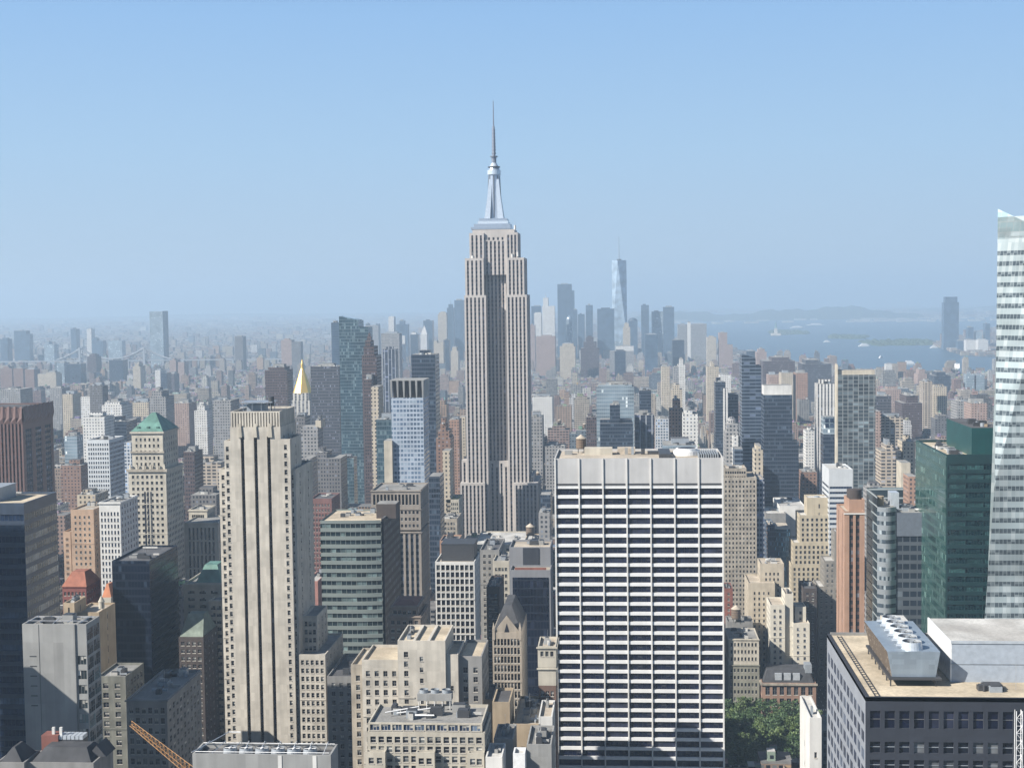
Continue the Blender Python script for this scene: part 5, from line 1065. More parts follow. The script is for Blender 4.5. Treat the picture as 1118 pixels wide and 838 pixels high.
# ---------------------------------------------------------------- mid-distance and far towers (window pattern in the wall material)
FM = dict(
 dslab=facade_mat('f_dark_slab', (0.075, 0.078, 0.09), (0.022, .026, .038), bay=1.8, ww=.7, fh=3.8, wh=.55),
 dblue=facade_mat('f_dark_blue', (0.05, 0.065, 0.09), (0.012, .02, .035), bay=1.7, ww=.86, fh=3.8, wh=.65, rough=.12, wr=.4, light=(.08, .11, .15)),
 bband=facade_mat('f_blue_band', (0.10, 0.13, 0.17), (0.02, .03, .05), bay=6, ww=.97, fh=3.6, wh=.6, rough=.15, wr=.4),
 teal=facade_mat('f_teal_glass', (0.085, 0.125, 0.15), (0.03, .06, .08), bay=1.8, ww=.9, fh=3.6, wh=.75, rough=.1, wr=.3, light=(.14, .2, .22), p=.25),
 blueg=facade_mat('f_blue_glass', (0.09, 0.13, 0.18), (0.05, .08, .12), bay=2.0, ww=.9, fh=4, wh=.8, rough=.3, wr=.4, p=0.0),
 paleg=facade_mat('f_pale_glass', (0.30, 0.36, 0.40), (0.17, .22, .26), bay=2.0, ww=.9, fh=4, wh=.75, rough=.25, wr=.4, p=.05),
 wgrid=facade_mat('f_white_grid', (0.50, 0.52, 0.54), (0.06, .09, .14), bay=3.1, ww=.62, fh=3.3, wh=.6, p=.3),
 white=facade_mat('f_white', (0.60, 0.59, 0.56), (0.08, .09, .11), bay=3.3, ww=.4, fh=3.4, wh=.45),
 wstripe=facade_mat('f_white_stripe', (0.62, 0.61, 0.58), (0.04, .045, .06), sp=(.12, .12, .13), bay=3.4, ww=.42, fh=3.4, wh=.6),
 beige=facade_mat('f_beige', (0.46, 0.40, 0.31), (0.04, .04, .045), bay=3.2, ww=.42, fh=3.5, wh=.48),
 beigeb=facade_mat('f_beige_balcony', (0.42, 0.36, 0.29), (0.05, .05, .055), bay=5, ww=.7, fh=3.1, wh=.55),
 grey=facade_mat('f_grey', (0.27, 0.265, 0.26), (0.035, .04, .05), bay=3.2, ww=.5, fh=3.5, wh=.5),
 dgrey=facade_mat('f_dark_grey', (0.15, 0.145, 0.145), (0.025, .03, .04), bay=2.6, ww=.5, fh=3.5, wh=.5),
 brown=facade_mat('f_brown', (0.22, 0.135, 0.10), (0.03, .03, .035), bay=3.4, ww=.42, fh=3.2, wh=.45),
 dbrown=facade_mat('f_dark_brown', (0.085, 0.06, 0.058), (0.02, .02, .028), bay=2.2, ww=.6, fh=3.6, wh=.55),
 pink=facade_mat('f_pink_brick', (0.32, 0.235, 0.20), (0.05, .045, .05), bay=3.4, ww=.4, fh=3.1, wh=.45),
 orange=facade_mat('f_orange_brick', (0.32, 0.20, 0.145), (0.05, .045, .05), bay=3, ww=.45, fh=3.2, wh=.5),
 resi=facade_mat('f_glass_balconies', (0.22, 0.235, 0.235), (0.03, .042, .05), sp=(.11, .125, .13), bay=4.4, ww=.85, fh=3.2, wh=.62, light=(.2, .25, .27), p=.4),
 darkst=facade_mat('f_dark_striped', (0.35, 0.37, 0.40), (0.02, .025, .045), sp=(.03, .04, .06), bay=6.2, ww=.82, fh=3.8, wh=.6),
 plainw=WHITES, plainb=wall_mat('blank_beige_wall', (0.5, 0.45, 0.36)), steel=FRAMEW)
def S(x0, x1, yt, yb, Y, dep, m, label, tiers=(), name='tower', cat='tower', top=None, lm=None, side=None, pent=True, rf=None):
    a_ = at((x0+x1)/2, yt, Y); dz = drop(a_.x, Y)
    xa, xb = X(x0, Y, yt), X(x1, Y, yt); rt_ = root(name, ((xa+xb)/2, Y+dep/2, dz-2), label, cat); org = tuple(rt_.location)
    rf = rf or RF_GREY; mt_ = FM[m] if isinstance(m, str) else m
    mb = MB(); rb = MB()
    def bx(p, q, y0, y1, z0, z1, mm):
        vs = [(p, y0), (q, y0), (q, y1), (p, y1)]
        for i in range(4):
            u_, v_ = vs[i], vs[(i+1) % 4]; mb.face([(u_[0], u_[1], z0), (v_[0], v_[1], z0), (v_[0], v_[1], z1), (u_[0], u_[1], z1)], mm)
        rb.face([(v_[0], v_[1], z1-.05) for v_ in vs], rf)
    zt = a_.z; bx(xa, xb, Y, Y+dep, dz-2, zt, mt_)
    zlast = zt; last = (xa, xb)
    for i, tr in enumerate(tiers):
        p, q = X(tr[0], Y, yt), X(tr[1], Y, yt); z1_ = Z((tr[0]+tr[1])/2, tr[2], Y); mm = FM[tr[3]] if len(tr) > 3 else mt_
        k = .02*(i+1)
        if p >= xb-.01 or q <= xa+.01: bx(p, q, Y+k, Y+dep*.8, dz-2, z1_, mm)
        else:
            bx(p+k, q-k, Y+dep*.08*(i+1)+k, Y+dep*(1-.08*(i+1)), zt-1, z1_, mm)
        if z1_ > zlast: zlast = z1_; last = (p, q)
    mb.build('wall', rt_, org); rb.build('roof', rt_, org)
    if top:
        kind, ya = top[0], top[1]; tm = top[2] if len(top) > 2 else mt_; tb = MB(); zc = Z((last[0]+last[1])/2*0+(x0+x1)/2, ya, Y); c_ = ((last[0]+last[1])/2, Y+dep/2)
        hw = (last[1]-last[0])/2
        if kind == 'pyramid': tb.frustum(c_, hw+.3, min(dep/2, hw*1.1), zlast-.5, .2, .2, zc, tm)
        elif kind == 'spire': tb.cyl(c_, max(.5, hw*.12), zlast-.5, zc, tm, rb=.1, n=6)
        elif kind == 'dome': 
            for k in range(5): tb.cyl(c_, hw*math.cos(k*.3), zlast-.5+(zc-zlast)*math.sin(k*.3)/.95, zlast-.5+(zc-zlast)*math.sin((k+1)*.3)/.95+.5, tm, rb=hw*math.cos((k+1)*.3), n=14)
        elif kind == 'slant': 
            z_ = zlast-.2; p0_, p1_ = (last[0]+.1, last[1]-.1) if len(top) < 4 else (last[1]-.1, last[0]+.1); tb.poly([(p0_, Y+.1, z_), (p1_, Y+.1, z_), (p1_, Y+dep*.7, z_), (p0_, Y+dep*.7, z_), (p0_, Y+.1, zc), (p0_, Y+dep*.7, zc), (p1_, Y+.1, z_+1), (p1_, Y+dep*.7, z_+1)], [(0, 1, 6, 4), (3, 5, 7, 2), (0, 4, 5, 3), (4, 6, 7, 5), (1, 2, 7, 6)], tm) if 1 else tb.poly([(last[0]+.1, Y+.1, z_), (last[1]-.1, Y+.1, z_), (last[1]-.1, Y+dep*.7, z_), (last[0]+.1, Y+dep*.7, z_), (last[0]+.1, Y+.1, zc), (last[0]+.1, Y+dep*.7, zc), (last[1]-.1, Y+.1, z_+1), (last[1]-.1, Y+dep*.7, z_+1)], [(0, 1, 6, 4), (3, 5, 7, 2), (0, 4, 5, 3), (4, 6, 7, 5), (1, 2, 7, 6)], tm)
        tb.build({'pyramid': 'pyramid_roof', 'spire': 'spire', 'dome': 'dome', 'slant': 'slanted_crown'}[kind], rt_, org)
    elif pent and (xb-xa) > 8:
        rs_ = random.Random(int(x0*7+yt)); pb = MB(); w_ = last[1]-last[0]; a0 = rs_.uniform(.1, .3); a1_ = rs_.uniform(.55, .9)
        pb.box(last[0]+w_*a0, last[0]+w_*a1_, Y+dep*.3, Y+dep*.7, zlast-.1, zlast+rs_.uniform(2.5, 5), rs_.choice([GREYMET, GREYC, mt_]), top=RF_DARK); pb.build('penthouse', rt_, org)
        if Y < 2500: roof_units(rt_, org, last[0]+1, last[1]-1, Y+1, Y+dep*.28, zlast-.1, 4, rs_)
    FOOT.append((xa, xb, Y, Y+dep)); PROT.append((x0, x1, yt, yb, Y))
    if lm: LM.append(((x0+x1)/2, yt+10, lm))
    return rt_, org, (xa, xb, zlast)
# left of the giant skyscraper
S(370, 391, 350, 555, 1600, 34, 'teal', 'tallest teal glass tower with an open framed top left of the giant skyscraper', [(391, 402, 357)], lm='the tall teal glass tower', top=('slant', 345))
S(361.5, 370, 352, 430, 2245, 26, 'blueg', 'thin blue glass tower half hidden behind the tall teal glass tower')
S(339, 370, 400, 500, 1750, 40, 'dslab', 'wide dark grey-brown slab left of the tall teal glass tower', lm='the wide dark slab')
rt_, org, q_ = S(318, 338, 437, 480, 1884, 30, facade_mat('f_pale_ribs', (0.52, .5, .45), (0.10, .10, .11), sp=(.2, .2, .2), bay=5.2, ww=.5, fh=3.6, wh=.6), 'pale ribbed tower with a gilded pyramid roof', lm='the gold-roofed tower', name='gilded_tower', pent=False, tiers=[(319.5, 336.5, 429)])
mb = MB(); mb.cyl(((q_[0]+q_[1])/2, 1899), (q_[1]-q_[0])/2+1, q_[2]-.5, Z(326, 402, 1899), GOLD, rb=2.2, n=8); mb.cyl(((q_[0]+q_[1])/2, 1899), 1.8, Z(326, 402, 1899), Z(326, 397, 1899), GOLD, n=8); mb.cyl(((q_[0]+q_[1])/2, 1899), 1.6, Z(326, 397, 1899), Z(326, 392, 1899), GOLD, rb=.1, n=8); mb.build('gilded_pyramid', rt_, org)
S(289, 313, 404, 450, 1900, 36, 'dbrown', 'dark brown ribbed tower left of the gold-roofed tower', [(292, 310, 401)])
S(395, 411, 388, 480, 1500, 30, 'dbrown', 'dark tower with a stepped pointed spire just right of the tall teal glass tower', [(396.5, 408, 378), (398, 404, 372)], top=('pyramid', 363), name='spired_tower')
S(397, 405.5, 414, 505, 1480, 30, 'dbrown', 'narrow dark brown slab below the pointed dark spire')
S(328, 347, 466, 500, 1350, 24, 'grey', 'grey block with a pale centre pier below the wide dark slab', [(344, 350, 459, 'plainb')])
S(405, 413, 422, 500, 1300, 26, 'beige', 'thin beige balconied tower left of the blue-white crowned tower')
S(410.5, 428, 458, 540, 1140, 22, 'teal', 'aqua glass block beside the blue-white crowned tower')
S(419, 428, 481, 535, 1079, 18, 'plainb', 'blank cream wall block at the foot of the blue-white crowned tower', pent=False)
rt_, org, q_ = S(427, 462, 434, 535, 1082, 30, facade_mat('f_blue_white', (0.36, .41, .48), (0.09, .13, .19), bay=2.6, ww=.74, fh=3.4, wh=.6, light=(.3, .36, .42), p=.4), 'blue-white windowed tower with a flared concrete crown', lm='the blue-white crowned tower', pent=False)
mb = MB(); W_ = q_[1]-q_[0]; zc = Z(444, 415, 1082)
mb.frustum(((q_[0]+q_[1])/2, 1097), W_/2-1.5, 12, q_[2]-.5, W_/2-1, 12.5, zc-.5, BROWND)
for k in range(6): xk = q_[0]+W_*k/5; mb.frustum((xk*.98+.02*(q_[0]+q_[1])/2, 1082.6), .5, .6, q_[2], .8, 1.8, zc, GREYC)
for k in range(1, 6): yk = 1082+30*k/5; mb.frustum((q_[1]-.4, yk), .6, .7, q_[2], 1.4, 1.2, zc, WHITES)
mb.box(q_[0]-1, q_[1]+1, 1081, 1113, zc-.3, zc+.1, GREYC, bottom=True); mb.build('flared_crown', rt_, org)
S(449, 475, 387, 520, 1300, 30, 'dblue', 'dark blue-black slab behind the blue-white crowned tower', lm='the dark blue-black slab')
S(476, 492, 478, 560, 1230, 26, 'brown', 'brown brick block with stepped sides left of the giant skyscraper', [(478, 490, 470), (480, 486, 463)])
S(490, 501, 458, 500, 1500, 26, 'orange', 'orange-brown tower squeezed beside the giant skyscraper')
S(483, 491, 492, 556, 1150, 20, 'beige', 'tan block with many windows left of the giant skyscraper base')
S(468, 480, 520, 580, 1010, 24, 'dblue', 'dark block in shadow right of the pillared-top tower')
S(502, 508, 455, 500, 1600, 20, 'beige', 'pale brick sliver touching the left side of the giant skyscraper')
S(418, 432, 381, 415, 2500, 30, 'darkst', 'dark-topped banded tower left of the dark blue-black slab')
S(416, 436, 364, 400, 3300, 40, 'grey', 'pale grey hazy block above the dark-topped banded tower')
S(590, 601, 540, 590, 1120, 30, 'dblue', 'dark teal block right of the giant skyscraper base')
S(588, 600, 560, 594, 1040, 24, 'grey', 'grey-blue loft beside the base of the giant skyscraper', name='loft_block')
S(579, 592, 455, 530, 1500, 30, 'grey', 'grey block half hidden by the right side of the giant skyscraper')
S(595, 617, 487, 510, 1500, 30, 'grey', 'long grey loft block between the giant skyscraper and the broad white slab', name='loft_block')
S(581, 603, 433, 446, 2200, 40, 'white', 'white-framed loft block just right of the giant skyscraper', name='loft_block')
S(320, 333, 455, 500, 1400, 24, 'dgrey', 'dark grey block below the gold-roofed tower')
S(300, 318, 475, 560, 1150, 24, 'dgrey', 'dark grey tower just behind the limestone strip tower')
S(331, 340, 500, 560, 1200, 24, 'grey', 'slim grey block between the limestone strip tower and the teal tower')
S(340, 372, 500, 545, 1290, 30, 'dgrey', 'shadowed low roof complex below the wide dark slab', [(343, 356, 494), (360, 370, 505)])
S(372, 386, 500, 556, 1500, 20, 'teal', 'lower teal glass block at the foot of the tall teal tower')
# mid left
S(0, 22, 425, 445, 2300, 50, 'grey', 'grey hazy block above the red-brown ribbed tower')
S(54, 67, 424, 440, 2500, 40, 'grey', 'pale grey slab right of the red-brown ribbed tower')
S(68, 79, 430, 446, 2300, 40, 'beige', 'beige block with sloped roof above the blue-white gridded slab', name='block')
S(88, 98, 433, 450, 2100, 30, 'white', 'small white tower with one dark side above the blue-white gridded slab', [(98, 112, 421, 'dgrey')])
S(111, 133, 442, 476, 1800, 40, 'white', 'pale office block with a set-back roof left of the green pyramid', [(113, 130, 439)])
S(118, 138, 460, 480, 1600, 36, 'dblue', 'dark blue glass block beside the green pyramid')
S(143, 162, 439, 452, 2100, 40, 'beige', 'beige block directly above the green pyramid', name='block')
S(163, 181, 433, 470, 1900, 36, 'grey', 'grey slab with a pitched top right of the green pyramid', [(165, 176, 427)])
S(70, 84, 476, 510, 1700, 30, 'paleg', 'white-banded block left of the blue-white gridded slab', name='block')
S(90, 114, 455, 480, 1550, 30, 'white', 'white-ribbed drum-like block above the blue-white gridded slab', name='block')
S(135, 143, 483, 520, 1350, 30, 'wgrid', 'small white striped slab left of the green-pyramid tower')
S(200, 212, 493, 530, 1250, 26, 'dbrown', 'slim dark brown tower right of the green-pyramid tower')
S(207, 241, 505, 520, 1300, 40, 'beigeb', 'long beige loft right of the green-pyramid tower', name='loft_block')
S(208, 236, 540, 556, 1050, 30, 'dgrey', 'dark grey loft above the sunlit classical block', name='loft_block')
S(188, 206, 440, 455, 2100, 40, 'pink', 'dusky pink block between the green pyramid and limestone strip tower', name='block')
S(212, 226, 448, 462, 2000, 26, 'white', 'small white stepped block left of the limestone strip tower', [(215, 223, 443)], name='block')
S(232, 252, 437, 470, 1750, 40, 'grey', 'pinkish grey block touching the limestone strip tower', name='block')
S(84, 104, 540, 560, 1000, 26, 'beige', 'beige office block above the pinkish tan brick block', name='block')
S(66, 88, 508, 530, 1400, 30, 'brown', 'dark red-brown low block right of the red-brown ribbed tower', name='block')
# mid right
rt_, org, q_ = S(651, 692, 422, 492, 1550, 34, 'paleg', 'pale glass tower with a windowless upper wall above the broad white slab', [(653, 690, 420)], lm='the pale glass-topped tower')
S(655, 691, 462, 492, 1480, 24, 'dblue', 'dark blue stepped glass building in front of the pale glass-topped tower', [(666, 677, 442), (655, 690, 458)], name='glass_tower')
S(640, 651, 455, 492, 1600, 30, 'dbrown', 'brown slab left of the pale glass-topped tower')
S(693, 714, 453, 492, 1500, 30, 'darkst', 'dark building with bright vertical fins right of the dark blue stepped glass building')
S(698, 711, 426, 450, 1800, 26, 'dblue', 'small dark blue cube tower right of the pale glass-topped tower')
S(716, 730, 457, 486, 1650, 30, 'wgrid', 'white columned loft behind the roof of the broad white slab', name='loft_block')
S(731, 746, 447, 484, 1400, 26, 'orange', 'orange-brown stepped block behind the roof of the broad white slab', [(735, 743, 437)])
S(746, 762, 452, 486, 1350, 26, 'white', 'white and beige apartment block beside the orange-brown stepped block', [(748, 756, 448)])
S(724, 760, 486, 494, 1150, 40, 'paleg', 'low pale glass roof block just behind the broad white slab', name='block')
S(733, 745, 425, 440, 2200, 30, 'beige', 'beige stepped block above the orange-brown stepped block', [(735, 742, 420)])
S(792, 808, 472, 512, 1300, 24, 'grey', 'slender grey apartment tower with a small dome above the beige ribbed tower', [(794, 806, 463)], top=('dome', 456), lm='the small-domed tower')
S(800, 806, 475, 512, 1290, 20, 'white', 'thin white slab right of the small-domed tower')
S(810, 825, 391, 565, 1500, 30, 'bband', 'slim dark blue tower with horizontal bands right of centre', [(825, 831, 399)], lm='the slim dark banded tower', top=('slant', 386))
S(781, 792, 417, 500, 1750, 30, 'dblue', 'dark blue tower left of the slim dark banded tower', [(792, 806, 430)])
S(790, 795, 424, 470, 1740, 12, 'wstripe', 'thin white striped strip building between the dark blue towers')
S(802, 811, 490, 540, 1180, 20, 'bband', 'lower dark banded block below the slim dark banded tower')
S(824, 833, 491, 522, 1100, 20, 'beige', 'small beige stepped tower between the beige ribbed and dark glass towers', [(826, 831, 486)])
rt_, org, q_ = S(834, 865, 431, 545, 1400, 30, 'dblue', 'dark glass tower with a white block cap', [(865, 872, 482), (834.5, 865, 421, 'plainw')], lm='the white-capped dark tower', pent=False)
S(880, 897, 470, 500, 1650, 26, 'white', 'small white block left of the white striped tower')
S(876, 892, 515, 560, 1350, 26, 'brown', 'brown loft block right of the white-capped dark tower', name='loft_block')
S(893, 911, 419, 500, 1500, 26, 'wstripe', 'bright white tower with thin dark stripes', lm='the white striped tower')
rt_, org, q_ = S(899, 912, 474, 508, 1330, 20, 'dblue', 'small dark blue building with a pale blue framed top', [(899.5, 911.5, 455, 'paleg')], pent=False)
mb = MB()
for k in range(2):
    for j in range(2): mb.box(q_[0]+1.8+k*4.4, q_[0]+5+k*4.4, 1331.2, 1331.5, q_[2]-5-j*4.6, q_[2]-1.6-j*4.6, G_BLUE, bottom=True)
mb.build('framed_opening', rt_, org)
S(915, 956, 409, 535, 1250, 14, 'resi', 'tall balconied glass apartment tower with a sloping beige crown', [(913.5, 914.9, 399, 'plainb'), (915.5, 955.5, 404, 'plainb')], top=('slant', 397, FM['plainb']), lm='the sloping-crowned apartment tower')
S(956, 973, 432, 465, 1900, 30, 'dslab', 'dark grey block right of the sloping-crowned apartment tower')
S(957, 962, 449, 520, 1490, 30, 'pink', 'pink brick wing with blank side right of the sloping-crowned tower')
S(962, 986, 455, 520, 1500, 30, 'beigeb', 'tan balconied apartment slab right of the sloping-crowned tower', lm='the tan balconied slab')
S(962, 984, 492, 545, 1300, 30, 'beigeb', 'lower tan apartment block in front of the tan balconied slab', [(968, 976, 486)])
S(986, 999, 482, 530, 1300, 26, 'beige', 'tan brick block left of the dark green tower')
S(984, 994, 505, 540, 1120, 20, 'plainb', 'blank cream wall building left of the dark green tower', pent=False)
S(992, 1001, 520, 552, 1040, 20, 'orange', 'brown brick block touching the dark green tower')
S(950, 968, 535, 552, 1050, 30, 'grey', 'low grey roof block behind the orange brick tower', name='low_block')
S(1008, 1018, 416, 455, 2300, 30, 'beigeb', 'slim twin-like beige apartment tower above the dark green tower')
S(1019, 1034, 422, 455, 2350, 30, 'beige', 'broader tan apartment tower above the dark green tower')
S(985, 1007, 440, 462, 2200, 60, 'dbrown', 'broad dark brown block above the tan balconied slab', [(990, 1003, 432)], name='block')
S(1045, 1058, 438, 458, 1900, 36, 'grey', 'bluish grey block above the dark green tower')
S(1060, 1078, 440, 456, 1800, 36, 'pink', 'pinkish block left of the white faceted tower', name='block')
S(966, 984, 425, 445, 2700, 50, 'pink', 'pink brick apartment complex above the tan balconied slab', name='block')
S(1002, 1012, 408, 420, 3600, 50, 'pink', 'dusky stepped brick tower near the harbour shore', [(1004, 1010, 403)])
S(1020, 1038, 410, 428, 3400, 60, 'dblue', 'dark bluish complex near the harbour shore', [(1023, 1033, 406)])
S(1055, 1064, 408, 425, 3600, 30, 'paleg', 'pale small tower by the harbour left of the white faceted tower')
S(1066, 1075, 409, 425, 3600, 30, 'paleg', 'second pale small tower by the harbour, nearest the white faceted tower')
S(967, 974, 397, 406, 3900, 20, 'white', 'tiny white tower on the harbour shore')
S(853, 866, 407, 425, 2600, 40, 'beige', 'sunlit cream block above the white-capped dark tower', name='block')
S(839, 852, 409, 425, 2650, 40, 'pink', 'pinkish block left of the sunlit cream block', name='block')
S(869, 882, 407, 425, 2600, 40, 'orange', 'brick-red block right of the sunlit cream block', name='block')
S(833, 868, 394, 410, 3300, 80, 'dbrown', 'wide dark stepped mass at the harbour edge', [(843, 862, 390)], name='block')
S(876, 908, 397, 412, 3200, 80, 'dslab', 'wide dark low block at the harbour right of the dark stepped mass', [(880, 896, 393)], name='block')
S(722, 731, 400, 420, 2900, 36, 'beige', 'pale tan block below the hazy waterfront slabs', name='block')
S(740, 748, 398, 420, 2900, 30, 'white', 'bright cream stepped block in the middle distance right', [(742, 746, 392)], name='block')
S(772, 785, 400, 418, 2800, 40, 'beige', 'cream block with a small tower left of the slim dark banded tower', [(776, 780, 397)], name='block')
S(786, 798, 409, 418, 2700, 36, 'white', 'low cream block next to the slim dark banded tower', name='block')
S(735, 741, 401, 420, 2850, 30, 'grey', 'narrow grey block beside the bright cream stepped block', name='block')
# lower-tip skyline, far in the haze
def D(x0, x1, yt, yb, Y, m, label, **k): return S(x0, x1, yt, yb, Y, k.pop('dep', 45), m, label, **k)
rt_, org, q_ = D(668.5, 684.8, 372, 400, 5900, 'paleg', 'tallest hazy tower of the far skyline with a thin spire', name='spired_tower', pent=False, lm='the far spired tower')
hb = Z(676, 372, 5900); ht = Z(676, 284, 5900); xc = (q_[0]+q_[1])/2; hw = (q_[1]-q_[0])/2; yc = 5922.5; bl = [(xc-hw, 5900), (xc+hw, 5900), (xc+hw, 5945), (xc-hw, 5945)]
tp_ = [(xc-hw*.2, 5898), (xc+hw*.98, 5921), (xc+hw*.1, 5946), (xc-hw*.98, 5924)]
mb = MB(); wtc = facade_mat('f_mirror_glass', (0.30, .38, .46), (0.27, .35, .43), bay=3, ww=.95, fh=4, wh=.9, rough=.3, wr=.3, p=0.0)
for i in range(4):
    j = (i+1) % 4; mb.face([(*bl[i], hb-.2), (*bl[j], hb-.2), (*tp_[i], ht)], wtc); mb.face([(*bl[j], hb-.2), (*tp_[j], ht), (*tp_[i], ht)], wtc)
mb.face([(*p_, ht) for p_ in tp_], RF_LIGHT); mb.build('tapering_shaft', rt_, org)
mb = MB(); mb.cyl((xc, yc), 10, ht-.5, ht+5, DARKM, n=16); mb.cyl((xc, yc), 2.0, ht+5, Z(676, 258, yc), plain('spire_steel', (.35, .38, .42), .4, .4), rb=.8, n=6); mb.build('spire', rt_, org)
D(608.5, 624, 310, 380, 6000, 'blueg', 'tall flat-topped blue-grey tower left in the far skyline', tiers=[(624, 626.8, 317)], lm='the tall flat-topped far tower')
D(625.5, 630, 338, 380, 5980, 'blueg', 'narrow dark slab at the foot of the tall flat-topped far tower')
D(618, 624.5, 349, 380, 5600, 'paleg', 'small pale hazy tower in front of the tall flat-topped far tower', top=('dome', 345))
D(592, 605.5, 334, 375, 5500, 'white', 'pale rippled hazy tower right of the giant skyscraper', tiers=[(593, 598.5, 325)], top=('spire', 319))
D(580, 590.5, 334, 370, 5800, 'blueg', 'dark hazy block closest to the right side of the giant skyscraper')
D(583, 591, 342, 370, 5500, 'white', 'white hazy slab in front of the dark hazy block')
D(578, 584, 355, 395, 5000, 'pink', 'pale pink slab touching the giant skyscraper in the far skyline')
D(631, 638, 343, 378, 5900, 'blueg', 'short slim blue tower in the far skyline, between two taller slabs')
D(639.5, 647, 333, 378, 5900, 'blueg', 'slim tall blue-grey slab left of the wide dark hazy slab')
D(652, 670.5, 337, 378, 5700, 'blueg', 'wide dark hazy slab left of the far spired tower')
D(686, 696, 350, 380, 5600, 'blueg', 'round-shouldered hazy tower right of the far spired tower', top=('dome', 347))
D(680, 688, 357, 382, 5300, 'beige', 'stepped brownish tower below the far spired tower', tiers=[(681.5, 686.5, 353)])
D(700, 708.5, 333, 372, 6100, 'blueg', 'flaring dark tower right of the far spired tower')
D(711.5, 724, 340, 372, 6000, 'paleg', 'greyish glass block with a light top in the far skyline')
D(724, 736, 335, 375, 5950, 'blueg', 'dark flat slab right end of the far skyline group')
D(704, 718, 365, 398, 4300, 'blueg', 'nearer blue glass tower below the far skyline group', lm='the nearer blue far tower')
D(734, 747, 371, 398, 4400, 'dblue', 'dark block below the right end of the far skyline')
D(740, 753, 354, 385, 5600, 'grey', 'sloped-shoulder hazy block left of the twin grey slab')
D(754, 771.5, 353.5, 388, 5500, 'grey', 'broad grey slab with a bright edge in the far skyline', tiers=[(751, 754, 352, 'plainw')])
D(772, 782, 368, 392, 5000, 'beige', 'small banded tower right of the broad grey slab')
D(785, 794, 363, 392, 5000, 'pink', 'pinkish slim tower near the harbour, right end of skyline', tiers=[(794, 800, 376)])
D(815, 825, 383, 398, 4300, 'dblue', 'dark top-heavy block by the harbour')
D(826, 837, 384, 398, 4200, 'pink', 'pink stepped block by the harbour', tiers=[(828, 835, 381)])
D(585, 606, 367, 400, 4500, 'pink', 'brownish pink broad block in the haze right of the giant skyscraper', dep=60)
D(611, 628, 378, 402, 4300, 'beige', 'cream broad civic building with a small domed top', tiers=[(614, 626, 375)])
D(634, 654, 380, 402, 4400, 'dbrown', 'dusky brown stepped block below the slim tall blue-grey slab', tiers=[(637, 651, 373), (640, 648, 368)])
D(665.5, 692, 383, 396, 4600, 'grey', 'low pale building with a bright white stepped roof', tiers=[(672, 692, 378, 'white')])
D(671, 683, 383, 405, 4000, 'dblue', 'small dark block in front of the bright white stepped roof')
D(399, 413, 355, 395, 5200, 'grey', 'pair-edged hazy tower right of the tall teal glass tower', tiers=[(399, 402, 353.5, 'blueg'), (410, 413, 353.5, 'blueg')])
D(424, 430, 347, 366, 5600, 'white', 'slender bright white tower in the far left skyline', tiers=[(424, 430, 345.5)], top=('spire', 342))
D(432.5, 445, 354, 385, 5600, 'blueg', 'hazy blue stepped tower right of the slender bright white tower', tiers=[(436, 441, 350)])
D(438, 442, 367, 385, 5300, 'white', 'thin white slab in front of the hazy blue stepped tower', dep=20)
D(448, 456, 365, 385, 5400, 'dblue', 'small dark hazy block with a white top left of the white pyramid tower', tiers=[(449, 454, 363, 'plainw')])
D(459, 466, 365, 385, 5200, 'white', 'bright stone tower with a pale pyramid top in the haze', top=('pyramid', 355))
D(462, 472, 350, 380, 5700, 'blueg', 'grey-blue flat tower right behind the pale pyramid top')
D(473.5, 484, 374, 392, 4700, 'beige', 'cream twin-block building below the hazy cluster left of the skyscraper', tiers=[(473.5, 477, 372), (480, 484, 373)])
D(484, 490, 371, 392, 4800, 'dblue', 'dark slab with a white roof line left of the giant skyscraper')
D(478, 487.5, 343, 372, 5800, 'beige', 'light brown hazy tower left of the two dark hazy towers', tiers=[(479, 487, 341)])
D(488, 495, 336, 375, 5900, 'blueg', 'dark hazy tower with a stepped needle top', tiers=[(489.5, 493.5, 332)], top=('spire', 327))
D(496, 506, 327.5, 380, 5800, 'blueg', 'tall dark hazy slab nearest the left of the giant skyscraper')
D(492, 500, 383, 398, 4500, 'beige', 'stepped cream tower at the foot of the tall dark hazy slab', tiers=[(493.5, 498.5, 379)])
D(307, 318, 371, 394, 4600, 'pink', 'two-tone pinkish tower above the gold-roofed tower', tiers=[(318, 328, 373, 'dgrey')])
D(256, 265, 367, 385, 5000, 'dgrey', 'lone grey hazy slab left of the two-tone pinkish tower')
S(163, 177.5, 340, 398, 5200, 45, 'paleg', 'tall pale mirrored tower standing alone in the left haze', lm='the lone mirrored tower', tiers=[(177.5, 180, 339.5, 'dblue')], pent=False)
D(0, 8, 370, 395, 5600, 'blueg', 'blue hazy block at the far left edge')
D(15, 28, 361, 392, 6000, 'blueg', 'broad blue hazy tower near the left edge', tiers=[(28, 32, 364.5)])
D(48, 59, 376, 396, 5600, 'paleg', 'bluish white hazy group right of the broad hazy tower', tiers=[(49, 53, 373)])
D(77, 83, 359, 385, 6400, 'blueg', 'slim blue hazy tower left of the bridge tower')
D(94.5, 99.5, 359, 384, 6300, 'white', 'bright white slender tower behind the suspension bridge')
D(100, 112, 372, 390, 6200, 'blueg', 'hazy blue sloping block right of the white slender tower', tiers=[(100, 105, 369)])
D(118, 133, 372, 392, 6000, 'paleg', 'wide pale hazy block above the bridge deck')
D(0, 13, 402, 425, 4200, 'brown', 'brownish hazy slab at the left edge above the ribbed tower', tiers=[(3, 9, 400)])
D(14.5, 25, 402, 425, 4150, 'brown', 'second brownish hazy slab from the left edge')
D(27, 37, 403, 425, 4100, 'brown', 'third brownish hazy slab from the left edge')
D(41, 61, 408, 420, 4000, 'beige', 'wide pale low slab below the left hazy towers', tiers=[(50, 60, 406.5)])
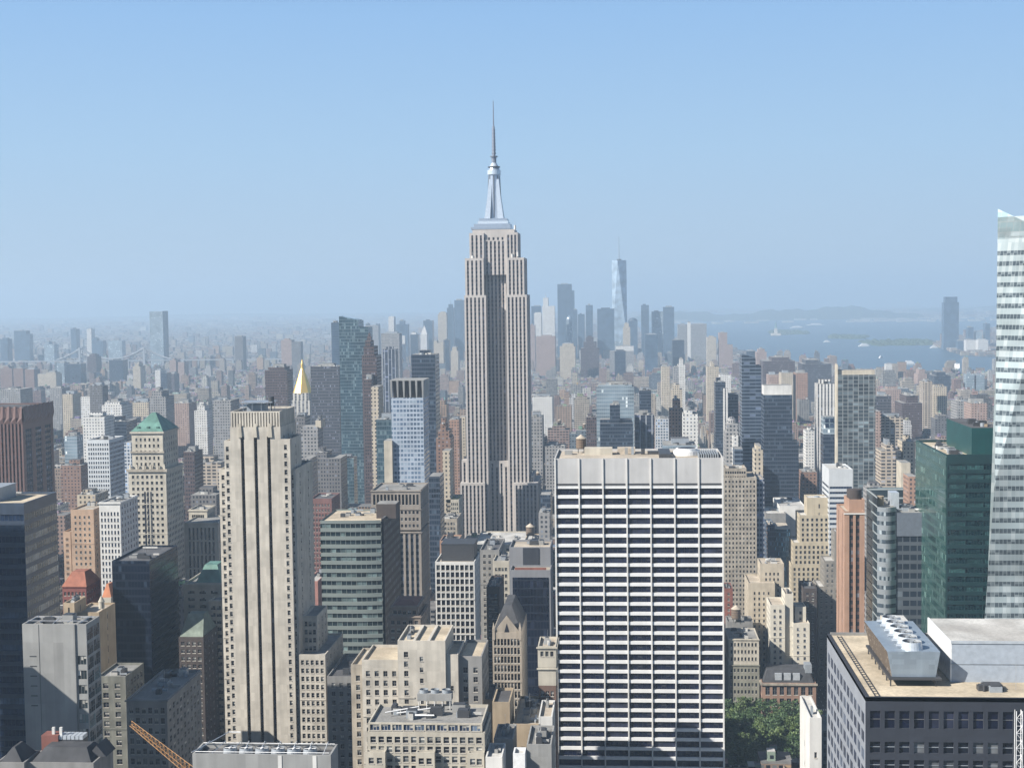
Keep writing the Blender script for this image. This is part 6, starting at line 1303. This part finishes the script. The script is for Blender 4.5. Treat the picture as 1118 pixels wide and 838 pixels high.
D(62, 70, 396, 418, 4300, 'paleg', 'narrow pale slab left of the dark hazy block pair')
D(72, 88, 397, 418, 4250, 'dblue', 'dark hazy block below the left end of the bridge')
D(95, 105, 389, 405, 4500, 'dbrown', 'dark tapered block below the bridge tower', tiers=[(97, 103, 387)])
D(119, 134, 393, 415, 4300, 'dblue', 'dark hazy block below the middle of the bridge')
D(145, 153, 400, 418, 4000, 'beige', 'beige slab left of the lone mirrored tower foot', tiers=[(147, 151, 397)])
D(169, 175, 404, 425, 3500, 'white', 'white narrow slab below the lone mirrored tower', tiers=[(175, 182, 407, 'dblue')])
D(185, 192, 393, 407, 4300, 'pink', 'first pink slab right of the lone mirrored tower'); D(194, 201, 395, 408, 4300, 'pink', 'second pink slab right of the lone mirrored tower')
D(183, 190, 408, 420, 3800, 'dbrown', 'small dark slab under the pink slabs')
D(1030.5, 1047, 330, 379, 6700, 'blueg', 'isolated rounded glass tower across the water at right', tiers=[(1032, 1045.5, 324)], lm='the isolated waterfront tower', pent=False)
D(1046, 1054, 372, 381, 6600, 'blueg', 'low dark block at the foot of the isolated waterfront tower')
D(1057, 1063, 357, 372, 7000, 'blueg', 'blue hazy tower right of the isolated waterfront tower'); D(1066, 1072, 362, 372, 7000, 'paleg', 'paler hazy tower across the water by the white faceted tower')
D(1055, 1066, 371, 381, 6300, 'white', 'white apartment block on the far shore'); D(1068, 1079, 371, 381, 6250, 'white', 'second white apartment block on the far shore, nearer the faceted tower')
D(1076, 1081, 353, 370, 7000, 'blueg', 'thin hazy tower half behind the white faceted tower')
# suspension bridge
Yb = 5150
o = root('suspension_bridge', (X(125, Yb), Yb, 0), 'pale grey suspension bridge left of the lone mirrored tower', 'bridge'); org = tuple(o.location)
BR = plain('bridge_steel', (0.27, 0.29, 0.31), .6); dk = Z(125, 393, Yb)
mb = MB(); mb.box(X(-20, Yb), X(330, Yb), Yb-8, Yb+8, dk-4, dk, BR, bottom=True); mb.build('deck', o, org)
for px_ in (90, 160):
    mb = MB(); xx = X(px_, Yb)
    for dy in (-10, 10): mb.frustum((xx, Yb+dy), 5, 3.5, -3, 3.2, 2.5, Z(px_, 379, Yb), BR)
    for yy in (380, 386): zz_ = Z(px_, yy, Yb); mb.box(xx-2.5, xx+2.5, Yb-10, Yb+10, zz_-3, zz_, BR, bottom=True)
    mb.build('tower', o, org)
for dy in (-9, 9):
    mb = MB()
    for (xa_, ya_, xb_, yb_, sag) in ((64, 392.5, 90, 380, 1.6), (90, 380, 160, 380, 12), (160, 380, 188, 392.5, 1.6)):
        for k in range(14):
            f = lambda q: (X(xa_+(xb_-xa_)*q, Yb), Yb+dy, Z(100, ya_+(yb_-ya_)*q+4*sag*q*(1-q), Yb))
            mb.bar(f(k/14), f((k+1)/14), 3.0, BR)
            if k % 2: p_ = f(k/14); mb.bar(p_, (p_[0], p_[1], dk), .5, BR)
    mb.build('cable', o, org)
for k in range(9):
    mb = MB(); px_ = -10+k*38
    if px_ in (90, 160): continue
    mb.box(X(px_, Yb)-3, X(px_, Yb)+3, Yb-7, Yb+7, -3, dk-4, BR); mb.build('pier', o, org)
# statue, islands, boats
q_ = at(847, 363, 9400); zd = drop(q_.x, 9400)
o = root('statue', (q_.x, 9400, zd), 'tiny pale green statue on a tall stone pedestal in the harbour', 'statue')
mb = MB(); mb.frustum((0, 0), 30, 30, 0, 28, 28, 14, TAN2); mb.frustum((0, 0), 11, 11, 14, 8, 8, 47, TAN2); mb.build('pedestal', o)
mb = MB(); mb.cyl((0, 0), 6.5, 47, 80, COPPER, rb=3.5, n=10); mb.cyl((0, 0), 2.2, 80, 86, COPPER, n=8); mb.bar((2.5, 0, 76), (5.5, 0, 92), 1.2, COPPER, n=6); mb.cyl((5.8, 0), 1.5, 92, 96, COPPER, n=6); mb.build('figure', o)
IS = plain('island_trees', (0.05, 0.075, 0.04), .95)
for nm_, pl in (('wooded_island', ISL[0]), ('long_island', ISL[2]), ('small_island', ISL[1])):
    rs = random.Random(len(nm_)); mb = MB()
    x_ = [p_[0] for p_ in pl]; y_ = [p_[1] for p_ in pl]
    for k in range(260):
        a_, b_ = rs.uniform(min(x_)+2, max(x_)-2), rs.uniform(min(y_), max(y_))
        if not inpoly(a_, b_, pl): continue
        d_ = CZ*F/(b_-proj(0, 1e7, CZ)[1]+(a_-678)*.013); Y_ = min(12000, d_*.97)
        for _ in range(6):
            pp = proj(X(a_, Y_), Y_, drop(X(a_, Y_), Y_))[1]; Y_ *= 1+(pp-b_)/60
        X_ = X(a_, Y_); mb.cyl((X_, Y_), rs.uniform(14, 30), drop(X_, Y_), drop(X_, Y_)+rs.uniform(6, 13), IS, rb=6, n=6)
    o = mb.build('island_trees'); tag(o, {'wooded_island': 'dark tree cover on the island around the harbour statue', 'long_island': 'dark tree line on the long low island left of the isolated waterfront tower', 'small_island': 'tree cover on the small island right of the statue'}[nm_], 'trees', kind='stuff')
def ferry(px_, Y_, L_, label, hdg=0.2):
    x_ = X(px_, Y_, 380); o = root('ferry', (x_, Y_, drop(x_, Y_)), label, 'boat', 'boats in the harbour'); o.rotation_euler = (0, 0, hdg)
    mb = MB(); h = min(L_*.09, 5.0); mb.poly([(-L_/2, -L_*.12, h), (L_*.38, -L_*.12, h), (L_/2, 0, h*1.2), (L_*.38, L_*.12, h), (-L_/2, L_*.12, h), (-L_/2, -L_*.1, 0), (L_*.36, -L_*.1, 0), (L_*.47, 0, 0), (L_*.36, L_*.1, 0), (-L_/2, L_*.1, 0)], [(0, 1, 6, 5)[::-1], (1, 2, 7, 6)[::-1], (2, 3, 8, 7)[::-1], (3, 4, 9, 8)[::-1], (4, 0, 5, 9)[::-1], (0, 1, 2, 3, 4)], WPAINT); mb.build('hull', o)
    mb = MB(); mb.box(-L_*.38, L_*.28, -L_*.09, L_*.09, h, h*2.2, WPAINT); mb.box(-L_*.25, L_*.15, -L_*.07, L_*.07, h*2.2, h*3.1, WPAINT); mb.build('cabin', o)
ferry(993, 5300, 55, 'white ferry crossing the water above the sloping-crowned tower, nearest of the boats'); ferry(944, 7200, 60, 'white boat left of the small island'); ferry(903, 7900, 40, 'small white boat right of the statue island'); ferry(871, 11500, 120, 'long white ship far out beyond the statue'); ferry(962, 5900, 30, 'little boat midway between the ferry and the long island', .9); ferry(905, 5100, 34, 'boat near the dark low blocks on the near shore', -.3); ferry(891, 12500, 150, 'distant long white ship near the far shore'); ferry(1020, 6900, 40, 'white boat at the end of the long island')
# ---------------------------------------------------------------- the rest of the city, block by block
GW, GH = 559, 419
def rect_of(bx):
    x0, x1, y0, y1, z0, z1 = bx
    P_ = [proj(x, y, z) for x in (x0, x1) for y in (y0, y1) for z in (z0, z1)]
    return min(p[0] for p in P_), max(p[0] for p in P_), min(p[1] for p in P_), max(p[1] for p in P_)
fr_ = random.Random(11)
PAL = [((0.36, 0.31, 0.25), 'beige', 'stone'), ((0.43, 0.38, 0.30), 'cream', 'stone'), ((0.27, 0.19, 0.155), 'brown', 'brick'), ((0.34, 0.255, 0.205), 'pinkish', 'brick'), ((0.22, 0.135, 0.11), 'red-brown', 'brick'),
       ((0.26, 0.255, 0.25), 'grey', 'concrete'), ((0.52, 0.51, 0.48), 'white', 'stone'), ((0.13, 0.13, 0.135), 'dark grey', 'concrete'), ((0.12, 0.15, 0.18), 'bluish', 'glass'), ((0.38, 0.26, 0.17), 'tan', 'brick')]
WTS = [16, 13, 13, 12, 7, 14, 11, 6, 4, 8]
fills = []
# bucket the placed footprints for the overlap test
def clash(x0, x1, y0, y1):
    for f in FOOT:
        if x0 < f[1]+1.5 and x1 > f[0]-1.5 and y0 < f[3]+1.5 and y1 > f[2]-1.5: return True
    return False
PR = sorted(PROT, key=lambda p: p[4])
def cap_height(x0, x1, y0, y1, h, g):
    # keep a row of houses from rising in front of a tower the photograph shows standing clear behind it
    pl = rect_of((x0, x1, y0, y1, g, g+h)); lo = proj((x0+x1)/2, y0, g)[1]
    for p in PR:
        if p[4] < y0+3: continue
        if pl[0] < p[1]-1 and pl[1] > p[0]+1 and pl[2] < p[3]:
            w_ = min(proj((x0+x1)/2, y0, g+h)[1], proj((x0+x1)/2, y1, g+h)[1]); per = (lo-w_)/h
            need = p[3]+1-w_
            h2 = h-need/per
            if h2 < h: h = h2; pl = rect_of((x0, x1, y0, y1, g, g+max(h, 1)))
            if h < 5: return 0
    return h
def height(x, y):
    if y < 800: h = fr_.uniform(22, 75)
    elif y < 1500: h = fr_.choice([fr_.uniform(25, 60)]*4+[fr_.uniform(50, 85)])
    elif y < 2500: h = fr_.choice([fr_.uniform(18, 48)]*7+[fr_.uniform(50, 90)])
    elif y < 3600: h = fr_.choice([fr_.uniform(13, 28)]*9+[fr_.uniform(35, 70)])
    else: h = fr_.choice([fr_.uniform(10, 24)]*10+[fr_.uniform(30, 65)])
    return h
for k in range(2, 46):
    ys = 20+80.5*k+9
    for i in range(len(AVE)-1):
        xa, xb = AVE[i]+15, AVE[i+1]-15
        for row in range(2):
            ya = ys+row*32; x = xa
            while x < xb-9:
                w_ = fr_.choice([8, 12, 16, 22, 30, 40]) if ys < 2200 else fr_.choice([9, 14, 18, 26, 38])
                if x+w_ > xb: w_ = xb-x
                y0 = ya; y1 = ya+fr_.uniform(24, 31); x0, x1 = x, x+w_-.4; x += w_
                cx, cy = (x0+x1)/2, (y0+y1)/2
                ang = math.degrees(math.atan2(cx, cy))
                if ang < -38 or ang > 24 or w_ < 6: continue
                if cx > -140 and cx < 118 and 690 < cy < 861: continue
                if is_water(cx, cy) or clash(x0, x1, y0, y1): continue
                g = drop(cx, cy); h = height(cx, cy)
                if cy < 450 and -26 < ang: h = min(h, 45)
                h = cap_height(x0, x1, y0, y1, h, g)
                if h > 6: fills.append([x0, x1, y0, y1, g, g+h, fr_.choices(range(10), WTS)[0], fr_.random()])
# beyond the street grid: looser blocks to the horizon
def scatter(Ya, Yb, step, hs, tower_p, hmax, size):
    y = Ya
    while y < Yb:
        xw = y*.5; x = -xw
        while x < y*.34:
            cx, cy = x+fr_.uniform(-.3, .3)*step, y+fr_.uniform(-.3, .3)*step
            x += step*fr_.uniform(.8, 1.25)
            if fr_.random() < .1 or is_water(cx, cy) or (cy > 6000 and cx > 500 and on_island(cx, cy)): continue
            s_ = size*fr_.uniform(.35, .6); d_ = size*fr_.uniform(.3, .6)
            x0, x1, y0, y1 = cx-s_, cx+s_, cy-d_, cy+d_
            if clash(x0, x1, y0, y1): continue
            g = drop(cx, cy); h = fr_.uniform(*hs)
            if fr_.random() < tower_p: h = fr_.uniform(hs[1], hmax)
            h = cap_height(x0, x1, y0, y1, h, g)
            if h > 4: fills.append([x0, x1, y0, y1, g, g+h, fr_.choices(range(10), WTS)[0], fr_.random()])
        y += step*.9
scatter(3720, 5600, 24, (8, 22), .05, 60, 20)
scatter(5600, 9000, 36, (7, 18), .03, 60, 28)
scatter(9000, 15000, 62, (6, 15), .02, 50, 46)
scatter(15000, 26000, 150, (8, 24), .03, 60, 110)
# far shore port sheds and tanks
for (pa, pb, y_, n_) in ((738, 800, 347.5, 22), (815, 900, 345.5, 10), (920, 1090, 346.5, 60), (925, 1085, 349.5, 36)):
    for k in range(n_):
        p_ = fr_.uniform(pa, pb); D_ = fr_.uniform(13500, 17500)
        X_ = X(p_, D_, 345); L_ = fr_.uniform(40, 150)
        fills.append([X_-L_/2, X_+L_/2, D_, D_+60, drop(X_, D_)-1, drop(X_, D_)+fr_.uniform(8, 20), 6, fr_.random()])
# which of them show largest: a coarse painter's pass over everything, far to near
items = [(p[4], -1-i, (p[0], p[1], p[2], p[3])) for i, p in enumerate(PROT)]
for i, f in enumerate(fills):
    if f[2] > 5600: continue
    r_ = rect_of(f[:6])
    if r_[1] < 0 or r_[0] > PW or r_[2] > PH: continue
    items.append((f[2], i, r_))
items.sort(key=lambda q: -q[0])
buf = np.full((GH, GW), -9999, dtype=np.int32)
for (_, i, r_) in items:
    a0, a1, b0, b1 = int(max(0, r_[0]/2)), int(min(GW, math.ceil(r_[1]/2))), int(max(0, r_[2]/2)), int(min(GH, math.ceil(r_[3]/2)))
    if a1 > a0 and b1 > b0: buf[b0:b1, a0:a1] = i
ids, cnt = np.unique(buf[buf >= 0], return_counts=True)
order = [int(i) for i, c in sorted(zip(ids, cnt), key=lambda q: -q[1])][:280]
cen = {}
for i in order:
    yy, xx = np.nonzero(buf == i); cen[i] = (xx.mean()*2, yy.mean()*2)
# one wall material for all of them; the colour and the window rhythm come from each building
b = NB('city_walls'); at_ = b.n('Attribute', attribute_name='Col'); u, v, nz = b.uv()
al = at_.outputs['Alpha']
bay = b.math('MULTIPLY_ADD', al, 2.6, 2.4); uu = b.math('DIVIDE', u, bay); vv = b.math('DIVIDE', v, 3.5)
wd = b.math('MULTIPLY_ADD', b.math('FRACT', b.math('MULTIPLY', al, 7.7)), .2, .17)
mu = b.math('LESS_THAN', b.math('ABSOLUTE', b.math('SUBTRACT', b.math('FRACT', uu), .5)), wd)
mv = b.math('LESS_THAN', b.math('ABSOLUTE', b.math('SUBTRACT', b.math('FRACT', vv), .5)), .26)
# blank party walls on some sides
win = b.math('MULTIPLY', mu, mv)
rw = b.wn(b.math('FLOOR', uu), b.math('FLOOR', vv))
gl = b.mix(b.math('GREATER_THAN', rw, .82), (0.022, .026, .036, 1), (.15, .16, .17, 1))
wc = b.mul(at_.outputs['Color'], b.grey(b.rng(b.noise(.1, 4), .3, .7, .78, 1.12)))
rv = b.math('FRACT', b.math('MULTIPLY', al, 13.7))
cr = b.n('ValToRGB'); cr.color_ramp.interpolation = 'CONSTANT'
els = cr.color_ramp.elements; els[0].color = (.15, .148, .145, 1); els[1].position = .25; els[1].color = (.26, .25, .23, 1)
for p_, c_ in ((.42, (.08, .08, .082, 1)), (.68, (.44, .43, .41, 1)), (.78, (.24, .22, .19, 1)), (.93, (.2, .11, .085, 1))): e_ = els.new(p_); e_.color = c_
b.link(rv, cr.inputs[0])
rc = b.mul(cr.outputs[0], b.grey(b.rng(b.noise(.16, 5), .3, .7, .6, 1.25)))
isr = b.math('GREATER_THAN', nz, .5)
b.link(b.mix(isr, b.mix(win, wc, gl), rc), b.b.inputs['Base Color'])
b.link(b.math('MULTIPLY_ADD', b.math('MULTIPLY', win, b.math('SUBTRACT', 1.0, isr)), -.65, .88), b.b.inputs['Roughness']); CITY = b.m
def mesh_boxes(name, boxes, cols):
    n = len(boxes); A = np.array(boxes, dtype=np.float64)
    V_ = np.empty((n, 8, 3)); xi = [0, 1, 1, 0, 0, 1, 1, 0]; yi = [2, 2, 3, 3, 2, 2, 3, 3]; zi = [4, 4, 4, 4, 5, 5, 5, 5]
    for k in range(8): V_[:, k, 0] = A[:, xi[k]]; V_[:, k, 1] = A[:, yi[k]]; V_[:, k, 2] = A[:, zi[k]]
    fq = np.array([(0, 1, 5, 4), (1, 2, 6, 5), (2, 3, 7, 6), (3, 0, 4, 7), (4, 5, 6, 7)])
    Fq = (fq[None]+8*np.arange(n)[:, None, None]).reshape(-1)
    me = bpy.data.meshes.new(name); me.vertices.add(n*8); me.vertices.foreach_set('co', V_.reshape(-1))
    me.loops.add(n*20); me.loops.foreach_set('vertex_index', Fq.astype(np.int32)); me.polygons.add(n*5)
    me.polygons.foreach_set('loop_start', np.arange(0, n*20, 4, dtype=np.int32)); me.polygons.foreach_set('loop_total', np.full(n*5, 4, dtype=np.int32))
    me.polygons.foreach_set('use_smooth', np.zeros(n*5, dtype=bool)); me.update(calc_edges=True); me.validate(); me.shade_flat()
    ca = me.attributes.new('Col', 'FLOAT_COLOR', 'CORNER')
    ca.data.foreach_set('color', np.repeat(np.array(cols, dtype=np.float32), 20, axis=0).reshape(-1))
    me.materials.append(CITY); return me
def colour_of(f, rs):
    c_ = PAL[f[6]][0]; k = .68+.34*rs.random(); return (c_[0]*k, c_[1]*k, c_[2]*k*(.95+.1*rs.random()), f[7])
def clutter(f, rs, near):
    x0, x1, y0, y1, g, z = f[:6]; out = []
    w_, d_ = x1-x0, y1-y0
    for _ in range(rs.choice([1, 2, 3, 4]) if near else rs.choice([0, 1, 1, 2])):
        a_, b_ = w_*rs.uniform(.1, .35), d_*rs.uniform(.1, .35); cx, cy = rs.uniform(x0+a_/2+.4, x1-a_/2-.4), rs.uniform(y0+b_/2+.4, y1-b_/2-.4)
        out.append([cx-a_/2, cx+a_/2, cy-b_/2, cy+b_/2, z-.05, z+rs.uniform(1.5, 5)])
    return out
sel = set(order); mb_boxes, mb_cols = [], []
rs = random.Random(5)
for i, f in enumerate(fills):
    if i in sel: continue
    c_ = colour_of(f, rs); mb_boxes.append(f[:6]); mb_cols.append(c_)
    if f[2] < 5600:
        if f[5]-f[4] > 32 and rs.random() < .45:       # set-back upper storeys
            w_, d_ = f[1]-f[0], f[3]-f[2]; up2 = [f[0]+w_*rs.uniform(.1, .3), f[1]-w_*rs.uniform(.1, .3), f[2]+d_*.12, f[3]-d_*.12, f[5]-.05, f[5]+rs.uniform(3, 8)]
            mb_boxes.append(up2); mb_cols.append(c_)
        for q in clutter(f, rs, f[2] < 2500): mb_boxes.append(q); mb_cols.append((*[v_*rs.uniform(.5, 1.5) for v_ in (.3, .29, .28)], rs.random()))
me = mesh_boxes('city_buildings', mb_boxes, mb_cols); o = bpy.data.objects.new('city_buildings', me); sc.collection.objects.link(o)
tag(o, 'mass of small low-rise blocks and roofs filling the city to the horizon', 'buildings', kind='stuff')
# the 280 that show largest, each a thing of its own
def ordinal(n): return ['', 'second ', 'third ', 'fourth ', 'fifth ', 'sixth ', 'seventh ', 'eighth ', 'ninth ', 'tenth '][n] if n < 10 else str(n+1)+'th '
groups = {}
for i in order:
    f = fills[i]; cx, cy = cen[i]; l = min(LM, key=lambda q: (q[0]-cx)**2+((q[1]-cy)*1.0)**2)
    dx, dy = cx-l[0], cy-l[1]
    rel = ('right of' if dx > 0 else 'left of') if abs(dx) > abs(dy) else ('below' if dy > 0 else 'above')
    hh = f[5]-f[4]; kind_ = 'tower' if hh > 60 else ('mid-rise' if hh > 28 else 'low')
    key = (PAL[f[6]][1], PAL[f[6]][2], kind_, rel, l[2]); groups.setdefault(key, []).append((math.hypot(dx, dy), i))
for key, lst in groups.items():
    lst.sort()
    for n_, (_, i) in enumerate(lst):
        f = fills[i]; col_, mat_, kind_, rel, lm_ = key; c_ = colour_of(f, rs)
        noun = {'tower': 'tower', 'mid-rise': 'mid-rise block', 'low': 'low block'}[kind_]
        label = f"{ordinal(n_)}closest {col_} {mat_} {noun} {rel} {lm_}" if len(lst) > 1 else f"{col_} {mat_} {noun} {rel} {lm_}"
        x0, x1, y0, y1, g, z = f[:6]; org = ((x0+x1)/2, (y0+y1)/2, g)
        r_ = root('city_block', org, label, 'city building', 'city blocks between the named towers')
        rel_ = lambda bx: [bx[0]-org[0], bx[1]-org[0], bx[2]-org[1], bx[3]-org[1], bx[4]-org[2], bx[5]-org[2]]
        body = [rel_(f[:6])]
        if z-g > 26 and rs.random() < .55:
            w_, d_ = x1-x0, y1-y0; q = [x0+w_*rs.uniform(.08, .25), x1-w_*rs.uniform(.08, .25), y0+d_*.1, y1-d_*.12, z-.05, z+rs.uniform(3, 9)]; body.append(rel_(q)); zt = q
        else: zt = f[:6]
        # parapet lip and cornice band round the roof edge
        e = .5
        lip = [[x0-.25, x1+.25, y0-.25, y0+.2, z-.9, z+1.0], [x0-.25, x0+.2, y0+.2, y1, z-.9, z+1.0], [x1-.2, x1+.25, y0+.2, y1, z-.9, z+1.0], [x0+.2, x1-.2, y1-.4, y1, z-.9, z+1.0]]
        ob = bpy.data.objects.new('wall', mesh_boxes('wall', body, [c_]*len(body))); sc.collection.objects.link(ob); ob.parent = r_
        ob = bpy.data.objects.new('parapet', mesh_boxes('parapet', [rel_(q) for q in lip], [tuple(min(1, v_*1.15) for v_ in c_[:3])+(f[7],)]*4)); sc.collection.objects.link(ob); ob.parent = r_
        for q in clutter(list(zt[:4])+[0, zt[5]], rs, y0 < 2500):
            tc = (*[v_*rs.uniform(.5, 1.5) for v_ in (.3, .29, .28)], rs.random())
            ob = bpy.data.objects.new('roof_unit', mesh_boxes('roof_unit', [rel_(q)], [tc])); sc.collection.objects.link(ob); ob.parent = r_
        if y0 < 2300 and rs.random() < .3:
            water_tank((x0+x1)/2+rs.uniform(-2, 2), (y0+y1)/2+2, zt[5]-.02, 2.2, 'wood water tank on the '+label.replace('mid-rise block', 'block').replace('low block', 'block').replace('the broad ', 'the ').replace('closest', 'nearest').replace('dark grey concrete', 'dark grey').replace('brick ', '').replace('stone ', '') if len(label.split()) > 9 else 'wood water tank on the '+label)
# ---------------------------------------------------------------- park trees
def leaf_mat(name, ca, cb):
    b = NB(name); g = b.n('NewGeometry'); b.link(b.mix(g.outputs['Random Per Island'], ca+(1,), cb+(1,)), b.b.inputs['Base Color']); b.b.inputs['Roughness'].default_value = .6
    return b.m
LEAF = leaf_mat('plane_tree_leaves', (0.06, 0.10, 0.03), (0.13, 0.18, 0.06)); LEAF2 = leaf_mat('darker_leaves', (0.03, 0.065, 0.022), (0.07, 0.12, 0.04)); BARK = plain('bark', (0.11, 0.09, 0.07), .9)
def crown_mesh(seed, m):
    rs = random.Random(seed); mb = MB(); cl = []
    for k in range(26):
        a_ = rs.uniform(0, 6.28); r_ = 5.4*math.sqrt(rs.random()); z_ = 8+rs.uniform(0, 8.5)*(1-.5*(r_/5.4)**2); cl.append((r_*math.cos(a_), r_*math.sin(a_), z_, rs.uniform(1.3, 2.3)))
    for (cx, cy, cz, cr_) in cl:
        for _ in range(64):
            th, ph_ = rs.uniform(0, 6.28), math.acos(rs.uniform(-1, 1)); rr = cr_*rs.uniform(.65, 1.08)
            p = Vector((cx+rr*math.sin(ph_)*math.cos(th), cy+rr*math.sin(ph_)*math.sin(th), cz+rr*.8*math.cos(ph_)))
            n_ = Vector((rs.gauss(0, 1), rs.gauss(0, 1), rs.gauss(.6, 1))).normalized(); a1 = n_.orthogonal().normalized(); b1 = n_.cross(a1); s_ = rs.uniform(.28, .6)
            mb.face([p-a1*s_, p-b1*s_*.7, p+a1*s_, p+b1*s_*.7], m)
    return mb
def trunk_mesh(seed):
    rs = random.Random(seed); mb = MB(); mb.cyl((0, 0), .45, 0, 8, BARK, rb=.28, n=8)
    for k in range(6): a_ = k*1.05; mb.bar((0, 0, 6.5), (3*math.cos(a_), 3*math.sin(a_), 11+rs.random()), .14, BARK)
    return mb
protos = []
for s_ in range(4):
    r_ = root('plane_tree', (0, 0, 0), 'x', 'tree', 'leafy trees of the city square'); trunk_mesh(s_).build('trunk', r_); crown_mesh(s_, LEAF if s_ % 2 else LEAF2).build('crown', r_); protos.append(r_)
rs = random.Random(21); k = 0; spots = []
for row, yy in enumerate((706, 718, 730, 742, 754, 766, 778, 790, 802, 814, 826, 838, 848)):
    for col in range(19):
        xx = 104-col*10.5+rs.uniform(-1.5, 1.5)+(row % 2)*4
        y_ = yy+rs.uniform(-2, 2)
        p_ = proj(xx, y_, 14)
        if p_[0] < 785 or p_[0] > 905 or p_[1] > 860: continue
        if 728 < y_ < 748 and 48 < xx < 66: continue      # clearing with paving seen between the crowns
        spots.append((xx, y_, p_))
RW = ['front', 'second', 'third', 'fourth', 'fifth', 'sixth', 'seventh', 'eighth', 'ninth', 'tenth', 'eleventh', 'twelfth', 'back']
rows = {}
for s_ in spots: rows.setdefault(round((s_[1]-706)/12), []).append(s_)
for r_, lst in rows.items():
    lst.sort(key=lambda q: q[0])
    for j, (xx, y_, p_) in enumerate(lst):
        src = protos[k % 4]; o = src if k < 4 else copy_tree(src); k += 1
        o.location = (xx, y_, 1.2); o.rotation_euler = (0, 0, rs.uniform(0, 6.28)); s = rs.uniform(.85, 1.35); o.scale = (s, s, s*rs.uniform(.9, 1.1))
        o['label'] = f"leafy green park tree, {ordinal(j)+'from' if j else 'first from'} the left in the {RW[min(12, max(0, r_))]} row"
mb = MB(); PV = PAVE; 
for (x_, y_) in ((57, 738), (60, 733), (55, 744)): mb.box(x_-5, x_+5, y_-3, y_+3, 1.25, 1.4, PV)
o = mb.build('path'); o['kind'] = 'structure'
for k in range(4):
    o = root('park_kiosk', (50+k*4.6, 736+(k % 2)*6, 1.4), ['white canopy kiosk', 'grey canopy kiosk', 'pale canopy kiosk', 'blue-grey canopy kiosk'][k]+' in the clearing between the park trees', 'kiosk', 'kiosks in the park clearing')
    mb = MB(); 
    for q in ((-1.6, -1.6), (1.6, -1.6), (1.6, 1.6), (-1.6, 1.6)): mb.box(q[0]-.06, q[0]+.06, q[1]-.06, q[1]+.06, 0, 2.4, STEEL)
    mb.build('post', o); mb = MB(); mb.frustum((0, 0), 2, 2, 2.4, .3, .3, 3.4, [WPAINT, GREYMET, WHITES, BLUEPANEL][k]); mb.build('canopy', o)
# ---------------------------------------------------------------- air
mb = MB(); HB = 66000; mb.box(-HB, HB, -HB, HB, -420, 515, GREYM, bottom=True)
o = mb.build('haze'); o['kind'] = 'stuff'; o['label'] = 'pale blue summer haze over the whole city'; o['category'] = 'haze'
hz = bpy.data.materials.new('haze_air'); hz.use_nodes = True; t_ = hz.node_tree; t_.nodes.clear()
out = t_.nodes.new('ShaderNodeOutputMaterial'); pv = t_.nodes.new('ShaderNodeVolumePrincipled'); t_.links.new(pv.outputs[0], out.inputs['Volume'])
pv.inputs['Density'].default_value = HAZE_D; pv.inputs['Color'].default_value = (0.53, 0.695, 0.865, 1); pv.inputs['Anisotropy'].default_value = 0.1
o.data.materials.clear(); o.data.materials.append(hz)
print('fills', len(fills), 'individual', len(order), 'objects', len(sc.objects))
